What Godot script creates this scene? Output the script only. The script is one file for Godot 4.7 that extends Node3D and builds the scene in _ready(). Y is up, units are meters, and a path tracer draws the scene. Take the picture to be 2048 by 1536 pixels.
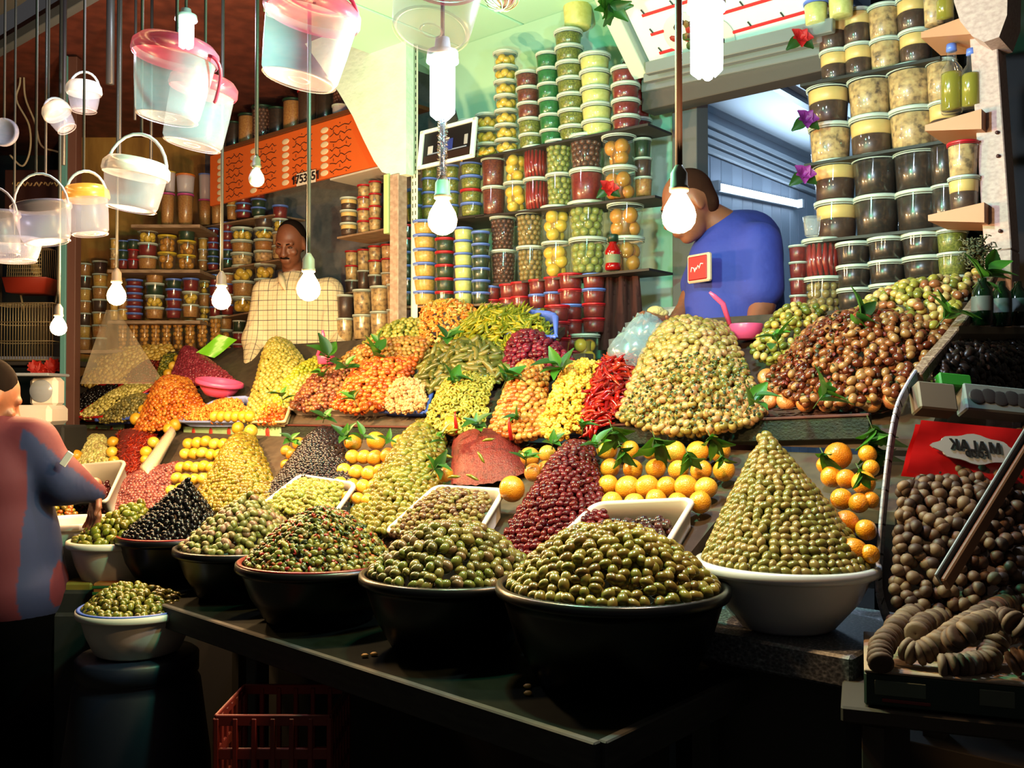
extends Node3D

const F := 1900.0
const EYE := Vector3(0, 1.4, 0)
const PITCH := 0.016842
const UU := Vector3(-0.76, 0, -0.65)
const NN := Vector3(0.65, 0, -0.76)
const C0 := Vector3(0.149, 0, -1.70)
var cb := Basis(Vector3.RIGHT, PITCH)
var rng := RandomNumberGenerator.new()
var counts := {}
var mats := {}
var protos := {}

# ---------- places ----------
func P(px: float, py: float, d: float) -> Vector3:
	return EYE + cb * Vector3((px - 1024.0) / F * d, (768.0 - py) / F * d, -d)
func ray(px: float, py: float) -> Vector3:
	return cb * Vector3((px - 1024.0) / F, (768.0 - py) / F, -1.0)
func W(u: float, n: float, y: float) -> Vector3:
	return C0 + UU * u + NN * n + Vector3(0, y, 0)
func PN(px: float, py: float, n: float) -> Vector3:      # where a sight line meets the upright plane n
	var r := ray(px, py)
	return EYE + r * ((n - NN.dot(EYE - C0)) / NN.dot(r))
func PU(px: float, py: float, u: float) -> Vector3:
	var r := ray(px, py)
	return EYE + r * ((u - UU.dot(EYE - C0)) / UU.dot(r))
func PH(px: float, py: float, y: float) -> Vector3:      # where it meets the level y
	var r := ray(px, py)
	return EYE + r * ((y - EYE.y) / r.y)
func un(p: Vector3) -> Vector2:
	return Vector2(UU.dot(p - C0), NN.dot(p - C0))
func wall_basis() -> Basis:                              # x to the right along the stall, y up, z towards the street
	return Basis(-UU, Vector3.UP, -NN)

# ---------- names and metas ----------
func numbered(called: String) -> String:
	var k: int = counts.get(called, 0)
	counts[called] = k + 1
	return called if k == 0 else "%s_%03d" % [called, k]
func tag(o: Node3D, label: String, category := "", group := "", kind := "") -> Node3D:
	if label: o.set_meta("label", label)
	if category: o.set_meta("category", category)
	if group: o.set_meta("group", group)
	if kind: o.set_meta("kind", kind)
	return o
func thing(called: String, label: String, category: String, at := Vector3.ZERO, group := "") -> Node3D:
	var o := Node3D.new()
	o.name = numbered(called)
	add_child(o)
	o.position = at
	tag(o, label, category, group)
	return o
func put(called: String, st, m: Material, parent: Node3D = null) -> MeshInstance3D:
	var o := MeshInstance3D.new()
	o.mesh = st if st is Mesh else fin(st)
	o.material_override = m
	if parent:
		o.name = called
		parent.add_child(o, true)
	else:
		o.name = numbered(called)
		add_child(o)
	return o
func struct(called: String, st, m: Material, label := "") -> MeshInstance3D:
	var o := put(called, st, m)
	o.set_meta("kind", "structure")
	if label: o.set_meta("label", label)
	return o

# ---------- materials ----------
func mat(key: String, c: Color, rough := 0.6, opt := {}) -> StandardMaterial3D:
	if mats.has(key): return mats[key]
	var m := StandardMaterial3D.new()
	m.resource_name = key
	m.albedo_color = c
	m.roughness = rough
	m.metallic = opt.get("metal", 0.0)
	if opt.has("spec"): m.metallic_specular = opt.spec
	if opt.has("coat"):
		m.clearcoat_enabled = true
		m.clearcoat = opt.coat
		m.clearcoat_roughness = opt.get("coat_rough", 0.08)
	if opt.has("alpha"):
		m.transparency = BaseMaterial3D.TRANSPARENCY_ALPHA
		m.albedo_color.a = opt.alpha
	if opt.has("sss"):
		m.subsurf_scatter_enabled = true
		m.subsurf_scatter_strength = opt.sss
	if opt.has("glow"):
		m.emission_enabled = true
		m.emission = opt.get("glow_color", c)
		m.emission_energy_multiplier = opt.glow
	if opt.has("noise"):                                 # [scale, colour at the dark end, middle, light end]
		var q: Array = opt.noise
		m.albedo_texture = noise_tex(q[1], q[2], q[3], opt.get("freq", 0.02), opt.get("cell", false))
		m.albedo_color = Color(1, 1, 1, m.albedo_color.a)
		m.uv1_triplanar = true
		m.uv1_world_triplanar = opt.get("world", true)
		m.uv1_scale = Vector3.ONE * q[0] if q[0] is float else q[0]
	if opt.has("bump"):
		m.normal_enabled = true
		m.normal_texture = bump_tex(opt.get("bfreq", 0.05))
		m.normal_scale = opt.bump
		if not m.uv1_triplanar:
			m.uv1_triplanar = true
			m.uv1_world_triplanar = opt.get("world", true)
			m.uv1_scale = Vector3.ONE * opt.get("bscale", 4.0)
	if opt.has("vc"):
		m.vertex_color_use_as_albedo = true
	if opt.get("two", false): m.cull_mode = BaseMaterial3D.CULL_DISABLED
	if opt.has("back"):
		m.backlight_enabled = true
		m.backlight = opt.back
	mats[key] = m
	return m
var bumps := {}
func bump_tex(freq: float) -> Texture2D:
	if bumps.has(freq): return bumps[freq]
	var t := NoiseTexture2D.new()
	var n := FastNoiseLite.new()
	n.seed = 7
	n.frequency = freq
	t.noise = n
	t.width = 256
	t.height = 256
	t.seamless = true
	t.as_normal_map = true
	t.bump_strength = 6.0
	bumps[freq] = t
	return t
func noise_tex(a: Color, b: Color, c: Color, freq: float, cell := false) -> Texture2D:
	var t := NoiseTexture2D.new()
	var n := FastNoiseLite.new()
	n.seed = 3 + mats.size()
	n.frequency = freq
	n.noise_type = FastNoiseLite.TYPE_CELLULAR if cell else FastNoiseLite.TYPE_SIMPLEX_SMOOTH
	n.fractal_octaves = 4
	t.noise = n
	t.width = 256
	t.height = 256
	t.seamless = true
	var g := Gradient.new()
	g.set_color(0, a)
	g.set_color(1, c)
	g.add_point(0.5, b)
	t.color_ramp = g
	return t

# ---------- shapes ----------
func tool() -> SurfaceTool:
	var st := SurfaceTool.new()
	st.begin(Mesh.PRIMITIVE_TRIANGLES)
	st.set_smooth_group(0)
	return st
func fin(st: SurfaceTool) -> ArrayMesh:
	st.generate_normals()
	st.index()
	return st.commit()
func tri(st: SurfaceTool, a: Vector3, b: Vector3, c: Vector3) -> void:
	if a.is_equal_approx(b) or b.is_equal_approx(c) or c.is_equal_approx(a): return
	st.add_vertex(a); st.add_vertex(b); st.add_vertex(c)
func quad(st: SurfaceTool, a: Vector3, b: Vector3, c: Vector3, d: Vector3) -> void:
	tri(st, a, b, c); tri(st, a, c, d)
func grid(st: SurfaceTool, rows: Array, closed := false) -> void:     # rows of points, joined into quads
	for i in rows.size() - 1:
		var n: int = rows[i].size()
		for j in (n if closed else n - 1):
			var k := (j + 1) % n
			quad(st, rows[i][j], rows[i][k], rows[i + 1][k], rows[i + 1][j])
# a lathed profile of (radius, height), listed from the top outside downwards
func lathe(st: SurfaceTool, prof: Array, seg := 24, xf := Transform3D()) -> void:
	var rows := []
	for p in prof:
		var r := PackedVector3Array()
		for j in seg:
			var a := TAU * j / seg
			r.append(xf * Vector3(cos(a) * p.x, p.y, sin(a) * p.x))
		rows.append(r)
	grid(st, rows, true)
# the same with an outline other than a circle: outline(a) gives the unit ring
func loft(st: SurfaceTool, rings: Array, cap_top := false, cap_bottom := false) -> void:
	grid(st, rings, true)
	if cap_top: fan(st, rings[0], true)
	if cap_bottom: fan(st, rings[rings.size() - 1], false)
func fan(st: SurfaceTool, ring, up := true) -> void:
	var c := Vector3.ZERO
	for p in ring: c += p
	c /= ring.size()
	for j in ring.size():
		var a: Vector3 = ring[j]
		var b: Vector3 = ring[(j + 1) % ring.size()]
		if up: tri(st, c, b, a)
		else: tri(st, c, a, b)
func round_rect(hx: float, hz: float, r: float, y: float, each := 4) -> PackedVector3Array:
	var out := PackedVector3Array()
	for q in 4:
		var cx := (hx - r) * (1 if q == 0 or q == 3 else -1)
		var cz := (hz - r) * (1 if q < 2 else -1)
		for k in each + 1:
			var a := PI / 2 * (q + float(k) / each)
			out.append(Vector3(cx + cos(a) * r, y, cz + sin(a) * r))
	return out
func box(st: SurfaceTool, xf: Transform3D, s: Vector3, bev := 0.003) -> void:
	var h := s / 2
	var b: float = min(bev, min(h.x, min(h.y, h.z)) * 0.6)
	st.set_smooth_group(-1)
	var ax := [Vector3(h.x, 0, 0), Vector3(0, h.y, 0), Vector3(0, 0, h.z)]
	for i in 3:
		for s1 in [-1.0, 1.0]:
			var n: Vector3 = ax[i] * s1
			var j := (i + 1) % 3
			var k := (i + 2) % 3
			var p: Vector3 = ax[j] * (1 - b / h[j])
			var q: Vector3 = ax[k] * (1 - b / h[k]) * s1
			quad(st, xf * (n - p - q), xf * (n - p + q), xf * (n + p + q), xf * (n + p - q))
			# chamfer strips, half of them from each axis pair
			for s2 in [-1.0, 1.0]:
				var e: Vector3 = ax[j] * s2
				var n2: Vector3 = ax[i] * (1 - b / h[i]) * s1
				var p2: Vector3 = ax[j] * (1 - b / h[j]) * s2
				var kk: Vector3 = ax[k] * (1 - b / h[k]) * s1 * s2
				quad(st, xf * (n + p2 - kk), xf * (n + p2 + kk), xf * (n2 + e + kk), xf * (n2 + e - kk))
	for sx in [-1.0, 1.0]:
		for sy in [-1.0, 1.0]:
			for sz in [-1.0, 1.0]:
				var g := Vector3(sx, sy, sz)
				var i2 := h - Vector3.ONE * b
				var a3 := xf * (g * Vector3(h.x, i2.y, i2.z))
				var b3 := xf * (g * Vector3(i2.x, h.y, i2.z))
				var c3 := xf * (g * Vector3(i2.x, i2.y, h.z))
				if sx * sy * sz > 0: tri(st, a3, c3, b3)
				else: tri(st, a3, b3, c3)
	st.set_smooth_group(0)
func beam(st: SurfaceTool, a: Vector3, b: Vector3, w: float, h: float, up := Vector3.UP) -> void:     # a squared bar from a to b
	var z := (b - a).normalized()
	var x := up.cross(z).normalized()
	if x.length() < 0.1: x = Vector3.RIGHT
	var y := z.cross(x)
	box(st, Transform3D(Basis(x, y, z), (a + b) / 2), Vector3(w, h, a.distance_to(b)))
func tube(st: SurfaceTool, pts: Array, r, seg := 8, caps := true) -> void:
	var rows := []
	var t0: Vector3 = (pts[1] - pts[0]).normalized()
	var x := t0.cross(Vector3.UP)
	if x.length() < 0.1: x = t0.cross(Vector3.RIGHT)
	x = x.normalized()
	for i in pts.size():
		var t: Vector3 = (pts[min(i + 1, pts.size() - 1)] - pts[max(i - 1, 0)]).normalized()
		x = (x - t * x.dot(t)).normalized()
		var y := t.cross(x)
		var rr: float = r[i] if r is Array or r is PackedFloat32Array else r
		var row := PackedVector3Array()
		for j in seg:
			var a := TAU * j / seg
			row.append(pts[i] + (x * cos(a) - y * sin(a)) * rr)
		rows.append(row)
	grid(st, rows, true)
	if caps:
		fan(st, rows[0], true)
		fan(st, rows[rows.size() - 1], false)
func curve(pts: Array, steps := 6) -> Array:              # a smooth line through the points
	var out := []
	for i in pts.size() - 1:
		var a = pts[max(i - 1, 0)]
		var b = pts[i]
		var c = pts[i + 1]
		var d = pts[min(i + 2, pts.size() - 1)]
		for k in steps:
			var t := float(k) / steps
			out.append(0.5 * (2.0 * b + (c - a) * t + (2.0 * a - 5.0 * b + 4.0 * c - d) * t * t + (3.0 * b - a - 3.0 * c + d) * t * t * t))
	out.append(pts[pts.size() - 1])
	return out
func ball(st: SurfaceTool, c: Vector3, r, seg := 10, rings := 7, basis := Basis()) -> void:
	var rr: Vector3 = r if r is Vector3 else Vector3.ONE * r
	var rows := []
	for i in rings + 1:
		var a := PI * i / rings
		var row := PackedVector3Array()
		for j in seg:
			var b := TAU * j / seg
			row.append(c + basis * (Vector3(sin(a) * cos(b), cos(a), sin(a) * sin(b)) * rr))
		rows.append(row)
	grid(st, rows, true)
func prism(st: SurfaceTool, pts: PackedVector2Array, xf: Transform3D, depth: float) -> void:     # an outline in x, y, pushed back along z; front at 0
	var ids := Geometry2D.triangulate_polygon(pts)
	st.set_smooth_group(-1)
	var cw := Geometry2D.is_polygon_clockwise(pts)
	for i in range(0, ids.size(), 3):
		var a := pts[ids[i]]
		var b := pts[ids[i + 1]]
		var c := pts[ids[i + 2]]
		if (b - a).cross(c - a) > 0:
			var t := b
			b = c
			c = t
		tri(st, xf * Vector3(a.x, a.y, 0), xf * Vector3(b.x, b.y, 0), xf * Vector3(c.x, c.y, 0))
		tri(st, xf * Vector3(a.x, a.y, -depth), xf * Vector3(c.x, c.y, -depth), xf * Vector3(b.x, b.y, -depth))
	for i in pts.size():
		var a := pts[i]
		var b := pts[(i + 1) % pts.size()]
		if (pts[0] == a and false) or cw:
			var t := a
			a = b
			b = t
		quad(st, xf * Vector3(b.x, b.y, 0), xf * Vector3(a.x, a.y, 0), xf * Vector3(a.x, a.y, -depth), xf * Vector3(b.x, b.y, -depth))
	st.set_smooth_group(0)
func slab(st: SurfaceTool, a: Vector3, b: Vector3, c: Vector3, d: Vector3, th: Vector3) -> void:  # a plate with the corners a b c d, thickened by th
	st.set_smooth_group(-1)
	quad(st, a, b, c, d)
	quad(st, d + th, c + th, b + th, a + th)
	for e in [[a, b], [b, c], [c, d], [d, a]]:
		quad(st, e[1], e[0], e[0] + th, e[1] + th)
	st.set_smooth_group(0)

# ---------- piles ----------
func egg_mesh(key: String, r: Vector3, seg := 10, rings := 7) -> Mesh:
	if not protos.has(key):
		var st := tool()
		ball(st, Vector3.ZERO, r, seg, rings)
		protos[key] = fin(st)
	return protos[key]
# cone, heap: surface points as [position, normal] in rows; theta from t0 to t1 round the apex
func cone_pts(a: Vector3, c: Vector3, ex: Vector3, ez: Vector3, s: float, t0: float, t1: float, dome := 0.0, jit := 0.15) -> Array:
	var out := []
	var slant := a.distance_to(c + ez)
	var rows := int(slant / (s * 0.87))
	for i in rows + 1:
		var t0a := (float(i) + 0.35) / (rows + 0.35)
		var t := t0a
		var arc := func(th: float) -> Vector3:
			return a.lerp(c + ex * cos(th) + ez * sin(th), t0a) + Vector3.UP * dome * sin(PI * t0a)
		var len := 0.0
		for k in 12:
			len += arc.call(lerpf(t0, t1, k / 12.0)).distance_to(arc.call(lerpf(t0, t1, (k + 1) / 12.0)))
		var m := int(max(1, round(len / s)))
		for j in m:
			var th := lerpf(t0, t1, (j + (0.5 if i % 2 else 0.0) + rng.randf_range(-jit, jit)) / m)
			t = clamp(t0a + rng.randf_range(-jit, jit) * (0.9 if jit > 0.3 else 0.3) / rows, 0.0, 1.0)
			var p: Vector3 = a.lerp(c + ex * cos(th) + ez * sin(th), t) + Vector3.UP * dome * sin(PI * t)
			var e := 0.02
			var tan1: Vector3 = a.lerp(c + ex * cos(th + e) + ez * sin(th + e), t) + Vector3.UP * dome * sin(PI * t) - p
			var t2 := t + 0.02
			var q: Vector3 = a.lerp(c + ex * cos(th) + ez * sin(th), t2) + Vector3.UP * dome * sin(PI * t2)
			var nrm := tan1.cross(q - p).normalized()
			if nrm.y < 0: nrm = -nrm
			if nrm.length() < 0.5: nrm = Vector3.UP
			out.append([p + nrm * rng.randf_range(-jit, jit) * s * 0.5, nrm])
	return out
func bed_pts(tl: Vector3, tr: Vector3, br: Vector3, bl: Vector3, s: float, bulge := 0.02, jit := 0.3) -> Array:
	var out := []
	var rows := int(max(2, ((tl.distance_to(bl) + tr.distance_to(br)) / 2) / (s * 0.87)))
	var nrm := (tr - tl + br - bl).cross(bl - tl + br - tr).normalized()
	if nrm.y < 0: nrm = -nrm
	for i in rows + 1:
		var v := float(i) / rows
		var l := tl.lerp(bl, v)
		var r := tr.lerp(br, v)
		var m := int(max(2, l.distance_to(r) / s))
		for j in m + 1:
			var x: float = clamp((j + (0.5 if i % 2 else 0.0) + rng.randf_range(-jit, jit)) / (m + 0.5), 0, 1)
			var vv: float = clamp(v + rng.randf_range(-jit, jit) / rows * 0.8, 0, 1)
			var b2 := swell(x, vv)
			var dn := ((bl + br) / 2 - (tl + tr) / 2).normalized()
			var p := tl.lerp(bl, vv).lerp(tr.lerp(br, vv), x) + (nrm * b2.x + dn * b2.y) * bulge
			var nr := (nrm + (tr - tl + br - bl).normalized() * (x - 0.5) * 1.1 + dn * (vv - 0.4) * 0.7).normalized() if bulge > 0.03 else nrm
			out.append([p + nrm * rng.randf_range(-jit, jit) * s * 0.6, nr])
	return out
func swell(x: float, v: float) -> Vector2:                 # how far a heap stands out from its board, and how far its foot runs down it
	var a := 4.0 * x * (1.0 - x)
	return Vector2(a * sin(PI * pow(min(v, 1.0), 0.8)) * 0.75 + a * v * (1.0 - v) + 0.5 * v * (1.0 - v), a * v * v * 0.8)
# sets the pieces out: the nearest "most" as things of their own, all the rest and a layer underneath as one heap
# o: called, label, group, category, mesh (or meshes), mats (one per single), cols (the same tones for the heap), size, lie
func pile(pts: Array, o: Dictionary) -> void:
	var s: float = o.s
	var most: int = o.get("most", 300)
	var order := []
	for i in pts.size():
		var to_eye: Vector3 = (EYE - pts[i][0])
		var facing: float = pts[i][1].dot(to_eye.normalized())
		order.append([to_eye.length() + (0.0 if facing > -0.05 else 50.0), i])
	order.sort()
	var meshes: Array = o.meshes
	var mm_x := []
	for k in order.size():
		var p: Array = pts[order[k][1]]
		var nrm: Vector3 = p[1]
		var b := Basis(Quaternion(Vector3.UP, nrm)) * Basis(Vector3.UP, rng.randf() * TAU)
		if o.get("wild", 0.0) > 0: b = b * Basis(Vector3(rng.randf_range(-1, 1), 0, rng.randf_range(-1, 1)).normalized(), rng.randf() * float(o.wild))
		var k2: float = rng.randf_range(1.0 - o.get("vary", 0.1), 1.0 + o.get("vary", 0.1))
		var tone := rng.randi() % int(o.mats.size())
		if o.has("two_tone") and tone == 0 and rng.randf() > float(o.two_tone): tone = 1
		var xf := Transform3D(b.scaled_local(Vector3.ONE * k2), p[0])
		if k < most and order[k][0] < 40:
			var mi := MeshInstance3D.new()
			mi.mesh = meshes[rng.randi() % meshes.size()]
			mi.material_override = o.mats[tone]
			mi.transform = xf
			mi.name = numbered(o.called)
			add_child(mi)
			tag(mi, o.label, o.category, o.group)
		else:
			mm_x.append([xf, o.mats[tone].albedo_color])
	var under: float = o.get("under", 0.8)
	if under > 0:
		for p in pts:
			var b := Basis(Quaternion(Vector3.UP, p[1])) * Basis(Vector3.UP, rng.randf() * TAU)
			mm_x.append([Transform3D(b, p[0] - p[1] * s * under + Vector3(rng.randf_range(-1, 1), 0, rng.randf_range(-1, 1)) * s * 0.4), o.mats[rng.randi() % int(o.mats.size())].albedo_color])
	var mm := MultiMesh.new()
	mm.transform_format = MultiMesh.TRANSFORM_3D
	mm.use_colors = true
	mm.instance_count = mm_x.size()
	mm.mesh = meshes[0]
	for i in mm_x.size():
		mm.set_instance_transform(i, mm_x[i][0])
		var c: Color = mm_x[i][1]
		mm.set_instance_color(i, c.srgb_to_linear())
	var mi2 := MultiMeshInstance3D.new()
	mi2.multimesh = mm
	mi2.material_override = mat("heap_skin_%s" % o.get("skin", "wet"), Color.WHITE, o.get("rough", 0.28), {"vc": true})
	mi2.name = numbered(o.called + "_heap")
	add_child(mi2)
	tag(mi2, o.heap, o.category, "", "stuff")
# tones of one colour for the singles
func tones(key: String, cols: Array, rough := 0.28, opt := {}) -> Array:
	var out := []
	for i in cols.size(): out.append(mat("%s_%d" % [key, i], cols[i], rough, opt))
	return out

# ---------- light ----------
var bulb_power := 1.0
func bulb(px: float, py: float, d: float, top_py: float, label: String, power: float, size := 0.036, garland := false) -> void:
	var p := P(px, py, d)
	var t := thing("light_bulb", label, "bulb", p, "")
	var st := tool()
	var s := size
	lathe(st, [Vector2(0.36 * s, 1.55 * s), Vector2(0.42 * s, 1.3 * s), Vector2(0.62 * s, 0.95 * s), Vector2(0.88 * s, 0.5 * s), Vector2(s, 0.02 * s), Vector2(0.93 * s, -0.42 * s), Vector2(0.7 * s, -0.76 * s), Vector2(0.36 * s, -0.96 * s), Vector2(0.001, -1.03 * s)], 24)
	put("glass_bulb", st, mat("bulb_glow", Color(1, 0.86, 0.62), 0.4, {"glow": 14.0}) if power > 0 else mat("opal_glass", Color(0.93, 0.93, 0.9), 0.15, {"coat": 0.8}), t)
	var so := tool()
	lathe(so, [Vector2(0.001, 3.0 * s), Vector2(0.2 * s, 3.0 * s), Vector2(0.26 * s, 2.9 * s), Vector2(0.5 * s, 2.5 * s), Vector2(0.52 * s, 1.75 * s), Vector2(0.58 * s, 1.7 * s), Vector2(0.58 * s, 1.45 * s), Vector2(0.5 * s, 1.4 * s), Vector2(0.4 * s, 1.45 * s)], 16)
	put("socket", so, mat("socket", Color(0.42, 0.36, 0.3), 0.5), t)
	var top := Vector3(p.x, 3.39 if un(p).y < 0.68 or un(p).x < 2.4 else 3.29, p.z)
	if garland: top.y = P(px, top_py, d).y
	var c := tool()
	tube(c, [Vector3(0, 2.9 * s, 0), Vector3(0, (top.y - p.y) * 0.5, 0), Vector3(0, top.y - p.y, 0)], (0.0075 if px > 1200 else 0.006) if not garland else 0.004, 8)
	put("cord", c, mat("cord_%s" % ("brown" if px > 1200 else "green"), Color(0.24, 0.13, 0.1) if px > 1200 else Color(0.15, 0.155, 0.14), 0.5), t)
	if power > 0:
		var l := OmniLight3D.new()
		l.name = "lamp_light"
		l.light_color = Color(1.0, 0.80, 0.55)
		l.light_energy = power * bulb_power
		l.light_size = s
		l.omni_range = 12.0
		l.omni_attenuation = 2.0
		l.shadow_enabled = true
		t.add_child(l)
func cfl(px: float, py: float, d: float, top_py: float, label: String, power: float, col: Color, r := 0.034, h := 0.13) -> void:
	var p := P(px, py, d)
	var t := thing("fluorescent_bulb", label, "bulb", p)
	var st := tool()
	for k in 4:                                            # four folded glass tubes
		var a := TAU * k / 4 + 0.4
		var o := Vector3(cos(a), 0, sin(a)) * r * 0.6
		tube(st, [o + Vector3(0, h / 2, 0), o - Vector3(0, h * 0.2, 0), o - Vector3(0, h * 0.45, 0), o * 0.5 - Vector3(0, h * 0.5, 0)], r * 0.36, 10)
	put("glass_tubes", st, mat("cfl_glow", Color(0.9, 0.97, 1.0), 0.4, {"glow": 14.0}), t)
	var so := tool()
	lathe(so, [Vector2(0.001, h * 0.95), Vector2(r * 0.5, h * 0.95), Vector2(r * 0.6, h * 0.75), Vector2(r * 1.1, h * 0.7), Vector2(r * 1.15, h * 0.5), Vector2(0.001, h * 0.47)], 20)
	put("lamp_base", so, mat("cfl_base", Color(0.85, 0.85, 0.88), 0.4), t)
	var top := Vector3(p.x, 3.39 if un(p).y < 0.68 or un(p).x < 2.4 else 3.29, p.z)
	if top.y - p.y > h:
		var c := tool()
		tube(c, [Vector3(0, h * 0.9, 0), Vector3(0, (top.y - p.y) * 0.6, 0), Vector3(0, top.y - p.y, 0)], 0.005, 8)
		put("cord", c, mat("cord_green", Color(0.15, 0.155, 0.14), 0.5), t)
	var l := OmniLight3D.new()
	l.name = "lamp_light"
	l.light_color = col
	l.light_energy = power * bulb_power
	l.light_size = r
	l.omni_range = 12.0
	l.omni_attenuation = 2.0
	l.shadow_enabled = true
	t.add_child(l)

func _ready() -> void:
	rng.seed = 20240611
	var cam := Camera3D.new()
	cam.name = "camera"
	cam.position = EYE
	cam.basis = cb
	cam.fov = rad_to_deg(2.0 * atan(768.0 / F))
	cam.near = 0.05
	cam.far = 60.0
	add_child(cam)
	cam.current = true
	var we := WorldEnvironment.new()
	we.name = "night"
	var e := Environment.new()
	e.background_mode = Environment.BG_COLOR
	e.background_color = Color(0.19, 0.185, 0.185)
	e.tonemap_mode = Environment.TONE_MAPPER_LINEAR
	e.tonemap_exposure = 1.4
	e.sdfgi_enabled = true
	e.ssao_enabled = true
	e.ssil_enabled = true
	we.environment = e
	add_child(we)
	bulb_power = 0.55
	lamps()
	setting()
	front()
	lower_tier()
	upper_tier()
	shelves()
	hanging()
	people()
	right_side()
	left_side()

func lamps() -> void:
	bulb(1358, 432, 1.95, -60, "glowing bulb on the long rusty-brown pipe in front of the man in blue", 1.0, 0.035)
	bulb(885, 440, 2.3, 225, "glowing bulb under the glittering tinsel cord before the small tubs", 1.3, 0.036, true)
	bulb(617, 578, 2.8, 150, "glowing bulb hanging in front of the man in the checked shirt", 1.6, 0.035)
	bulb(443, 600, 3.4, -60, "glowing bulb to the left of the man in the checked shirt", 2.2, 0.034)
	bulb(233, 592, 3.6, 30, "glowing bulb just right of the tall blue-green post", 2.3, 0.035)
	bulb(117, 655, 3.5, 430, "glowing bulb in front of the wire bird cage", 0.8, 0.029)
	bulb(513, 358, 2.9, -60, "unlit white bulb hanging before the orange signboard", 0.0, 0.024)
	cfl(885, 178, 2.3, -60, "cold white fluorescent bulb above the tinsel cord", 2.7, Color(0.42, 1.0, 0.78))
	cfl(1413, 84, 2.25, -60, "cold white fluorescent bulb below the price board", 1.5, Color(0.8, 0.9, 1.0), 0.04, 0.15)
	cfl(372, 66, 3.0, -60, "cold white fluorescent bulb behind the pink bucket lids", 0.9, Color(0.95, 0.9, 1.0), 0.03, 0.08)
	var g := tool()
	var a := P(885, 222, 2.3)
	var b := P(885, 372, 2.3)
	for k in 700:                                            # tinsel: short bright strands round the cord
		var t := rng.randf()
		var c := a.lerp(b, t)
		var dir := Vector3(rng.randf_range(-1, 1), rng.randf_range(-0.6, 0.6), rng.randf_range(-1, 1)).normalized()
		var w := dir.cross(Vector3.UP).normalized() * 0.0012
		var r := 0.014
		quad(g, c - w, c + w, c + dir * r + w, c + dir * r - w)
	tube(g, [a, a.lerp(b, 0.5), b], 0.006, 8)
	tag(put("tinsel_garland", g, mat("tinsel", Color(0.78, 0.8, 0.85), 0.25, {"metal": 0.9})), "silver tinsel wound round the cord above the brightest bulb", "garland")

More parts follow.
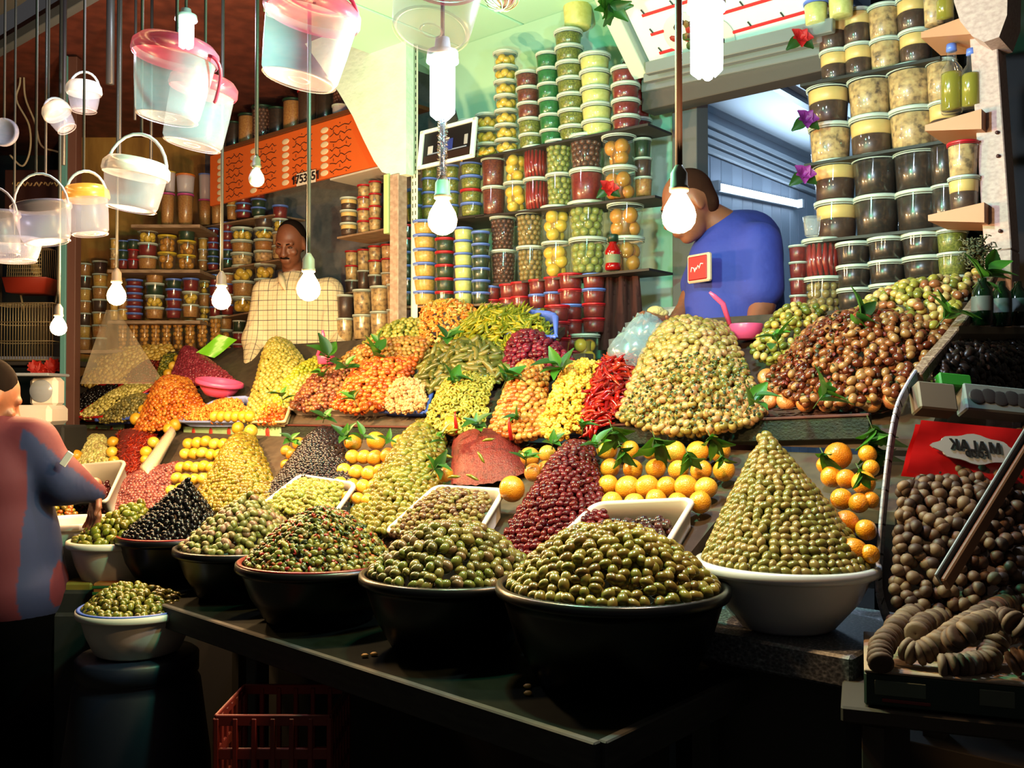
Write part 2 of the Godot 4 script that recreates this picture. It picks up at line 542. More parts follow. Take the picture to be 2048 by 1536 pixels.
func setting() -> void:
	var st := tool()
	slab(st, Vector3(-9, 0, 3), Vector3(6, 0, 3), Vector3(6, 0, -12), Vector3(-9, 0, -12), Vector3(0, -0.1, 0))
	struct("floor", st, mat("floor", Color(0.12, 0.115, 0.11), 0.8, {"noise": [1.3, Color(0.09, 0.085, 0.08), Color(0.13, 0.125, 0.12), Color(0.17, 0.16, 0.15)], "bump": 0.6}))
	# back wall of the shop left of the doorway, and the short piece right of it
	var wall := mat("wall_paint", Color(0.62, 0.72, 0.66), 0.7, {"noise": [1.0, Color(0.6, 0.74, 0.66), Color(0.63, 0.77, 0.69), Color(0.65, 0.79, 0.71)]})
	var grey := mat("wall_grey", Color(0.42, 0.42, 0.44), 0.8, {"noise": [2.0, Color(0.36, 0.36, 0.39), Color(0.43, 0.43, 0.45), Color(0.5, 0.49, 0.5)], "bump": 0.3})
	st = tool()
	box(st, Transform3D(wall_basis(), W(1.78, 2.33, 1.7)), Vector3(1.35, 3.4, 0.1))
	struct("wall_back", st, wall)
	st = tool()
	box(st, Transform3D(wall_basis(), W(4.66, 2.42, 1.7)), Vector3(4.4, 3.4, 0.1))
	struct("wall_left", st, grey)
	st = tool()
	box(st, Transform3D(wall_basis(), W(-0.35, 2.33, 1.7)), Vector3(1.35, 3.4, 0.1))
	struct("wall_right", st, mat("wall_dark", Color(0.2, 0.19, 0.18), 0.8))
	# the raised floor the sellers stand on
	st = tool()
	box(st, Transform3D(wall_basis(), W(2.6, 2.6, 0.2)), Vector3(8.0, 0.4, 2.2))
	struct("floor_raised", st, mat("plank_floor", Color(0.2, 0.16, 0.13), 0.8))
	# the room behind the doorway
	var pale := mat("room_wall", Color(0.66, 0.7, 0.75), 0.55)
	st = tool()
	slab(st, W(1.72, 2.4, 0.4), W(1.72, 2.4, 3.1), W(1.72, 6.0, 3.1), W(1.72, 6.0, 0.4), UU * 0.08)
	var lw := struct("wall_room_side", st, pale)
	for k in 26:                                             # ribbed cladding panels
		var s2 := tool()
		var n0 := 2.45 + k * 0.135
		box(s2, Transform3D(Basis(-NN, Vector3.UP, UU), W(1.71, n0 + 0.065, 1.62)), Vector3(0.13, 2.4, 0.016), 0.006)
		put("panel", s2, mat("room_panel_%d" % (k % 3), [Color(0.6, 0.64, 0.7), Color(0.66, 0.7, 0.76), Color(0.63, 0.66, 0.72)][k % 3], 0.4), lw)
	st = tool()
	slab(st, W(1.8, 5.6, 0.4), W(1.8, 5.6, 3.1), W(-1.0, 5.6, 3.1), W(-1.0, 5.6, 0.4), NN * 0.08)
	struct("wall_room_back", st, pale)
	st = tool()
	slab(st, W(-0.6, 2.4, 0.4), W(-0.6, 5.7, 0.4), W(-0.6, 5.7, 3.1), W(-0.6, 2.4, 3.1), UU * -0.08)
	struct("wall_room_right", st, pale)
	st = tool()
	slab(st, W(1.8, 2.38, 3.08), W(-0.7, 2.38, 3.08), W(-0.7, 5.7, 3.08), W(1.8, 5.7, 3.08), Vector3(0, 0.08, 0))
	var rc := struct("ceiling_room", st, mat("room_ceiling", Color(0.8, 0.83, 0.86), 0.6))
	for k in 4:
		var s2 := tool()
		beam(s2, W(1.72 - 0.02, 2.4, 2.98 - k * 0.045), W(1.72 - 0.02, 5.6, 2.98 - k * 0.045), 0.035 + 0.02 * (3 - k), 0.03)
		put("cornice", s2, mat("cornice", Color(0.78, 0.81, 0.84), 0.5), rc)
	for k in 2:
		var s2 := tool()
		beam(s2, W(1.2 - k * 0.7, 2.4, 3.06), W(1.2 - k * 0.7, 5.6, 3.06), 0.05, 0.03)
		put("ceiling_rail", s2, mat("rail_dark", Color(0.35, 0.36, 0.4), 0.4), rc)
	# the tube lamp on that room's side wall
	var ta := PU(1432, 372, 1.66)
	var tb := PU(1600, 408, 1.66)
	var t := thing("tube_lamp", "long glowing fluorescent tube on the wall behind the man in blue", "lamp", (ta + tb) / 2)
	st = tool()
	tube(st, [ta - t.position, Vector3.ZERO, tb - t.position], 0.02, 12)
	put("glass_tube", st, mat("tube_glow", Color(0.82, 0.92, 1.0), 0.4, {"glow": 8.0}), t)
	st = tool()
	beam(st, ta - t.position + UU * 0.035, tb - t.position + UU * 0.035, 0.05, 0.05)
	put("batten", st, mat("batten", Color(0.85, 0.86, 0.88), 0.5), t)
	for q in [ta, tb]:
		st = tool()
		box(st, Transform3D(Basis(-NN, Vector3.UP, UU), q - t.position + UU * 0.01), Vector3(0.03, 0.06, 0.07))
		put("end_cap", st, mat("batten", Color(0.85, 0.86, 0.88), 0.5), t)
	var l := AreaLight3D.new()
	l.name = "lamp_light"
	l.light_color = Color(0.78, 0.9, 1.0)
	l.light_energy = 1.6
	l.area_size = Vector2(ta.distance_to(tb), 0.04)
	l.shadow_enabled = true
	l.area_range = 8.0
	t.add_child(l)
	l.basis = Basis(NN, Vector3.UP, UU)
	l.position = -UU * 0.03
	# header beam over the doorway with aluminium strips
	var alu := mat("aluminium", Color(0.6, 0.62, 0.62), 0.35, {"metal": 0.6})
	st = tool()
	var ha := PN(1296, 190, 2.05)
	var hb := PN(1660, 104, 2.05)
	var hd := (hb - ha).normalized()
	beam(st, ha, hb, 0.1, 0.16)
	tag(put("header_beam", st, mat("beam_brown", Color(0.3, 0.27, 0.25), 0.6)), "brown wooden beam across the top of the doorway", "beam")
	for k in 3:
		st = tool()
		var a := PN(1286 + k * 4, [174, 158, 138][k], 1.99 - k * 0.07)
		var b := PN(1668, [92, 72, 50][k], 1.99 - k * 0.07)
		beam(st, a, b, 0.03, [0.05, 0.035, 0.05][k])
		tag(put("aluminium_strip", st, alu), ["aluminium strip directly on the doorway beam", "middle aluminium strip under the price board", "topmost aluminium strip along the price board's lower edge"][k], "strip")
	# side post of the doorway, rounded bracket and dark strip
	st = tool()
	beam(st, W(1.07, 2.2, 0.4), W(1.07, 2.2, 2.7), 0.12, 0.1, NN)
	struct("trim_1", st, mat("post_grey", Color(0.4, 0.38, 0.38), 0.7))
	# the sloping price board
	var b0 := PN(1308, 142, 1.95)
	var b1 := PN(1700, 36, 1.95)
	var up := (-NN * 0.75 + Vector3.UP * 0.66).normalized() * 1.1
	t = thing("price_board", "white sloping price board with red lines and pictures of food", "sign", b0)
	st = tool()
	slab(st, Vector3.ZERO, up, up + b1 - b0, b1 - b0, up.cross(b1 - b0).normalized() * 0.02)
	put("board", st, mat("board_white", Color(0.86, 0.89, 0.84), 0.5), t)
	var fr := (b1 - b0).normalized()
	var upn := up.normalized()
	var out := -up.cross(b1 - b0).normalized()
	if out.y > 0: out = -out
	var red := mat("board_red", Color(0.75, 0.13, 0.16), 0.5)
	for k in 9:
		st = tool()
		var y := 0.07 + k * 0.085
		var len: float = 0.95
		box(st, Transform3D(Basis(fr, upn, out), fr * (0.06 + len / 2) + upn * y + out * 0.004), Vector3(len, 0.012, 0.006), 0.001)
		put("red_line", st, red, t)
		for j in 8:
			var s3 := tool()
			box(s3, Transform3D(Basis(fr, upn, out).rotated(out, 0.3), fr * (0.07 + j * 0.13) + upn * (y + 0.012) + out * 0.004), Vector3(0.005, 0.028, 0.005), 0.001)
			put("writing", s3, mat("ink_green", Color(0.16, 0.2, 0.16), 0.6), t)
	for k in 6:                                              # dishes printed on the board, raised a little
		var c: Vector3 = fr * [0.62, 0.78, 0.98, 0.3, 0.2, 1.06][k] + upn * [0.42, 0.3, 0.4, 0.07, 0.12, 0.1][k] + out * 0.006
		var s3 := tool()
		lathe(s3, [Vector2(0.001, 0.004), Vector2(0.075, 0.004), Vector2(0.09, 0.0)], 24, Transform3D(Basis(fr, out, upn), c))
		var dish := put("dish_picture", s3, mat("dish_rim", Color(0.83, 0.82, 0.75), 0.4), t)
		for j in 14:
			var s4 := tool()
			var a := rng.randf() * TAU
			var r := sqrt(rng.randf()) * 0.055
			ball(s4, c + fr * cos(a) * r + upn * sin(a) * r + out * 0.004, Vector3(0.02, 0.005, 0.014), 8, 5, Basis(fr, out, upn).rotated(out, rng.randf() * TAU))
			put("food_print", s4, mat("print_%d" % (j % 4), [Color(0.2, 0.12, 0.1), Color(0.55, 0.12, 0.1), Color(0.2, 0.28, 0.1), Color(0.4, 0.3, 0.12)][j % 4], 0.5), dish)
	st = tool()
	var sa := b0 - fr * 0.05
	beam(st, sa, sa + up, 0.07, 0.07)
	tag(put("board_beam", st, mat("beam_pale", Color(0.72, 0.76, 0.7), 0.6)), "pale painted beam along the left edge of the price board", "beam")
	# green-white ceiling panels over the middle shelves
	var vault := mat("vault", Color(0.70, 0.90, 0.79), 0.45)
	st = tool()
	slab(st, W(2.6, 1.1, 3.14), W(0.96, 1.1, 3.14), W(0.96, 2.3, 3.14), W(2.6, 2.3, 3.14), Vector3(0, 0.04, 0))
	var cm := struct("ceiling_shop", st, vault)
	for k in 4:
		st = tool()
		box(st, Transform3D(wall_basis(), W(2.4 - k * 0.41, 1.7, 3.13)), Vector3(0.4, 0.016, 1.18), 0.006)
		put("panel", st, vault, cm)
	st = tool()
	var rows := []
	for i in 7:                                              # coved corner between wall and ceiling
		var a := PI / 2 * i / 6.0
		rows.append([W(2.5, 2.28 - 0.35 * (1 - cos(a)), 2.77 + 0.35 * sin(a)), W(1.08, 2.28 - 0.35 * (1 - cos(a)), 2.77 + 0.35 * sin(a))])
	grid(st, rows)
	struct("trim_2", st, vault)
	# arch face left of the middle shelves: outline in the plane n = 1.72, seen from the street
	var xf := Transform3D(wall_basis(), W(2.35, 1.72, 0))
	var inv := xf.affine_inverse()
	var pts2 := PackedVector2Array()
	for q in [[812, 348], [812, -60], [520, -60], [545, -10], [590, 60], [640, 130], [678, 186], [705, 232], [726, 278], [748, 322], [764, 344], [786, 352]]:
		var l2 := inv * PN(q[0], q[1], 1.72)
		pts2.append(Vector2(l2.x, l2.y))
	st = tool()
	prism(st, pts2, xf, 0.05)
	struct("wall_arch", st, mat("arch_plaster", Color(0.84, 0.93, 0.86), 0.6, {"noise": [2.0, Color(0.8, 0.9, 0.82), Color(0.85, 0.94, 0.87), Color(0.88, 0.95, 0.9)], "bump": 0.25}))
	st = tool()
	beam(st, PN(797, 350, 1.74), Vector3(PN(797, 350, 1.74).x, 0.4, PN(797, 350, 1.74).z), 0.06, 0.06, NN)
	tag(put("wooden_post", st, mat("post_wood", Color(0.62, 0.52, 0.44), 0.7, {"noise": [6.0, Color(0.5, 0.4, 0.34), Color(0.62, 0.52, 0.45), Color(0.72, 0.63, 0.56)]})), "pale wooden post under the foot of the plaster arch", "post")
	st = tool()
	beam(st, PN(779, 350, 1.73), PN(779, 468, 1.73), 0.035, 0.05, NN)
	tag(put("green_board", st, mat("green_board", Color(0.66, 0.75, 0.5), 0.6)), "narrow light green board beside the wooden post", "board")
	t = thing("slotted_angle", "white slotted metal upright at the left end of the middle shelves", "upright", PN(829, 400, 1.8))
	st = tool()
	var at0 := PN(829, 90, 1.8)
	beam(st, Vector3(0, 0.4 - t.position.y, 0), Vector3(0, at0.y - t.position.y, 0), 0.045, 0.004, NN)
	beam(st, -UU * -0.02 + NN * 0.02 + Vector3(0, 0.4 - t.position.y, 0), -UU * -0.02 + NN * 0.02 + Vector3(0, at0.y - t.position.y, 0), 0.004, 0.04, NN)
	put("upright_bar", st, mat("slot_white", Color(0.85, 0.88, 0.8), 0.4), t)
	for k in 26:
		for j in [-1, 1]:
			st = tool()
			box(st, Transform3D(wall_basis(), Vector3(0, 0.8 - k * 0.036, 0) + UU * 0.01 * j - NN * 0.002), Vector3(0.005, 0.02, 0.003), 0.0005)
			put("slot", st, mat("slot_dark", Color(0.1, 0.12, 0.1), 0.6), t)
	# roof: maroon canopy over the left booth, a plain one over the rest
	st = tool()
	slab(st, W(7.5, 0.68, 3.3), W(2.4, 0.68, 3.3), W(2.4, 2.5, 3.3), W(7.5, 2.5, 3.3), Vector3(0, 0.06, 0))
	struct("ceiling", st, mat("canopy", Color(0.35, 0.16, 0.12), 0.7, {"noise": [1.2, Color(0.27, 0.11, 0.09), Color(0.36, 0.16, 0.12), Color(0.44, 0.21, 0.16)]}))
	st = tool()
	slab(st, W(2.4, 0.68, 3.4), W(-0.9, 0.68, 3.4), W(-0.9, 2.5, 3.4), W(2.4, 2.5, 3.4), Vector3(0, 0.06, 0))
	struct("ceiling_middle", st, mat("roof_dark", Color(0.2, 0.2, 0.2), 0.8))
	st = tool()
	beam(st, W(7.5, 0.66, 3.27), W(-0.9, 0.66, 3.27), 0.05, 0.05)
	tag(put("canopy_rail", st, mat("rail_steel", Color(0.5, 0.53, 0.58), 0.4, {"metal": 0.5})), "grey metal rail along the front edge of the maroon canopy", "rail")
	# grey tarpaulin of the street beyond that rail
	st = tool()
	rows = []
	for i in 9:
		var row := []
		for k in 33: row.append(W(7.6 - k * 0.3, 0.62 - i * 0.3, 3.41 + 0.012 * sin(k * 1.9) + 0.008 * sin(i * 2.0 + k)))
		rows.append(row)
	grid(st, rows)
	tag(put("tarpaulin", st, mat("tarp", Color(0.36, 0.36, 0.37), 0.6, {"two": true})), "grey street tarpaulin stretched beyond the canopy rail", "tarpaulin")
	st = tool()
	beam(st, PN(405, 107, 1.9) , PN(528, 38, 1.9), 0.06, 0.03)
	tag(put("ceiling_batten", st, mat("batten_wood", Color(0.66, 0.52, 0.36), 0.5)), "pale wooden batten under the maroon canopy", "batten")
	# ochre plywood at the far left end
	st = tool()
	var o := P(275, 300, 6.9)
	box(st, Transform3D(Basis(), Vector3(o.x, 1.7, o.z)), Vector3(1.1, 3.3, 0.05))
	struct("wall_far", st, mat("plywood", Color(0.62, 0.45, 0.2), 0.6, {"noise": [Vector3(1.5, 0.4, 1.5), Color(0.5, 0.34, 0.14), Color(0.62, 0.44, 0.19), Color(0.7, 0.53, 0.26)]}))
	st = tool()
	box(st, Transform3D(Basis(), Vector3(-4.6, 1.7, -7.4)), Vector3(5.0, 3.4, 0.1))
	struct("wall_street", st, mat("street_dark", Color(0.12, 0.12, 0.13), 0.9))
	st = tool()
	box(st, Transform3D(Basis(), Vector3(-7.15, 1.7, -3.6)), Vector3(0.1, 3.4, 7.5))
	struct("wall_street_side", st, mat("street_dark", Color(0.12, 0.12, 0.13), 0.9))

# ---------- tubs, bowls, trays ----------
# a round basin: r at the rim, h tall, at = centre of its base
func basin(called: String, label: String, at: Vector3, r: float, h: float, m: Material, rim_m: Material = null, group := "", foot := 0.7) -> Node3D:
	var t := thing(called, label, "basin", at, group)
	var st := tool()
	var th := 0.008
	lathe(st, [Vector2(r - th, h - 0.012), Vector2(r - th * 0.6, h), Vector2(r, h + 0.003), Vector2(r + 0.009, h), Vector2(r + 0.011, h - 0.014), Vector2(r + 0.008, h - 0.02), Vector2(r - 0.004, h - 0.022), Vector2(lerpf(foot * r, r, 0.9), h * 0.82), Vector2(lerpf(foot * r, r, 0.6), h * 0.45), Vector2(foot * r * 1.03, h * 0.06), Vector2(foot * r * 0.97, 0.004), Vector2(foot * r * 0.9, 0), Vector2(0.001, 0.0)], 48)
	lathe(st, [Vector2(0.001, 0.012), Vector2(foot * r * 0.95 - th, 0.012), Vector2(lerpf(foot * r, r, 0.6) - th, h * 0.45), Vector2(r - th, h - 0.012)], 48)
	put("bowl", st, m, t)
	if rim_m:
		st = tool()
		lathe(st, [Vector2(r - th, h + 0.001), Vector2(r, h + 0.006), Vector2(r + 0.006, h + 0.003), Vector2(r + 0.004, h - 0.001), Vector2(r - th, h - 0.001)], 48)
		put("rim", st, rim_m, t)
	return t
func olive_cols(c: Color, spread := 0.06) -> Array:
	var out := []
	for k in 5:
		var q := c
		q.h = fposmod(c.h + [0.0, 0.012, -0.014, 0.02, -0.005][k], 1.0)
		q.v = clamp(c.v * (1.0 + [0.0, 0.12, -0.14, -0.05, 0.06][k] * spread / 0.06), 0, 1)
		q.s = clamp(c.s * (1.0 + [0.0, -0.1, 0.08, 0.02, -0.05][k]), 0, 1)
		out.append(q)
	return out
func olives(key: String, called: String, c, pts: Array, r: Vector3, s: float, label: String, group: String, heap: String, opt := {}) -> void:
	r = Vector3(r.x * 0.965, r.y * 0.965, r.z * 1.09)
	var cols: Array = c if c is Array else olive_cols(c)
	var o := {"called": called, "label": label, "group": group, "category": opt.get("category", "olive"), "heap": heap, "meshes": [egg_mesh("egg_%s" % str(r), r)], "mats": tones(key, cols, opt.get("rough", 0.24)), "s": s, "vary": 0.12, "wild": 0.35}
	o.merge(opt, true)
	pile(pts, o)

func front() -> void:
	var y0 := 0.8
	# the dark table
	var t := thing("stall_table", "long dark stall table carrying the black basins", "table", W(0.95, 0.4, 0))
	var dark := mat("table_top", Color(0.13, 0.17, 0.13), 0.6, {"noise": [3.0, Color(0.03, 0.045, 0.03), Color(0.045, 0.06, 0.042), Color(0.06, 0.075, 0.055)], "spec": 0.15})
	var wood := mat("table_wood", Color(0.30, 0.28, 0.26), 0.7, {"noise": [Vector3(4, 12, 4), Color(0.1, 0.095, 0.085), Color(0.14, 0.13, 0.12), Color(0.19, 0.18, 0.16)]})
	var base := t.position
	var st := tool()
	slab(st, W(1.95, 0.1, y0) - base, W(1.95, 0.555, y0) - base, W(-0.02, 0.555, y0) - base, W(-0.02, -0.012, y0) - base, Vector3(0, -0.024, 0))
	put("table_top", st, dark, t)
	st = tool()
	beam(st, W(-0.02, -0.022, y0 - 0.03) - base, W(1.95, 0.09, y0 - 0.03) - base, 0.02, 0.065)
	beam(st, W(-0.022, -0.012, y0 - 0.03) - base, W(-0.022, 0.55, y0 - 0.03) - base, 0.02, 0.065)
	put("edging", st, wood, t)
	for q in [[0.06, 0.06], [1.2, 0.12], [1.85, 0.15], [0.06, 0.5], [1.85, 0.5]]:
		st = tool()
		beam(st, W(q[0], q[1], 0) - base, W(q[0], q[1], y0 - 0.025) - base, 0.045, 0.045, NN)
		put("leg", st, mat("leg_dark", Color(0.16, 0.15, 0.13), 0.7), t)
	var black := mat("black_plastic", Color(0.008, 0.008, 0.01), 0.3)
	var redrim := mat("red_rim", Color(0.42, 0.06, 0.07), 0.3)
	# the five black basins along the table: pixel of the centre, distance, radius, rim level, apex pixel
	var B := [
		[1224, 2.02, 0.2375, 1.009, 1212, 1040, "large black basin of green olives nearest the front corner", null],
		[905, 2.30, 0.215, 0.983, 905, 1036, "black basin of mixed brown-green olives, second from the front corner", null],
		[640, 2.60, 0.215, 0.961, 652, 1010, "red-rimmed black basin of chopped olive salad, middle of the row", redrim],
		[488, 2.92, 0.20, 0.952, 505, 985, "black basin of dull mauve-green olives between olive salad and black olives", null],
		[350, 3.17, 0.18, 0.9515, 385, 958, "red-rimmed black basin of black olives at the table's far end", redrim]]
	var key := ["front_green", "front_brown", "salad", "mauve", "front_black"]
	for i in 5:
		var q: Array = B[i]
		var c := P(q[0], 1100, q[1])
		c.y = y0 + 0.001
		basin("black_basin", q[6], c, q[2], q[3] - y0, black, q[7], "black plastic basins on the table", 0.66)
		var apex := P(q[4], q[5], q[1])
		var r: float = q[2] - 0.022
		var rim := Vector3(c.x, q[3] + 0.004, c.z)
		apex.x = lerpf(apex.x, c.x, 0.3); apex.z = c.z
		var ex := Vector3(r, 0, 0)
		var ez := Vector3(0, 0, r)
		var dome: float = [0.03, 0.03, 0.025, 0.012, 0.0][i]
		apex.y -= dome * 0.4
		var s: float = [0.0222, 0.0222, 0.0175, 0.0215, 0.0165][i]
		var pts := cone_pts(apex, rim, ex, ez, s, -0.9, PI + 0.9, dome, 0.4)
		if i == 0:
			olives(key[i], "green_olive", Color(0.42, 0.35, 0.13), pts, Vector3(0.0118, 0.0118, 0.0142), s, "plump green olive in the large basin nearest the front corner", "green olives in the nearest black basin", "inner heap of green olives in the basin nearest the corner")
		elif i == 1:
			olives(key[i], "mixed_olive", [Color(0.40, 0.36, 0.17), Color(0.36, 0.37, 0.14), Color(0.42, 0.33, 0.22), Color(0.33, 0.30, 0.15), Color(0.45, 0.40, 0.2)], pts, Vector3(0.0115, 0.0115, 0.0138), s, "brownish green olive in the second black basin from the corner", "brown-green olives in the second black basin", "inner heap of brown-green olives in the second basin")
		elif i == 2:
			olives(key[i], "cracked_olive", [Color(0.42, 0.40, 0.16), Color(0.33, 0.33, 0.12), Color(0.5, 0.44, 0.2), Color(0.28, 0.28, 0.1), Color(0.40, 0.34, 0.18)], pts, Vector3(0.0095, 0.008, 0.0115), s, "cracked green olive in the chopped salad basin", "cracked olives in the salad basin", "inner heap of the chopped olive salad", {"most": 170, "wild": 1.0})
			var bits := cone_pts(apex + Vector3(0, 0.008, 0), rim + Vector3(0, 0.006, 0), ex, ez, 0.013, -0.9, PI + 0.9, dome, 0.5)
			bits.shuffle()
			var bs := tool()
			ball(bs, Vector3.ZERO, Vector3(0.0075, 0.0025, 0.0045), 6, 4)
			pile(bits, {"called": "pepper_piece", "label": "small chopped pepper or herb piece on the olive salad", "group": "chopped pieces on the olive salad", "category": "pepper", "heap": "loose chopped peppers and herbs over the olive salad", "meshes": [fin(bs)], "mats": tones("chop", [Color(0.16, 0.2, 0.07), Color(0.5, 0.07, 0.04), Color(0.12, 0.15, 0.06), Color(0.55, 0.24, 0.06), Color(0.22, 0.25, 0.09)], 0.4), "s": 0.013, "wild": 1.5, "vary": 0.4, "under": 0.0, "most": 160})
		elif i == 3:
			olives(key[i], "mauve_olive", [Color(0.44, 0.37, 0.22), Color(0.38, 0.38, 0.16), Color(0.47, 0.34, 0.26), Color(0.36, 0.35, 0.17), Color(0.42, 0.40, 0.2)], pts, Vector3(0.0112, 0.0112, 0.0132), s, "dull mauve and green olive in the basin beside the black olives", "mauve-green olives in the fourth basin", "inner heap of mauve-green olives", {"rough": 0.4})
		else:
			olives(key[i], "wrinkled_black_olive", [Color(0.03, 0.027, 0.035), Color(0.045, 0.035, 0.04), Color(0.025, 0.022, 0.025), Color(0.04, 0.04, 0.05)], pts, Vector3(0.0088, 0.0088, 0.011), s, "wrinkled shiny black olive in the red-rimmed basin at the table's end", "black olives in the end basin", "inner heap of black olives in the end basin", {"wild": 1.2, "rough": 0.2})
	# yellow scraps on the table
	for q in [[730, 1311], [748, 1308], [1055, 1372], [1056, 1386]]:
		st = tool()
		var c := PH(q[0], q[1], y0 + 0.005)
		ball(st, c, Vector3(0.009, 0.005, 0.007), 8, 5)
		tag(put("pepper_scrap", st, mat("scrap", Color(0.75, 0.6, 0.3), 0.6)), "small yellow scrap dropped on the dark table top", "scrap", "yellow scraps on the table")

# ---------- the sloping counter ----------
func PL(px: float, py: float, y0: float, sl: float, n0: float) -> Vector3:      # sight line meets the plane y = y0 + sl * (n - n0)
	var r := ray(px, py)
	var nv := Vector3.UP - NN * sl
	var p0 := C0 + NN * n0 + Vector3(0, y0, 0)
	return EYE + r * (nv.dot(p0 - EYE) / nv.dot(r))
func SL(px: float, py: float, h := 0.0) -> Vector3:                             # lower slope
	return PL(px, py, 0.95 + h, 0.516, 0.5)
func SU(px: float, py: float, h := 0.0) -> Vector3:                             # upper slope
	return PL(px, py, 1.335 + h, 0.685, 1.16)
func px_bed(q: Array, up: bool, s: float, bulge: float, h := 0.02, jit := 0.25) -> Array:
	var c := []
	for p in q: c.append(SU(p[0], p[1], h) if up else SL(p[0], p[1], h))
	return bed_pts(c[0], c[1], c[2], c[3], s, bulge, jit)
func core(called: String, label: String, q: Array, up: bool, bulge: float, m: Material, h := 0.0, cat := "mound") -> Node3D:   # a closed mound of the same outline
	var c := []
	for p in q: c.append(SU(p[0], p[1], h) if up else SL(p[0], p[1], h))
	var nrm: Vector3 = (c[1] - c[0] + c[2] - c[3]).cross(c[3] - c[0] + c[2] - c[1]).normalized()
	if nrm.y < 0: nrm = -nrm
	var st := tool()
	var rows := []
	for i in 15:
		var row := []
		var v := i / 14.0
		for j in 19:
			var x := j / 18.0
			var e: float = min(1.0, min(x, 1 - x) * 6.0) * min(1.0, min(v, 1 - v) * 6.0)
			var b2 := swell(x, v)
			row.append(c[0].lerp(c[3], v).lerp(c[1].lerp(c[2], v), x) + (nrm * b2.x + (c[3] + c[2] - c[0] - c[1]).normalized() * b2.y) * bulge + nrm * 0.02 * e + nrm * (sin(i * 2.3 + j * 1.7) + sin(j * 3.1 - i)) * 0.0016)
		rows.append(row)
	grid(st, rows)
	quad(st, c[3] - nrm * 0.01, c[2] - nrm * 0.01, c[1] - nrm * 0.01, c[0] - nrm * 0.01)
	return tag(put(called, st, m), label, cat)
# a shallow tray: four rim corners (back left, back right, front right, front left)
func tray(called: String, label: String, c: Array, deep: float, m: Material, shrink := 0.14, lip := 0.012, group := "", scallop := 0.0) -> Node3D:
	var ctr: Vector3 = (c[0] + c[1] + c[2] + c[3]) / 4
	var ex: Vector3 = (c[1] - c[0] + c[2] - c[3]) / 4
	var ez: Vector3 = (c[3] - c[0] + c[2] - c[1]) / 4
	var up := ez.cross(ex).normalized()
	if up.y < 0: up = -up
	var t := thing(called, label, "tray", ctr, group)
	var ring := func(k: float, dy: float, grow: float) -> PackedVector3Array:
		var out := PackedVector3Array()
		var rr := round_rect(1.0, 1.0, 0.22, 0, 6)
		for i in rr.size():
			var p := rr[i]
			var b: Vector3 = c[0].lerp(c[1], p.x / 2 + 0.5).lerp(c[3].lerp(c[2], p.x / 2 + 0.5), p.z / 2 + 0.5) - ctr
			var o := b * k
			o += b.normalized() * (grow + (scallop * sin(i * 2.4) if grow > 0.001 else 0.0)) + up * (dy + (scallop * 0.7 * cos(i * 2.4) if grow > 0.001 else 0.0))
			out.append(o)
		return out
	var st := tool()
	var rings := [ring.call(1.0 - shrink, -deep + 0.004, -0.004), ring.call(1.0, -0.004, -0.004), ring.call(1.0, 0.002, -0.001), ring.call(1.0, 0.003, lip * 0.6), ring.call(1.0, -0.002, lip), ring.call(1.0, -0.010, lip), ring.call(1.0, -0.010, 0.001), ring.call(1.0 - shrink, -deep, 0.0)]
	rings.reverse()
	var flip := ex.cross(ez).dot(up) > 0
	if not flip:
		for r in rings: r.reverse()
	loft(st, rings, false, false)
	fan(st, rings[0], false)
	fan(st, rings[rings.size() - 1], true)
	put("shell", st, m, t)
	return t
func lemon_mesh(key: String, nub := 0.06, flat := 0.9) -> Mesh:
	if protos.has(key): return protos[key]
	var st := tool()
	var prof := []
	for i in 15:
		var a := PI * i / 14.0
		var y := cos(a) * flat
		var r := sin(a)
		if i <= 2: y += nub * (1.0 - i / 3.0)
		if i >= 13: y -= nub * 0.5
		prof.append(Vector2(max(r, 0.001), y))
	lathe(st, prof, 18)
	protos[key] = fin(st)
	return protos[key]
func dimple_mesh(key: String) -> Mesh:                     # a round peach-like pickle with a hollow on top
	if protos.has(key): return protos[key]
	var st := tool()
	var prof := []
	for i in 15:
		var a := PI * i / 14.0
		var y := cos(a) * 0.88
		if i < 4: y -= 0.3 * pow(1.0 - i / 4.0, 1.5)
		prof.append(Vector2(max(sin(a), 0.001), y))
	lathe(st, prof, 18)
	protos[key] = fin(st)
	return protos[key]
func fruit(called: String, label: String, group: String, cat: String, p: Vector3, r: float, m: Material, mesh: Mesh, tip := Vector3.UP) -> void:
	var o := MeshInstance3D.new()
	o.mesh = mesh
	o.material_override = m
	o.name = numbered(called)
	add_child(o)
	o.transform = Transform3D((Basis(Quaternion(Vector3.UP, tip.normalized())) * Basis(Vector3.UP, rng.randf() * TAU)).scaled_local(Vector3.ONE * r), p)
	tag(o, label, cat, group)
# lemons given as [px, py, width in px] lying on a slope
func lemons(list: Array, up: bool, h: float, label: String, group: String, key: String, cols: Array, called := "lemon", mesh: Mesh = null, tip := Vector3.ZERO) -> void:
	var ms := []
	for i in cols.size(): ms.append(mat("%s_%d" % [key, i], cols[i], 0.32, {"bump": 0.5, "bfreq": 0.09, "bscale": 9.0, "coat": 0.4}))
	for q in list:
		var p := SU(q[0], q[1], h) if up else SL(q[0], q[1], h)
		var d := -(cb.inverse() * (p - EYE)).z
		var r: float = q[2] / F * d / 2
		var t := tip if tip != Vector3.ZERO else Vector3(rng.randf_range(-1, 1), rng.randf_range(-0.3, 0.8), rng.randf_range(-0.2, 1))
		fruit(called, label, group, "lemon" if called == "lemon" else "fruit", p, r, ms[rng.randi() % ms.size()], mesh if mesh else lemon_mesh("lemon"), t)
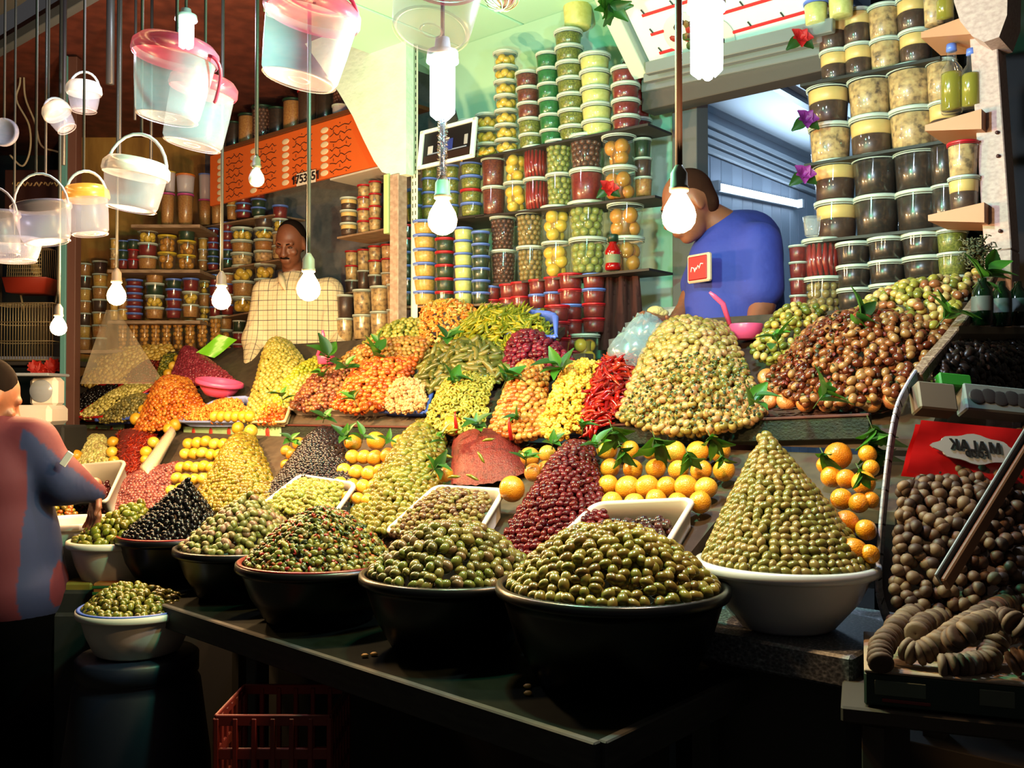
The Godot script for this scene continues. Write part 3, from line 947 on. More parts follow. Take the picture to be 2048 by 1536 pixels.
# a sprig of mint: stem and curved leaves
func sprig(p: Vector3, size: float, n: int, label: String, lean := Vector3.ZERO, called := "mint_sprig") -> void:
	var t := thing(called, label, "mint", p, "")
	var ax := (Vector3(rng.randf_range(-0.5, 0.5), 0.6, rng.randf_range(0.0, 0.5)) if lean == Vector3.ZERO else lean).normalized()
	var st := tool()
	tube(st, [-ax * size * 0.4, Vector3.ZERO, ax * size * 0.5], 0.0016, 6)
	put("stem", st, mat("mint_stem", Color(0.22, 0.3, 0.1), 0.6), t)
	for k in n:
		var a := TAU * k / n + rng.randf_range(-0.5, 0.5)
		var side := ax.cross(Vector3(0.3, 0.2, 1)).normalized()
		var dir := (side.rotated(ax, a) * rng.randf_range(0.5, 1.0) + ax * rng.randf_range(0.3, 1.1) + Vector3(0, -0.15, 0.25)).normalized()
		leaf(t, ax * size * rng.randf_range(-0.1, 0.45), dir, ax, size * rng.randf_range(0.8, 1.3), 0.27, mat("mint_%d" % (k % 3), [Color(0.14, 0.31, 0.07), Color(0.2, 0.4, 0.09), Color(0.1, 0.24, 0.06)][k % 3], 0.45, {"back": Color(0.15, 0.3, 0.05)}))
func leaf(parent: Node3D, at: Vector3, dir: Vector3, up: Vector3, len: float, wide: float, m: Material) -> void:
	var st := tool()
	var side := dir.cross(up).normalized()
	var nrm := side.cross(dir).normalized()
	var rows := []
	for i in 7:
		var v := i / 6.0
		var w: float = wide * len * pow(sin(PI * min(0.97, pow(v, 0.75) + 0.02)), 0.8)
		var c := at + dir * len * v - nrm * len * 0.25 * v * v
		rows.append([c - side * w + nrm * w * 0.35, c - side * w * 0.5 + nrm * w * 0.05, c - nrm * w * 0.08, c + side * w * 0.5 + nrm * w * 0.05, c + side * w + nrm * w * 0.35])
	grid(st, rows)
	put("leaf", st, m, parent)

func lower_tier() -> void:
	# boards of the counter
	var t := thing("display_counter", "long stepped wooden counter that carries all the sloping heaps", "counter", W(2.5, 0.9, 0))
	var base := t.position
	var cw := mat("counter_wood", Color(0.26, 0.22, 0.17), 0.7, {"noise": [Vector3(3, 9, 3), Color(0.2, 0.16, 0.12), Color(0.27, 0.22, 0.17), Color(0.33, 0.28, 0.22)]})
	var st := tool()
	slab(st, W(5.2, 0.57, 0.966) - base, W(0.2, 0.57, 0.966) - base, W(0.2, 1.13, 1.255) - base, W(5.2, 1.13, 1.255) - base, Vector3(0, -0.03, 0))
	slab(st, W(0.2, 0.9, 1.136) - base, W(-0.22, 0.9, 1.136) - base, W(-0.22, 1.13, 1.255) - base, W(0.2, 1.13, 1.255) - base, Vector3(0, -0.03, 0))
	put("lower_board", st, cw, t)
	st = tool()
	slab(st, W(5.2, 1.13, 1.30) - base, W(1.38, 1.13, 1.30) - base, W(1.38, 1.72, 1.70) - base, W(5.2, 1.72, 1.70) - base, Vector3(0, -0.03, 0))
	slab(st, W(1.38, 1.13, 1.30) - base, W(0.78, 1.13, 1.30) - base, W(0.78, 1.42, 1.497) - base, W(1.38, 1.42, 1.497) - base, Vector3(0, -0.03, 0))
	slab(st, W(0.78, 1.13, 1.30) - base, W(-0.22, 1.13, 1.30) - base, W(-0.22, 1.72, 1.70) - base, W(0.78, 1.72, 1.70) - base, Vector3(0, -0.03, 0))
	put("upper_board", st, cw, t)
	st = tool()
	slab(st, W(5.2, 0.58, 0.0) - base, W(0.2, 0.58, 0.0) - base, W(0.2, 0.58, 0.95) - base, W(5.2, 0.58, 0.95) - base, NN * 0.03)
	put("front_board", st, mat("counter_dark", Color(0.14, 0.13, 0.12), 0.8), t)
	for u in [-0.1, 1.2, 2.5, 3.8, 5.1]:
		st = tool()
		beam(st, W(u, 1.6, 0) - base, W(u, 1.6, 1.58) - base, 0.06, 0.06, NN)
		put("leg", st, cw, t)
	# ledge trims
	var moss := mat("moss_trim", Color(0.07, 0.10, 0.05), 0.8, {"noise": [8.0, Color(0.03, 0.05, 0.03), Color(0.07, 0.1, 0.05), Color(0.13, 0.18, 0.09)], "bump": 1.0})
	var mint := mat("mint_trim", Color(0.55, 0.68, 0.5), 0.6, {"noise": [3.0, Color(0.5, 0.63, 0.46), Color(0.56, 0.69, 0.51), Color(0.6, 0.72, 0.56)]})
	for q in [[[1742, 826], [1168, 850], 46, moss, "mossy dark green trim along the ledge at the right"], [[842, 852], [566, 848], 42, moss, "mossy dark green trim below the white olive tray"], [[565, 850], [370, 852], 36, mint, "mint green painted trim under the yellow lemon row"], [[246, 848], [100, 852], 25, mint, "mint green painted trim under the red tray at far left"]]:
		var a := PN(q[0][0], q[0][1], 1.115)
		var b := PN(q[1][0], q[1][1], 1.115)
		var h: float = q[2] / F * -(cb.inverse() * ((a + b) / 2 - EYE)).z
		var tr := thing("ledge_trim", q[4], "trim", (a + b) / 2)
		st = tool()
		beam(st, a - tr.position - Vector3(0, h / 2, 0), b - tr.position - Vector3(0, h / 2, 0), 0.02, h)
		put("board", st, q[3], tr)
		if q[3] == mint:
			for k in 5:
				st = tool()
				var c := a.lerp(b, 0.12 + 0.19 * k) - tr.position - Vector3(0, h * 0.5, 0) - NN * 0.011
				ball(st, c + Vector3(0, h * 0.15, 0), Vector3(0.016, h * 0.24, 0.003), 10, 6, wall_basis())
				ball(st, c - Vector3(0, h * 0.2, 0) + UU * 0.008, Vector3(0.008, h * 0.28, 0.003), 8, 6, wall_basis())
				ball(st, c - Vector3(0, h * 0.2, 0) - UU * 0.012, Vector3(0.008, h * 0.28, 0.003), 8, 6, wall_basis())
				put("red_motif", st, mat("motif_red", Color(0.62, 0.2, 0.16), 0.6), tr)
		else:
			st = tool()
			beam(st, a - tr.position - Vector3(0, 0.004, 0) - NN * 0.012, b - tr.position - Vector3(0, 0.004, 0) - NN * 0.012, 0.006, 0.008)
			put("lip", st, mat("trim_lip", Color(0.3, 0.12, 0.1), 0.5), tr)
	# heaps on the lower slope, left to right
	olives("l1", "pale_olive", Color(0.66, 0.62, 0.38), px_bed([[183, 872], [207, 872], [222, 925], [146, 930]], false, 0.021, 0.035), Vector3(0.0105, 0.0105, 0.0125), 0.021, "pale beige-green olive in the small cone at far left by the plastic bag", "pale olives in the small left cone", "inner heap of the small pale olive cone")
	var q2 := [[238, 862], [312, 862], [282, 950], [236, 950]]
	var ss := tool()
	ball(ss, Vector3.ZERO, Vector3(0.022, 0.002, 0.003), 6, 4)
	olives("l2", "red_shred", [Color(0.5, 0.1, 0.03), Color(0.42, 0.07, 0.03), Color(0.58, 0.16, 0.04), Color(0.36, 0.05, 0.02)], px_bed(q2, false, 0.013, 0.05, 0.01, 0.6), Vector3(0.004, 0.004, 0.004), 0.013, "shred of red pickled carrot in the red heap", "red shreds at the left", "heap of red shredded pickle", {"meshes": [fin(ss)], "wild": 0.6, "category": "shred", "rough": 0.4, "under": 0.4, "most": 250})
	core("red_mound", "red core of the shredded pickle heap", q2, false, 0.045, mat("red_mound", Color(0.4, 0.07, 0.03), 0.7))
	olives("l4", "pink_olive", [Color(0.40, 0.2, 0.2), Color(0.46, 0.25, 0.24), Color(0.36, 0.17, 0.18), Color(0.5, 0.3, 0.27)], px_bed([[262, 950], [358, 925], [330, 1010], [200, 1018]], false, 0.0175, 0.04), Vector3(0.0092, 0.0092, 0.0108), 0.0175, "dusty pink olive in the heap under the clear plastic bag", "pink olives in the left heap", "inner heap of dusty pink olives")
	# clear bag of grain standing on the pink olives
	var bag := thing("grain_bag", "clear plastic bag of pale grains standing on the pink olives", "bag", SL(320, 945, 0.05))
	st = tool()
	var rows := []
	for i in 9:
		var v := i / 8.0
		var c := SL(346, 862, 0.06).lerp(SL(290, 950, 0.05), v) - bag.position
		var row := []
		var ax := (SL(372, 885, 0.06) - SL(330, 860, 0.06)).normalized()
		for j in 16:
			var a := TAU * j / 16
			var r := lerpf(0.05, 0.085, v) * (1.0 + 0.05 * sin(j * 3.0 + i))
			row.append(c + ax * cos(a) * r + Vector3(0, 0.8, 0.6) * sin(a) * r * 0.45)
		rows.append(row)
	loft(st, rows, true, true)
	put("grain", st, mat("grain", Color(0.78, 0.68, 0.52), 0.6, {"noise": [20.0, Color(0.68, 0.56, 0.4), Color(0.78, 0.68, 0.52), Color(0.86, 0.78, 0.64)]}), bag)
	var st2 := tool()
	var rows2 := []
	for r in rows:
		var c := Vector3.ZERO
		for p in r: c += p / r.size()
		var rr := []
		for p in r: rr.append(c + (p - c) * 1.06 + Vector3(0, 0.002, 0.002))
		rows2.append(rr)
	loft(st2, rows2, true, true)
	put("film", st2, mat("clear_film", Color(0.95, 0.96, 0.98), 0.12, {"alpha": 0.12}), bag)
	var yel := [Color(0.76, 0.58, 0.13), Color(0.72, 0.53, 0.11), Color(0.78, 0.62, 0.2)]
	lemons([[120, 888, 26], [142, 886, 26], [165, 885, 26], [130, 908, 26], [152, 912, 26], [226, 884, 24], [224, 904, 24], [228, 922, 22]], false, 0.05, "yellow lemon beside the small pale olive cone at far left", "lemons at far left", "ylemon", yel)
	lemons([[307, 885, 24], [292, 904, 24], [290, 920, 20]], false, 0.06, "yellow lemon between the red shreds and the plastic bag", "lemons by the plastic bag", "ylemon", yel)
	var lst := []
	for r in [[372, 452, 886, 5], [366, 444, 908, 5], [357, 428, 934, 5], [348, 412, 957, 4], [338, 384, 980, 3]]:
		for k in r[3]: lst.append([lerpf(r[0], r[1], (k + 0.3) / (r[3] - 0.4)), r[2] + rng.randf_range(-3, 3), 25])
	lemons(lst, false, 0.05, "small bright yellow lemon in the neat rows left of the green cone", "yellow lemon rows", "ylemon", yel)
	olives("l6", "golden_olive", Color(0.42, 0.36, 0.1), px_bed([[476, 872], [506, 872], [566, 1010], [380, 1010]], false, 0.0215, 0.075), Vector3(0.0115, 0.0115, 0.0138), 0.0215, "golden green olive in the tall cone between the yellow lemons and the black cone", "golden green olives left of the black cone", "inner heap of the golden green cone")
	lemons([[476, 856, 26], [502, 862, 27]], false, 0.05, "yellow lemon lying on top of the golden green cone", "lemons on the golden cone", "ylemon", yel)
	lemons([[573, 902, 24], [598, 888, 28], [584, 910, 26], [572, 930, 24]], false, 0.02, "dull orange lemon behind the black olive cone", "lemons behind the black cone", "olemon", [Color(0.72, 0.47, 0.12), Color(0.68, 0.42, 0.1)])
	olives("l8", "small_black_olive", [Color(0.09, 0.07, 0.09), Color(0.13, 0.08, 0.11), Color(0.07, 0.06, 0.08)], px_bed([[638, 856], [672, 858], [715, 985], [520, 1000]], false, 0.0145, 0.06, 0.03), Vector3(0.0082, 0.0082, 0.0095), 0.0145, "small shiny black olive in the tall cone left of the lemon stack", "black olives in the tall cone", "inner heap of the tall black olive cone", {"rough": 0.18})
	var org := [Color(0.85, 0.55, 0.13), Color(0.88, 0.6, 0.17), Color(0.8, 0.5, 0.1)]
	lemons([[706, 886, 36], [752, 882, 40], [800, 886, 36], [705, 914, 30], [728, 914, 30], [750, 916, 34], [776, 912, 34], [688, 942, 32], [712, 944, 32], [738, 947, 32], [760, 942, 30], [680, 968, 30], [704, 972, 32], [726, 974, 32], [748, 972, 30], [694, 996, 28], [716, 998, 28], [735, 1000, 26]], false, 0.045, "orange-yellow lemon in the stack between the black and the green cones", "lemons in the stack by the black cone", "olemon2", org)
	olives("l10", "yellow_green_olive", Color(0.43, 0.385, 0.14), px_bed([[838, 842], [888, 848], [880, 1045], [695, 1042]], false, 0.0232, 0.07), Vector3(0.0122, 0.0122, 0.015), 0.0232, "large yellow-green olive in the neat leaning cone left of the red paste", "yellow-green olives in the leaning cone", "inner heap of the leaning yellow-green cone")
	# red paste with mint and peppers stuck in it
	var rq := [[906, 872], [1034, 868], [1052, 944], [902, 968]]
	core("chilli_paste", "block of bright red chilli paste stuck with peppers and mint", rq, false, 0.05, mat("paste", Color(0.5, 0.085, 0.06), 0.55, {"noise": [9.0, Color(0.3, 0.035, 0.03), Color(0.4, 0.065, 0.05), Color(0.48, 0.11, 0.08)], "bump": 1.2, "bfreq": 0.06}), 0.005, "paste")
	var gp := mat("green_pepper", Color(0.42, 0.4, 0.08), 0.3)
	for q in [[905, 862, 30, 0.3], [893, 912, 34, -0.2], [962, 915, 34, -1.0], [977, 880, 28, 0.2], [908, 954, 26, 0.1], [945, 955, 30, -0.4]]:
		var p := SL(q[0], q[1], 0.115)
		st = tool()
		var dir := Vector3(cos(q[3]), sin(q[3]), 0.35).normalized() * 0.022
		tube(st, [-dir, -dir * 0.3 + Vector3(0, 0.002, 0), dir * 0.5, dir], [0.002, 0.0055, 0.005, 0.001], 8)
		var o := put("green_chilli", st, gp)
		o.position = p
		tag(o, "small green chilli pressed into the red paste", "chilli", "green chillies on the red paste")
	for q in [[912, 848], [1020, 862]]:
		var p := SL(q[0], q[1], 0.10)
		st = tool()
		tube(st, [Vector3(0.004, -0.03, 0), Vector3(0, 0, 0.002), Vector3(-0.004, 0.03, 0), Vector3(-0.002, 0.045, 0)], [0.006, 0.007, 0.004, 0.001], 8)
		var o := put("red_chilli", st, mat("red_chilli", Color(0.6, 0.05, 0.04), 0.25))
		o.position = p
		tag(o, "red chilli standing upright at the %s edge of the red paste" % ("left" if q[0] < 950 else "right"), "chilli")
	lemons([[907, 852, 44], [890, 948, 34]], false, 0.07, "yellow lemon at the edge of the red paste by the green cone", "lemons left of the red paste", "olemon2", org)
	lemons([[1060, 914, 42], [1095, 908, 36], [1066, 945, 38], [1090, 938, 34]], false, 0.06, "lemon between the red paste and the purple cone", "lemons by the purple cone", "olemon3", [Color(0.8, 0.55, 0.2), Color(0.78, 0.5, 0.14)])
	lemons([[1024, 978, 54]], false, 0.08, "big orange lemon at the corner of the white tray of brown olives", "", "olemon2", org)
	olives("l13", "purple_olive", [Color(0.30, 0.055, 0.085), Color(0.36, 0.08, 0.11), Color(0.25, 0.04, 0.07), Color(0.33, 0.07, 0.07)], px_bed([[1140, 884], [1182, 888], [1216, 1060], [990, 1098]], false, 0.0185, 0.07, 0.03), Vector3(0.0098, 0.0098, 0.0116), 0.0185, "shiny dark purple olive in the tall cone at the centre right", "dark purple olives in the tall cone", "inner heap of the tall dark purple cone", {"rough": 0.16})
	lst = []
	for r in [[1214, 1440, 902, 6, 42], [1220, 1448, 938, 6, 44], [1216, 1412, 974, 6, 46], [1224, 1400, 1004, 5, 44]]:
		for k in r[3]: lst.append([lerpf(r[0], r[1], float(k) / (r[3] - 1)), r[2] + rng.randf_range(-4, 4), r[4] + rng.randf_range(-3, 6)])
	lemons(lst, false, 0.03, "orange-yellow lemon in the rows between the purple cone and the big green cone", "lemon rows behind the tray of purple olives", "olemon4", [Color(0.83, 0.55, 0.13), Color(0.86, 0.6, 0.18), Color(0.8, 0.52, 0.1)])
	# white bowl with its tall cone on the granite slab
	st = tool()
	box(st, Transform3D(wall_basis(), W(-0.07, 0.70, 0.862)), Vector3(0.42, 0.066, 0.46), 0.006)
	tag(put("granite_slab", st, mat("granite", Color(0.4, 0.4, 0.42), 0.45, {"noise": [7.0, Color(0.05, 0.05, 0.06), Color(0.34, 0.34, 0.36), Color(0.7, 0.69, 0.7)], "cell": true, "freq": 0.08})), "speckled granite slab under the white enamel bowl", "slab")
	st = tool()
	box(st, Transform3D(wall_basis(), W(-0.07, 0.72, 0.414)), Vector3(0.36, 0.826, 0.38), 0.006)
	tag(put("slab_stand", st, mat("leg_dark", Color(0.16, 0.15, 0.13), 0.7)), "dark block that holds up the granite slab", "stand")
	var c := P(1572, 1100, 2.12)
	c.y = 0.896
	basin("white_bowl", "wide white enamel bowl holding the tallest green olive cone", c, 0.19, 0.146, mat("enamel", Color(0.72, 0.72, 0.75), 0.3, {"coat": 0.5}), null, "", 0.55)
	var apex := P(1532, 868, 2.3)
	olives("l15", "amber_green_olive", [Color(0.43, 0.38, 0.18), Color(0.40, 0.37, 0.16), Color(0.46, 0.385, 0.2), Color(0.36, 0.33, 0.14), Color(0.48, 0.40, 0.22)], cone_pts(apex, c + Vector3(0, 0.15, 0), Vector3(0.176, 0, 0), Vector3(0, 0, 0.176), 0.0205, -0.5, PI + 0.5, 0.008, 0.2), Vector3(0.0108, 0.0108, 0.013), 0.0205, "olive-green olive in the tall cone rising from the white enamel bowl", "olives in the white bowl", "inner heap of the cone in the white bowl")
	lemons([[1676, 912, 56], [1662, 954, 44], [1692, 958, 40], [1727, 966, 48], [1683, 998, 44], [1718, 1006, 42], [1742, 1000, 34], [1692, 1046, 54], [1732, 1060, 44], [1708, 1104, 58], [1740, 1108, 40], [1735, 908, 38], [1742, 936, 34], [1650, 930, 36]], false, 0.05, "big wet orange-yellow lemon stacked against the clear side panel", "lemons by the clear panel", "olemon5", [Color(0.82, 0.5, 0.08), Color(0.86, 0.55, 0.1), Color(0.8, 0.46, 0.07)])
	# white trays among the heaps
	var tw := mat("tray_white", Color(0.84, 0.8, 0.76), 0.4)
	var r1 := [SL(600, 950, 0.075), SL(708, 967, 0.075), SL(655, 1042, 0.075), SL(528, 1006, 0.075)]
	var tr1 := tray("basket", "small white perforated basket of pale olives behind the olive salad", r1, 0.07, tw)
	for k in 7:
		for j in 3:
			st = tool()
			var p: Vector3 = r1[1].lerp(r1[2], 0.12 + k * 0.125) - tr1.position
			var outw: Vector3 = (r1[1] - r1[0]).normalized()
			box(st, Transform3D(Basis(outw, Vector3.UP, outw.cross(Vector3.UP)), p + outw * (0.006 - j * 0.002) - Vector3(0, 0.022 + j * 0.016, 0)), Vector3(0.004, 0.011, 0.011), 0.001)
			put("hole", st, mat("hole_dark", Color(0.2, 0.17, 0.14), 0.8), tr1)
	olives("t1", "basket_olive", Color(0.5, 0.48, 0.2), bed_pts(r1[0].lerp(r1[2], 0.1), r1[1].lerp(r1[3], 0.12), r1[2].lerp(r1[0], 0.04), r1[3].lerp(r1[1], 0.04), 0.0195, 0.02, 0.4), Vector3(0.0098, 0.0098, 0.0125), 0.0195, "pale green olive in the perforated white basket", "olives in the perforated basket", "inner heap in the perforated basket")
	var r3 := [SL(872, 972, 0.07), SL(1004, 980, 0.07), SL(955, 1062, 0.07), SL(772, 1062, 0.07)]
	tray("white_tray", "white plastic tray of small brown olives behind the second black basin", r3, 0.075, tw)
	olives("t2", "brown_olive", [Color(0.4, 0.3, 0.17), Color(0.45, 0.36, 0.2), Color(0.36, 0.24, 0.18), Color(0.42, 0.37, 0.18)], bed_pts(r3[0].lerp(r3[2], 0.08), r3[1].lerp(r3[3], 0.12), r3[2].lerp(r3[0], 0.03), r3[3].lerp(r3[1], 0.03), 0.0175, 0.03, 0.45), Vector3(0.009, 0.009, 0.0108), 0.0175, "small brownish olive in the white tray behind the second basin", "olives in the tray of brown olives", "inner heap in the tray of brown olives")
	var r4 := [SL(1192, 1007, 0.06), SL(1384, 998, 0.06), SL(1322, 1098, 0.06), SL(1080, 1112, 0.06)]
	tray("white_tray", "white plastic tray half full of purple olives behind the nearest basin", r4, 0.085, tw, 0.1)
	olives("t3", "dull_purple_olive", [Color(0.22, 0.1, 0.12), Color(0.16, 0.07, 0.09), Color(0.28, 0.14, 0.14), Color(0.2, 0.12, 0.1)], bed_pts(r4[0].lerp(r4[2], 0.18) - Vector3(0, 0.03, 0), r4[1].lerp(r4[3], 0.16) - Vector3(0, 0.03, 0), r4[2].lerp(r4[0], 0.04) - Vector3(0, 0.015, 0), r4[3].lerp(r4[1], 0.04) - Vector3(0, 0.015, 0), 0.019, 0.015, 0.45), Vector3(0.0098, 0.0098, 0.0115), 0.019, "dull purple olive lying in the white tray behind the nearest basin", "olives in the tray of purple olives", "inner heap in the tray of purple olives")
	# mint
	for q in [[648, 838, 0.05, 5, "mint sprig hanging over the white tray's front above the black cone"], [690, 880, 0.05, 5, "mint sprig at the right flank of the tall black cone"], [725, 878, 0.045, 4, "mint sprig lying on the lemon stack's top left"], [772, 885, 0.05, 4, "mint sprig on the lemon stack's top right"], [580, 884, 0.05, 5, "mint sprig on the trim left of the black cone"], [888, 880, 0.05, 5, "mint sprig on the shoulder of the red paste"], [868, 940, 0.055, 6, "mint sprig between green cone and red paste"], [958, 856, 0.06, 6, "mint sprig standing in the top of the red paste"], [1038, 838, 0.04, 5, "mint sprig under the orange cone by the red paste"], [1052, 924, 0.055, 5, "mint sprig at the right end of the red paste"], [1105, 890, 0.04, 4, "mint sprig on the lemons left of the purple cone"], [1165, 862, 0.045, 5, "mint sprig above the tip of the purple cone"], [1195, 895, 0.05, 5, "mint sprig right beside the tip of the purple cone"], [1222, 852, 0.07, 6, "large mint sprig hanging over the mossy trim under the red chillies"], [1310, 878, 0.075, 6, "largest mint sprig hanging over the mossy trim at its middle"], [1240, 893, 0.05, 5, "mint sprig on the upper left lemons under the mossy trim"], [1374, 905, 0.05, 5, "drooping mint sprig on the lemons below the mossy trim"], [1420, 872, 0.055, 5, "mint sprig on the mossy trim right of the middle"], [1442, 912, 0.04, 4, "small mint sprig beside the tall green cone"], [1645, 905, 0.04, 4, "small mint sprig behind the top of the white bowl's cone"], [1718, 938, 0.045, 5, "small mint sprig among the big lemons by the clear panel"]]:
		sprig(SL(q[0], q[1], 0.11), q[2], q[3], q[4], Vector3(0.1, -0.5, 0.5) if q[1] > 845 and q[0] > 1200 else Vector3.ZERO)

func knob_mesh(key: String, r: float, n: int, sd: int) -> Mesh:      # a lumpy piece: several small balls round a middle one
	if protos.has(key): return protos[key]
	var g := RandomNumberGenerator.new()
	g.seed = sd
	var st := tool()
	ball(st, Vector3.ZERO, r * 0.7, 7, 5)
	for k in n:
		var d := Vector3(g.randf_range(-1, 1), g.randf_range(-0.4, 1), g.randf_range(-1, 1)).normalized()
		ball(st, d * r * 0.6, r * g.randf_range(0.3, 0.5), 6, 4)
	protos[key] = fin(st)
	return protos[key]
func pod_mesh(key: String, len: float, r: float, bend: float, seg := 7) -> Mesh:     # a bent tapering pod lying along x
	if protos.has(key): return protos[key]
	var st := tool()
	var pts := []
	var rr := []
	for i in 9:
		var v := i / 8.0
		pts.append(Vector3((v - 0.5) * len, 0, bend * len * 4 * v * (1 - v) + 0.03 * len * sin(v * 7)))
		rr.append(r * (0.25 if i == 0 else (sqrt(sin(PI * clamp(v * 0.55 + 0.2, 0, 1))) if i < 8 else 0.12) * lerpf(1.0, 0.45, v)))
	tube(st, pts, rr, seg)
	tube(st, [pts[0], pts[0] + Vector3(-0.14 * len, 0, -0.03 * len)], [r * 0.22, r * 0.18], 5)
	protos[key] = fin(st)
	return protos[key]
func gherkin_mesh(key: String, len: float, r: float, bend: float) -> Mesh:
	if protos.has(key): return protos[key]
	var st := tool()
	var pts := []
	var rr := []
	for i in 11:
		var v := i / 10.0
		pts.append(Vector3((v - 0.5) * len, 0, bend * len * 4 * v * (1 - v)))
		rr.append(max(0.12, pow(sin(PI * clamp(v, 0.02, 0.98)), 0.4)) * r * (1.0 + 0.06 * sin(i * 2.2)))
	tube(st, pts, rr, 9)
	protos[key] = fin(st)
	return protos[key]
func ring_mesh(key: String, r: float, t: float) -> Mesh:
	if protos.has(key): return protos[key]
	var st := tool()
	var rows := []
	for i in 13:
		var a := TAU * (i % 12) / 12
		var row := PackedVector3Array()
		for j in 6:
			var b := TAU * j / 6
			row.append(Vector3(cos(a) * (r + cos(b) * t), sin(b) * t * 1.5, sin(a) * (r + cos(b) * t)))
		rows.append(row)
	grid(st, rows, true)
	protos[key] = fin(st)
	return protos[key]
func bits(key: String, called: String, cat: String, cols: Array, pts: Array, meshes: Array, s: float, label: String, group: String, heap: String, opt := {}) -> void:
	var o := {"called": called, "label": label, "group": group, "category": cat, "heap": heap, "meshes": meshes, "mats": tones(key, cols, opt.get("rough", 0.3)), "s": s, "vary": 0.2, "wild": 0.5}
	o.merge(opt, true)
	pile(pts, o)

func upper_tier() -> void:
	var redp := mat("red_plastic", Color(0.7, 0.09, 0.08), 0.35)
	var bluep := mat("blue_plastic", Color(0.3, 0.4, 0.78), 0.35)
	var tw: Material = mats["tray_white"]
	var trq := func(q: Array, h: float) -> Array:
		var c := []
		for p in q: c.append(SU(p[0], p[1], h))
		return c
	var fill := func(c: Array, k := 0.06) -> Array:
		return [c[0].lerp(c[2], k), c[1].lerp(c[3], k), c[2].lerp(c[0], k), c[3].lerp(c[1], k)]
	# far left: two red trays and a blue one
	var c: Array = trq.call([[196, 770], [246, 768], [146, 832], [94, 834]], 0.06)
	tray("red_tray", "red tray of black olives at the far left of the upper ledge", c, 0.05, redp, 0.1, 0.014, "")
	var f: Array = fill.call(c)
	olives("u1", "black_olive_far", [Color(0.05, 0.04, 0.045), Color(0.08, 0.06, 0.06), Color(0.04, 0.03, 0.03)], bed_pts(f[0], f[1], f[2], f[3], 0.022, 0.02, 0.4), Vector3(0.0105, 0.0105, 0.012), 0.022, "black olive in the red tray at far left", "black olives in the red tray", "inner heap of black olives in the red tray")
	c = trq.call([[254, 766], [318, 766], [206, 832], [150, 832]], 0.06)
	tray("red_tray", "red tray of pale chopped olives, second from the far left", c, 0.05, redp, 0.1, 0.014, "")
	f = fill.call(c)
	olives("u2", "pale_olive_far", [Color(0.68, 0.62, 0.32), Color(0.6, 0.55, 0.28), Color(0.74, 0.68, 0.4)], bed_pts(f[0], f[1], f[2], f[3], 0.02, 0.03, 0.4), Vector3(0.0098, 0.0085, 0.011), 0.02, "pale chopped olive in the second red tray from the left", "pale olives in the red tray", "inner heap of pale olives in the red tray")
	c = trq.call([[268, 786], [322, 790], [272, 832], [188, 840]], 0.05)
	tray("blue_tray", "blue scalloped tray of grey-green olives at the left of the orange heap", c, 0.05, bluep, 0.12, 0.014, "", 0.006)
	f = fill.call(c)
	olives("u3", "grey_olive", [Color(0.42, 0.38, 0.2), Color(0.33, 0.31, 0.17), Color(0.5, 0.45, 0.24)], bed_pts(f[0], f[1], f[2], f[3], 0.02, 0.03, 0.35), Vector3(0.0098, 0.0098, 0.0115), 0.02, "grey-green olive in the blue scalloped tray at the left", "grey-green olives in the blue tray", "inner heap of grey-green olives")
	olives("u4", "orange_olive", [Color(0.66, 0.34, 0.1), Color(0.72, 0.42, 0.13), Color(0.58, 0.26, 0.08), Color(0.75, 0.48, 0.2)], px_bed([[322, 760], [378, 758], [408, 812], [268, 862]], true, 0.0225, 0.08, 0.04), Vector3(0.0112, 0.0112, 0.0125), 0.0225, "orange-brown olive in the heap left of the pink bowl", "orange-brown olives left of the pink bowl", "inner heap of orange-brown olives at the left")
	lemons([[272, 838, 26], [288, 820, 24]], true, 0.05, "yellow lemon at the left foot of the orange-brown heap", "lemons at the orange heap", "ylemon", [Color(), Color(), Color()])
	lemons([[326, 848, 26], [350, 850, 26], [338, 858, 24]], true, 0.02, "yellow lemon above the clear bag of grain", "lemons above the grain bag", "ylemon", [Color(), Color(), Color()])
	olives("u5", "red_piece", [Color(0.3, 0.06, 0.03), Color(0.4, 0.1, 0.05), Color(0.22, 0.06, 0.03)], px_bed([[292, 727], [326, 724], [322, 757], [248, 758]], true, 0.022, 0.04, 0.02, 0.5), Vector3(0.012, 0.006, 0.009), 0.022, "dark red dried piece in the small heap behind the red trays", "dark red pieces behind the red trays", "heap of dark red dried pieces", {"category": "pepper", "most": 120, "wild": 1.2})
	olives("u5b", "green_piece", [Color(0.35, 0.36, 0.1), Color(0.5, 0.46, 0.16), Color(0.25, 0.27, 0.09)], px_bed([[330, 712], [352, 708], [338, 757], [312, 760]], true, 0.02, 0.03, 0.02, 0.5), Vector3(0.01, 0.008, 0.011), 0.02, "chopped green piece beside the pink cone", "green pieces beside the pink cone", "heap of chopped green pieces", {"category": "pickle", "most": 80, "wild": 1.0})
	olives("u5c", "yellow_piece", [Color(0.72, 0.58, 0.25), Color(0.66, 0.5, 0.2), Color(0.78, 0.66, 0.36)], px_bed([[205, 705], [345, 690], [262, 768], [165, 768]], true, 0.028, 0.06, 0.0, 0.5), Vector3(0.016, 0.012, 0.014), 0.028, "pale yellow pickled piece behind the cloudy sheet at far left", "yellow pieces at far left", "heap of pale yellow pickled pieces", {"category": "pickle", "most": 150, "wild": 1.0})
	lemons([[356, 718, 18], [346, 732, 19], [336, 747, 20]], true, 0.04, "small yellow lemon in the line left of the pink cone", "lemons left of the pink cone", "ylemon", [Color(), Color(), Color()])
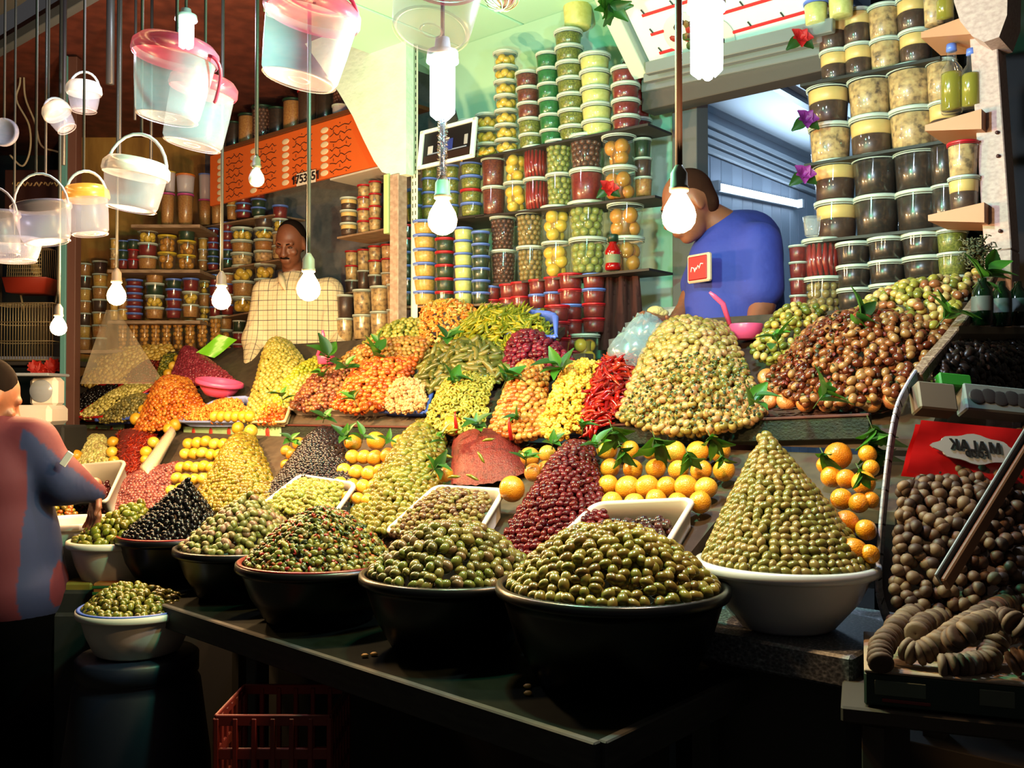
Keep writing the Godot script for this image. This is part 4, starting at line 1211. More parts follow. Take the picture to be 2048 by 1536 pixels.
	olives("u6", "pink_olive_far", [Color(0.46, 0.14, 0.19), Color(0.52, 0.19, 0.24), Color(0.4, 0.11, 0.16)], px_bed([[368, 698], [386, 697], [468, 760], [342, 760]], true, 0.02, 0.06, 0.04), Vector3(0.01, 0.01, 0.0115), 0.02, "pinkish red olive in the cone behind the pink bowl", "pink-red olives in the upper left cone", "inner heap of the pink-red cone")
	var st := tool()
	var g0 := SU(392, 705, 0.12)
	var sheet := []
	for i in 6:
		var row := []
		for j in 6: row.append(g0 + Vector3(j * 0.026, 0.02 * j + i * 0.012, 0.0) + Vector3(i * 0.02, -i * 0.018, -0.01 * sin(i * 1.3 + j)))
		sheet.append(row)
	grid(st, sheet)
	tag(put("lime_bag", st, mat("lime_plastic", Color(0.45, 0.75, 0.15), 0.3, {"two": true, "back": Color(0.3, 0.5, 0.1)})), "lime green plastic bag behind the pink-red cone", "bag")
	# pink bowl, tipped towards the street
	var pinkm := mat("pink_plastic", Color(0.9, 0.32, 0.5), 0.35, {"back": Color(0.4, 0.12, 0.2)})
	var bw := basin("pink_bowl", "shallow pink plastic bowl lying between orange heap and yellow-green cone", SU(436, 792, 0.05), 0.105, 0.075, pinkm, null, "", 0.6)
	bw.rotation = Vector3(0.12, 0, -0.16)
	olives("u9", "round_olive", [Color(0.63, 0.56, 0.26), Color(0.58, 0.53, 0.22), Color(0.67, 0.6, 0.33), Color(0.53, 0.49, 0.2)], px_bed([[548, 682], [578, 684], [640, 765], [488, 842]], true, 0.0215, 0.10, 0.04, 0.2), Vector3(0.0115, 0.0112, 0.012), 0.0215, "pale yellow-green round olive in the big cone before the checked shirt", "yellow-green olives in the big upper cone", "inner heap of the big yellow-green cone")
	olives("u9b", "lime_olive", [Color(0.55, 0.56, 0.12), Color(0.6, 0.6, 0.17), Color(0.48, 0.5, 0.1)], px_bed([[628, 716], [652, 722], [560, 812], [520, 815]], true, 0.021, 0.04, 0.05, 0.3), Vector3(0.0108, 0.0108, 0.012), 0.021, "bright green olive along the right flank of the big yellow-green cone", "green olives beside the yellow-green cone", "inner heap of bright green olives", {"most": 200})
	c = trq.call([[440, 795], [494, 796], [505, 842], [354, 842]], 0.035)
	tray("blue_tray", "blue scalloped tray of orange and yellow pieces above the mint green trim", c, 0.04, mat("paleblue_plastic", Color(0.55, 0.62, 0.85), 0.35), 0.1, 0.014, "", 0.006)
	f = fill.call(c, 0.1)
	bits("u10", "carrot_piece", "carrot", [Color(0.8, 0.42, 0.1), Color(0.85, 0.55, 0.2), Color(0.78, 0.6, 0.25)], bed_pts(f[0], f[1], f[2], f[3], 0.018, 0.02, 0.5), [knob_mesh("kn1", 0.01, 4, 5)], 0.018, "orange or yellow vegetable piece in the pale blue tray", "pieces in the pale blue tray", "heap of pieces in the pale blue tray", {"most": 150})
	var lst := []
	for k in 6: lst.append([430 + k * 14.0, 833, 24])
	lemons(lst, true, 0.055, "yellow lemon in the short row along the front of the pale blue tray", "lemons along the pale blue tray", "ylemon", [Color(), Color(), Color()])
	c = trq.call([[545, 806], [580, 808], [568, 842], [500, 842]], 0.03)
	tray("small_tray", "small cream tray of orange-red olives at the left of the long white tray", c, 0.035, mat("cream_tray", Color(0.82, 0.72, 0.55), 0.4), 0.1)
	f = fill.call(c, 0.1)
	olives("u11", "red_olive", [Color(0.65, 0.28, 0.08), Color(0.72, 0.4, 0.14), Color(0.55, 0.2, 0.06)], bed_pts(f[0], f[1], f[2], f[3], 0.02, 0.02, 0.4), Vector3(0.0098, 0.0098, 0.0115), 0.02, "orange-red olive in the small cream tray", "olives in the small cream tray", "inner heap in the small cream tray")
	c = trq.call([[660, 735], [846, 735], [768, 818], [570, 816]], 0.035)
	tray("white_tray", "long white tray of red-brown and orange olives above the mossy trim", c, 0.065, mat("tray_grey", Color(0.72, 0.66, 0.62), 0.4), 0.06)
	olives("u12", "redbrown_olive", [Color(0.42, 0.22, 0.14), Color(0.5, 0.3, 0.18), Color(0.36, 0.17, 0.13), Color(0.52, 0.36, 0.2)], px_bed([[640, 738], [722, 730], [664, 808], [580, 810]], true, 0.021, 0.04, 0.06, 0.35), Vector3(0.0105, 0.0105, 0.012), 0.021, "red-brown olive in the left half of the long white tray", "red-brown olives in the long tray", "inner heap of red-brown olives")
	olives("u12b", "spicy_olive", [Color(0.72, 0.36, 0.12), Color(0.66, 0.28, 0.08), Color(0.76, 0.46, 0.18), Color(0.6, 0.22, 0.07)], px_bed([[726, 722], [838, 716], [775, 808], [664, 810]], true, 0.0225, 0.05, 0.07, 0.35), Vector3(0.0112, 0.0112, 0.0125), 0.0225, "spicy orange olive in the right half of the long white tray", "orange olives in the long tray", "inner heap of orange olives in the long tray")
	olives("u13", "tan_olive", [Color(0.58, 0.38, 0.16), Color(0.62, 0.46, 0.22), Color(0.52, 0.3, 0.13), Color(0.64, 0.5, 0.26)], px_bed([[730, 690], [868, 676], [838, 722], [650, 745]], true, 0.023, 0.05, 0.05, 0.35), Vector3(0.0112, 0.0112, 0.0125), 0.023, "tan olive in the band above the orange olives", "tan olives in the middle of the upper slope", "inner heap of tan olives")
	olives("u14", "light_olive", [Color(0.55, 0.52, 0.2), Color(0.62, 0.58, 0.28), Color(0.45, 0.46, 0.16)], px_bed([[788, 650], [866, 640], [850, 684], [705, 705]], true, 0.023, 0.05, 0.04, 0.4), Vector3(0.0105, 0.0105, 0.0125), 0.023, "light green olive in the top band left of the carrot heap", "light green olives at the top of the slope", "inner heap of light green olives")
	var cs := tool()
	box(cs, Transform3D(), Vector3(0.034, 0.006, 0.006), 0.001)
	bits("u15", "carrot_stick", "carrot", [Color(0.85, 0.42, 0.12), Color(0.88, 0.5, 0.2), Color(0.8, 0.66, 0.4), Color(0.7, 0.55, 0.2)], px_bed([[846, 612], [940, 610], [975, 652], [832, 690]], true, 0.022, 0.07, 0.05, 0.6), [fin(cs), knob_mesh("kn2", 0.012, 5, 9)], 0.022, "orange carrot stick or pale cauliflower piece in the heap at the top of the slope", "carrot and cauliflower pieces", "heap of carrot sticks and cauliflower", {"wild": 1.0, "under": 0.5})
	bits("u16", "green_pepper", "pepper", [Color(0.52, 0.5, 0.08), Color(0.45, 0.45, 0.07), Color(0.58, 0.53, 0.12), Color(0.38, 0.4, 0.06)], px_bed([[950, 628], [1082, 628], [1105, 690], [900, 690]], true, 0.025, 0.07, 0.06, 0.6), [pod_mesh("pod1", 0.085, 0.0085, 0.12), pod_mesh("pod2", 0.075, 0.008, -0.18), pod_mesh("pod3", 0.09, 0.0075, 0.05)], 0.025, "long yellow-green pickled pepper in the tangled heap beside the blue tray", "yellow-green peppers on the upper slope", "tangled heap of yellow-green peppers", {"wild": 0.7, "under": 0.3})
	c = trq.call([[1000, 615], [1105, 628], [1110, 672], [990, 660]], 0.11)
	tray("blue_tray", "blue perforated tray behind the yellow-green peppers", c, 0.05, bluep, 0.1, 0.02, "", 0.004)
	bits("u17", "gherkin", "gherkin", [Color(0.3, 0.3, 0.1), Color(0.36, 0.36, 0.14), Color(0.25, 0.26, 0.09), Color(0.42, 0.38, 0.18)], px_bed([[880, 694], [1000, 690], [1018, 742], [828, 768]], true, 0.03, 0.06, 0.06, 0.5), [gherkin_mesh("gh1", 0.075, 0.0125, 0.06), gherkin_mesh("gh2", 0.065, 0.0135, -0.1), gherkin_mesh("gh3", 0.08, 0.012, 0.12)], 0.03, "grey-green pickled gherkin in the heap at the middle of the upper slope", "gherkins on the upper slope", "heap of grey-green gherkins", {"wild": 0.6, "under": 0.4, "rough": 0.35})
	olives("u18", "cherry_olive", [Color(0.36, 0.05, 0.12), Color(0.42, 0.08, 0.16), Color(0.3, 0.04, 0.09)], px_bed([[1022, 674], [1092, 670], [1145, 722], [1002, 742]], true, 0.0235, 0.06, 0.06, 0.25), Vector3(0.0122, 0.0122, 0.0132), 0.0235, "shiny crimson olive in the heap below the blue perforated tray", "crimson olives on the upper slope", "inner heap of crimson olives", {"rough": 0.16})
	c = trq.call([[800, 768], [862, 772], [852, 822], [758, 820]], 0.03)
	tray("blue_tray", "small blue scalloped plate of tan cauliflower beside the long white tray", c, 0.045, bluep, 0.2, 0.014, "", 0.005)
	bits("u19", "tan_floret", "cauliflower", [Color(0.76, 0.55, 0.36), Color(0.7, 0.48, 0.3), Color(0.82, 0.64, 0.45)], px_bed([[792, 762], [852, 764], [848, 812], [766, 812]], true, 0.018, 0.04, 0.06, 0.5), [knob_mesh("kn3", 0.012, 7, 21), knob_mesh("kn4", 0.013, 7, 22)], 0.018, "tan pickled cauliflower piece on the small blue plate", "tan cauliflower pieces", "heap of tan cauliflower", {"rough": 0.6, "wild": 1.0})
	bits("u20", "olive_ring", "olive", [Color(0.6, 0.55, 0.2), Color(0.68, 0.62, 0.28), Color(0.52, 0.48, 0.16)], px_bed([[900, 752], [990, 752], [965, 852], [850, 842]], true, 0.0185, 0.06, 0.05, 0.5), [ring_mesh("ring", 0.0078, 0.0033)], 0.0185, "sliced green olive ring in the heap between gherkins and red paste", "sliced olive rings", "heap of sliced olive rings", {"wild": 1.4, "under": 0.3})
	olives("u21", "peach_olive", [Color(0.72, 0.46, 0.2), Color(0.66, 0.38, 0.15), Color(0.76, 0.54, 0.28), Color(0.6, 0.3, 0.12)], px_bed([[1040, 724], [1098, 726], [1088, 862], [982, 855]], true, 0.0225, 0.06, 0.05, 0.2), Vector3(0.0115, 0.0115, 0.0125), 0.0225, "orange-pink olive in the heap left of the yellow cauliflower", "orange-pink olives on the upper slope", "inner heap of orange-pink olives")
	c = trq.call([[1110, 800], [1180, 800], [1165, 862], [1076, 862]], 0.02)
	tray("blue_tray", "dark blue dish under the yellow cauliflower", c, 0.04, mat("navy_plastic", Color(0.2, 0.25, 0.45), 0.35), 0.2)
	bits("u22", "yellow_floret", "cauliflower", [Color(0.82, 0.62, 0.2), Color(0.86, 0.7, 0.3), Color(0.78, 0.55, 0.15)], px_bed([[1138, 730], [1218, 726], [1158, 856], [1082, 858]], true, 0.021, 0.06, 0.05, 0.4), [knob_mesh("kn5", 0.014, 8, 31), knob_mesh("kn6", 0.016, 8, 32)], 0.021, "bright yellow pickled cauliflower piece beside the red chillies", "yellow cauliflower pieces", "heap of yellow cauliflower", {"rough": 0.4, "wild": 1.0})
	bits("u23", "red_chilli", "chilli", [Color(0.55, 0.03, 0.02), Color(0.62, 0.06, 0.03), Color(0.45, 0.02, 0.02), Color(0.6, 0.14, 0.05)], px_bed([[1212, 722], [1280, 716], [1242, 815], [1158, 852]], true, 0.021, 0.06, 0.05, 0.6), [pod_mesh("pod4", 0.07, 0.0085, 0.1), pod_mesh("pod5", 0.06, 0.008, -0.15)], 0.021, "shiny red chilli in the tangled heap right of the yellow cauliflower", "red chillies on the upper slope", "tangled heap of red chillies", {"wild": 0.9, "under": 0.4, "rough": 0.15})
	olives("u24", "cream_olive", [Color(0.62, 0.49, 0.27), Color(0.58, 0.46, 0.22), Color(0.64, 0.52, 0.33), Color(0.48, 0.40, 0.18), Color(0.62, 0.45, 0.29)], px_bed([[1318, 652], [1452, 648], [1530, 828], [1238, 832]], true, 0.0228, 0.11, 0.06, 0.3), Vector3(0.0122, 0.0122, 0.0138), 0.0228, "cream-yellow olive in the broad heap in front of the man in blue", "cream olives in the broad heap", "inner heap of the broad cream olives")
	olives("u24b", "herb_flake", [Color(0.2, 0.24, 0.07), Color(0.28, 0.3, 0.1), Color(0.14, 0.17, 0.05)], px_bed([[1300, 715], [1490, 715], [1528, 826], [1240, 830]], true, 0.0165, 0.085, 0.078, 0.6), Vector3(0.0055, 0.0016, 0.004), 0.0165, "chopped herb flake on the broad heap of cream olives", "herb flakes on the cream olives", "loose herb flakes over the cream olives", {"category": "herb", "under": 0.0, "wild": 1.2, "most": 120, "rough": 0.6})
	olives("u25", "herb_olive", [Color(0.66, 0.54, 0.24), Color(0.5, 0.46, 0.18), Color(0.7, 0.58, 0.32), Color(0.36, 0.36, 0.12)], px_bed([[1570, 628], [1650, 614], [1610, 700], [1500, 700]], true, 0.0235, 0.06, 0.08, 0.4), Vector3(0.012, 0.012, 0.0135), 0.0235, "herbed cream olive in the strip between cream heap and spiced brown heap", "herbed olives beside the spiced heap", "inner heap of herbed olives")
	olives("u26", "spiced_olive", [Color(0.47, 0.26, 0.13), Color(0.52, 0.33, 0.19), Color(0.40, 0.19, 0.1), Color(0.55, 0.39, 0.23), Color(0.33, 0.13, 0.07)], px_bed([[1640, 640], [1905, 640], [1815, 782], [1530, 765]], true, 0.0235, 0.09, 0.09, 0.4), Vector3(0.0122, 0.0122, 0.014), 0.0235, "reddish brown spiced olive in the large heap at the right", "spiced brown olives at the right", "inner heap of spiced brown olives")
	olives("u26b", "spice_flake", [Color(0.3, 0.07, 0.03), Color(0.42, 0.1, 0.04), Color(0.2, 0.08, 0.03), Color(0.2, 0.2, 0.05)], px_bed([[1640, 640], [1880, 636], [1795, 768], [1530, 765]], true, 0.02, 0.09, 0.102, 0.6), Vector3(0.008, 0.003, 0.0055), 0.02, "dark red spice flake on the brown olives", "spice flakes on the brown olives", "loose spice flakes over the brown olives", {"category": "spice", "under": 0.0, "wild": 1.4, "most": 150, "rough": 0.5})
	olives("u27", "speckled_olive", [Color(0.64, 0.54, 0.28), Color(0.55, 0.5, 0.2), Color(0.7, 0.58, 0.36), Color(0.42, 0.4, 0.15), Color(0.5, 0.3, 0.18)], px_bed([[1740, 600], [1962, 545], [1900, 645], [1690, 648]], true, 0.0245, 0.05, 0.12, 0.45), Vector3(0.0125, 0.0125, 0.0142), 0.0245, "speckled pale olive at the top right below the stacked jars", "speckled olives at the top right", "inner heap of speckled olives")
	var pk := [Color(0.82, 0.5, 0.28), Color(0.85, 0.57, 0.3), Color(0.8, 0.45, 0.22)]
	lemons([[1535, 756, 40], [1556, 776, 44], [1600, 774, 42], [1574, 801, 42], [1536, 800, 40], [1612, 806, 40], [1640, 778, 42], [1692, 800, 44], [1676, 770, 40], [1720, 772, 40], [1757, 778, 42], [1742, 806, 40], [1785, 800, 40], [1655, 806, 40]], true, 0.05, "peach-coloured dimpled pickled fruit in the two rows under the spiced olives", "peach-coloured fruits in rows", "peach", pk, "pickled_fruit", dimple_mesh("dimple"), Vector3(-0.15, 0.35, 0.9))
	lemons([[1300, 830, 44], [1338, 828, 48], [1376, 830, 42], [1412, 829, 46], [1452, 828, 50], [1492, 831, 40]], true, 0.03, "yellow-orange lemon in the row along the ledge below the cream olives", "lemon row on the ledge", "olemon4", [Color(), Color(), Color()])
	# straw-like trim lip below the peaches
	st = tool()
	var a := SU(1520, 828, 0.02)
	var b := SU(1745, 820, 0.02)
	for k in 70:
		var t := rng.randf()
		var p := a.lerp(b, t) + Vector3(0, rng.randf_range(-0.012, 0.012), rng.randf_range(-0.01, 0.01))
		tube(st, [p, p + (b - a).normalized() * 0.03 + Vector3(0, rng.randf_range(-0.01, 0.01), 0.004), p + (b - a).normalized() * 0.06], 0.0018, 4)
	beam(st, a, b, 0.012, 0.02)
	tag(put("straw_edging", st, mat("straw_red", Color(0.24, 0.1, 0.08), 0.6)), "reddish straw edging under the peach-coloured fruits", "edging")
	# scoops
	for q in [[1455, 650, 0.055, "pink plastic scoop with a long handle stuck behind the cream olives", Vector3(-0.6, 0.5, 0.1)], [650, 712, 0.04, "pink plastic scoop behind the bright green olives", Vector3(-0.1, 0.9, 0.1)]]:
		var p := SU(q[0], q[1], 0.16)
		if q[0] > 1000: p = P(1492, 648, 3.18)
		else: p = P(652, 712, 4.35)
		var t := thing("scoop", q[3], "scoop", p)
		st = tool()
		var r: float = q[2]
		lathe(st, [Vector2(r, 0.0), Vector2(r * 1.03, -0.004), Vector2(r * 0.9, -r * 0.9), Vector2(0.001, -r * 1.0), Vector2(r * 0.85, -r * 0.85), Vector2(r * 0.96, 0.0)], 20)
		put("cup", st, pinkm, t)
		st = tool()
		var d: Vector3 = q[4].normalized()
		tube(st, [Vector3(d.x, 0, 0).normalized() * r, d * r * 1.9, d * r * 2.6, d * r * 3.0], [0.008, 0.009, 0.008, 0.004], 8)
		put("handle", st, pinkm, t)
	# mint on the upper heaps
	for q in [[655, 722, 0.09, 6, "big mint sprig on the bright green olives left of centre"], [748, 710, 0.09, 6, "big mint sprig on the tan olives"], [690, 742, 0.07, 5, "mint sprig on the red-brown olives"], [645, 752, 0.06, 4, "mint sprig at the rim of the long white tray"], [892, 688, 0.08, 6, "mint sprig between light olives and gherkins"], [905, 765, 0.07, 5, "mint sprig on the front of the gherkins"], [1010, 765, 0.08, 6, "mint sprig between olive rings and orange-pink olives"], [1125, 742, 0.085, 6, "mint sprig between crimson olives and yellow cauliflower"], [565, 800, 0.06, 5, "mint sprig at the left end of the long white tray"], [710, 802, 0.06, 4, "mint sprig standing on the front of the orange olives"], [1555, 685, 0.07, 5, "mint sprig on the herbed olives"], [1708, 650, 0.075, 7, "large bright mint sprig on the spiced brown olives"], [1640, 798, 0.075, 5, "mint sprig lying among the peach-coloured fruits"], [1885, 640, 0.065, 7, "dark mint sprig on the rail end of the spiced olives"], [1960, 560, 0.07, 9, "dark mint bunch under the dried herb bunch"], [1500, 808, 0.07, 4, "mint sprig at the right end of the ledge's lemon row"], [1742, 850, 0.075, 9, "large mint bunch hanging over the trim by the clear panel"], [1745, 890, 0.07, 8, "lower mint bunch hanging beside the clear panel"], [760, 690, 0.05, 4, "small mint sprig on the light green olives"]]:
		sprig(SU(q[0], q[1], 0.14 if q[0] < 1500 else 0.2) if q[1] < 845 else PN(q[0], q[1], 1.07), q[2], q[3], q[4], Vector3(0.1, -0.6, 0.4) if q[1] > 845 else Vector3.ZERO)


# ---------- tubs and jars ----------
const KIND := {"R": "red paste", "G": "dark green paste", "E": "emerald pickle", "Y": "yellow paste", "P": "pale lime paste", "L": "lemon", "l": "orange lemon", "O": "green olive", "o": "beige olive", "Q": "brown olive", "M": "chopped green pickle", "C": "chopped red pickle", "B": "layered preserve", "K": "marbled cream", "D": "dark brown pickle", "N": "brown paste", "T": "tan pickle", "S": "red pepper", "V": "empty clear"}
const LIDS := {"b": "blue", "r": "red", "c": "clear", "p": "pink", "y": "yellow", "g": "green", "o": "orange"}
func content_mat(k: String) -> Material:
	match k:
		"R": return mat("c_R", Color(0.4, 0.06, 0.03), 0.35, {"noise": [14.0, Color(0.33, 0.04, 0.025), Color(0.42, 0.065, 0.035), Color(0.5, 0.1, 0.05)]})
		"G": return mat("c_G", Color(0.07, 0.16, 0.05), 0.4, {"noise": [14.0, Color(0.05, 0.12, 0.035), Color(0.08, 0.18, 0.06), Color(0.12, 0.25, 0.08)]})
		"E": return mat("c_E", Color(0.05, 0.36, 0.14), 0.4, {"noise": [10.0, Color(0.03, 0.3, 0.1), Color(0.05, 0.38, 0.15), Color(0.08, 0.44, 0.2)]})
		"Y": return mat("c_Y", Color(0.72, 0.56, 0.24), 0.4, {"noise": [14.0, Color(0.62, 0.46, 0.18), Color(0.74, 0.58, 0.26), Color(0.8, 0.66, 0.36)]})
		"P": return mat("c_P", Color(0.74, 0.74, 0.4), 0.4, {"noise": [8.0, Color(0.7, 0.7, 0.36), Color(0.76, 0.75, 0.44), Color(0.8, 0.8, 0.52)]})
		"M": return mat("c_M", Color(0.4, 0.42, 0.12), 0.35, {"noise": [9.0, Color(0.16, 0.2, 0.04), Color(0.42, 0.44, 0.14), Color(0.66, 0.64, 0.3)], "cell": true, "freq": 0.06})
		"C": return mat("c_C", Color(0.35, 0.15, 0.07), 0.35, {"noise": [8.0, Color(0.2, 0.06, 0.03), Color(0.38, 0.13, 0.07), Color(0.5, 0.3, 0.14)], "freq": 0.04})
		"N", "b": return mat("c_N", Color(0.24, 0.14, 0.08), 0.4, {"noise": [10.0, Color(0.19, 0.11, 0.06), Color(0.25, 0.15, 0.09), Color(0.3, 0.19, 0.12)]})
		"K": return mat("c_K", Color(0.72, 0.6, 0.4), 0.4, {"noise": [5.0, Color(0.22, 0.17, 0.14), Color(0.72, 0.58, 0.38), Color(0.82, 0.72, 0.5)], "freq": 0.025})
		"cream": return mat("c_cream", Color(0.82, 0.68, 0.4), 0.4)
		"D": return mat("c_D", Color(0.14, 0.09, 0.05), 0.3, {"noise": [7.0, Color(0.05, 0.03, 0.02), Color(0.14, 0.085, 0.045), Color(0.26, 0.17, 0.08)], "freq": 0.03})
		"T": return mat("c_T", Color(0.6, 0.4, 0.2), 0.4, {"noise": [8.0, Color(0.5, 0.28, 0.12), Color(0.62, 0.42, 0.2), Color(0.7, 0.55, 0.3)], "freq": 0.04})
		"L": return mat("c_L", Color(0.78, 0.64, 0.2), 0.35)
		"l": return mat("c_l", Color(0.68, 0.46, 0.14), 0.35)
		"O": return mat("c_O", Color(0.5, 0.52, 0.24), 0.35)
		"o": return mat("c_o", Color(0.5, 0.42, 0.22), 0.35)
		"Q": return mat("c_Q", Color(0.32, 0.18, 0.12), 0.35)
		"S": return mat("c_S", Color(0.5, 0.08, 0.04), 0.3)
	return mat("c_V", Color(0.8, 0.75, 0.75), 0.5)
func tub_proto(kind: String, lid: String, asp: float, glass := false) -> Node3D:
	var key := "tub_%s%s%.1f%s" % [kind, lid, asp, glass]
	if protos.has(key): return protos[key]
	var t := Node3D.new()
	var h: float = snappedf(asp, 0.1)
	var rt := 0.47
	var rb := 0.41 if not glass else 0.46
	var bot := 0.02
	var top: float = h - 0.13
	var rad := func(y: float, inset: float) -> float: return lerpf(rb, rt, y / h) - inset
	var cyl := func(y0: float, y1: float, inset: float) -> SurfaceTool:
		var st := tool()
		lathe(st, [Vector2(0.001, y1), Vector2(rad.call(y1, inset + 0.015), y1), Vector2(rad.call(y1, inset), y1 - 0.015), Vector2(rad.call(y0, inset), y0 + 0.02), Vector2(rad.call(y0, inset + 0.03), y0), Vector2(0.001, y0)], 20)
		return st
	if kind in ["L", "l", "O", "o", "Q"]:
		var br: float = {"L": 0.225, "l": 0.215, "O": 0.115, "o": 0.1, "Q": 0.09}[kind]
		if kind in ["L", "l"]: br = min(br, top * 0.36)
		var layers := int(max(1, round((top - bot) / (br * 1.75))))
		var st := tool()
		for i in layers:
			var y: float = bot + br + (top - bot - 2 * br) * (float(i) / max(1, layers - 1))
			var rr: float = rad.call(y, 0.02 + br)
			var n := int(TAU * rr / (br * 1.9))
			for k in n:
				var a := TAU * (k + 0.5 * (i % 2)) / n
				ball(st, Vector3(cos(a) * rr, y, sin(a) * rr), br, 8, 6)
		var fr := put("pickled_fruit", st, content_mat(kind), t)
		fr.set_meta("kind", "stuff")
		put("brine", cyl.call(bot, top - br * 0.4, br * 1.1), mat("brine_%s" % kind, content_mat(kind).albedo_color.darkened(0.35), 0.4), t)
	elif kind == "B":
		put("preserve", cyl.call(bot, top * 0.62, 0.012), content_mat("N"), t)
		put("cream_layer", cyl.call(top * 0.62, top, 0.012), content_mat("cream"), t)
	elif kind == "S":
		var st := tool()
		for k in 16:
			var a := TAU * k / 16
			var rr: float = rb - 0.08
			tube(st, [Vector3(cos(a) * rr, bot, sin(a) * rr), Vector3(cos(a + 0.15) * rr, h * 0.4, sin(a + 0.15) * rr), Vector3(cos(a + 0.1) * (rr + 0.02), top, sin(a + 0.1) * (rr + 0.02))], [0.05, 0.085, 0.04], 6)
		put("pepper_strips", st, content_mat("S"), t).set_meta("kind", "stuff")
		put("brine", cyl.call(bot, top, 0.14), mat("brine_S", Color(0.3, 0.2, 0.05), 0.4), t)
	elif kind != "V":
		put("filling", cyl.call(bot, top, 0.012), content_mat(kind), t)
	var sh := tool()
	lathe(sh, [Vector2(rt, h - 0.05), Vector2(rad.call(h * 0.5, 0), h * 0.5), Vector2(rb, 0.02), Vector2(rb - 0.03, 0), Vector2(0.001, 0)], 24)
	put("tub_shell", sh, mat("shell", Color(0.96, 0.97, 0.98), 0.06, {"alpha": 0.015}) if kind != "V" else mat("shell_haze", Color(0.85, 0.8, 0.84), 0.3, {"alpha": 0.5}), t)
	var lc: Color = {"b": Color(0.36, 0.47, 0.8), "r": Color(0.7, 0.1, 0.14), "c": Color(0.72, 0.76, 0.72), "p": Color(0.75, 0.28, 0.55), "y": Color(0.8, 0.68, 0.2), "g": Color(0.08, 0.2, 0.14), "o": Color(0.8, 0.42, 0.12)}[lid]
	var li := tool()
	lathe(li, [Vector2(0.001, h - 0.035), Vector2(0.44, h - 0.035), Vector2(0.455, h - 0.004), Vector2(0.49, h), Vector2(0.505, h - 0.012), Vector2(0.505, h - 0.06), Vector2(0.495, h - 0.075), Vector2(0.475, h - 0.08)], 24)
	if not glass: lathe(li, [Vector2(0.478, h - 0.1), Vector2(0.495, h - 0.102), Vector2(0.495, h - 0.118), Vector2(0.47, h - 0.12)], 24)
	put("lid", li, mat("lid_%s" % lid, lc, 0.35), t)
	protos[key] = t
	return t
const ORD := ["first", "second", "third", "fourth", "fifth", "sixth", "seventh", "eighth", "ninth", "tenth", "eleventh", "twelfth", "thirteenth"]
# one shelf: where = its short description; each column "cx_bottom y_bottom cx_top y_top width kinds", kinds from the bottom up as content+lid
func shelf_of(where: String, n: float, cols: Array, opt := {}) -> void:
	for ci in cols.size():
		var q: PackedStringArray = cols[ci].split(" ")
		var kinds := []
		for k in range(5, q.size()): kinds.append(q[k])
		var y0 := q[1].to_float()
		var y1 := q[3].to_float()
		var nn: float = n + float(opt.get("push", {}).get(ci, 0.0))
		var p0 := PN(q[0].to_float(), y0, nn)
		var flat: float = opt.get("flat", 0.0)               # a shelf square to the street instead: that far off
		if flat > 0: p0 = P(q[0].to_float(), y0, flat)
		var d := -(cb.inverse() * (p0 - EYE)).z
		var m := d / F
		var w := q[4].to_float() * m * (1.1 if n > 1.7 and flat == 0.0 else 1.0)
		p0 += Vector3(p0.x - EYE.x, 0, p0.z).normalized() * w * 0.5
		var hh := (y0 - y1) * m / kinds.size()
		var drift := (q[2].to_float() - q[0].to_float()) * m / kinds.size()
		for k in kinds.size():
			var kd: String = kinds[k]
			var pr := tub_proto(kd[0], kd[1], hh / w, opt.get("glass", false))
			var o: Node3D = pr.duplicate()
			o.name = numbered(opt.get("called", "plastic_tub"))
			add_child(o)
			o.position = p0 + Vector3(drift * k, hh * k, 0)
			o.rotation.y = rng.randf() * TAU
			o.scale = Vector3(w, hh / snappedf(hh / w, 0.1), w) * 0.995
			var side: String = ORD[ci] + " stack from left"
			var at: String = "" if kinds.size() == 1 else ("%s up, " % ORD[k] if k < kinds.size() - 1 else "topmost, ")
			tag(o, "%s %s, %s lid, %s%s, %s" % [KIND[kd[0]], opt.get("noun", "tub"), LIDS[kd[1]], at, side, where], opt.get("noun", "tub"), opt.get("group", "tubs on the %s" % where))
func plank(x0: float, y0: float, x1: float, y1: float, n: float, deep: float, label: String, m: Material, th := 0.010) -> void:
	var a := PN(x0, y0, n)
	var b := PN(x1, y1, n)
	var st := tool()
	slab(st, a, b, b + NN * deep, a + NN * deep, Vector3(0, -th, 0))
	tag(put("shelf", st, m), label, "shelf")

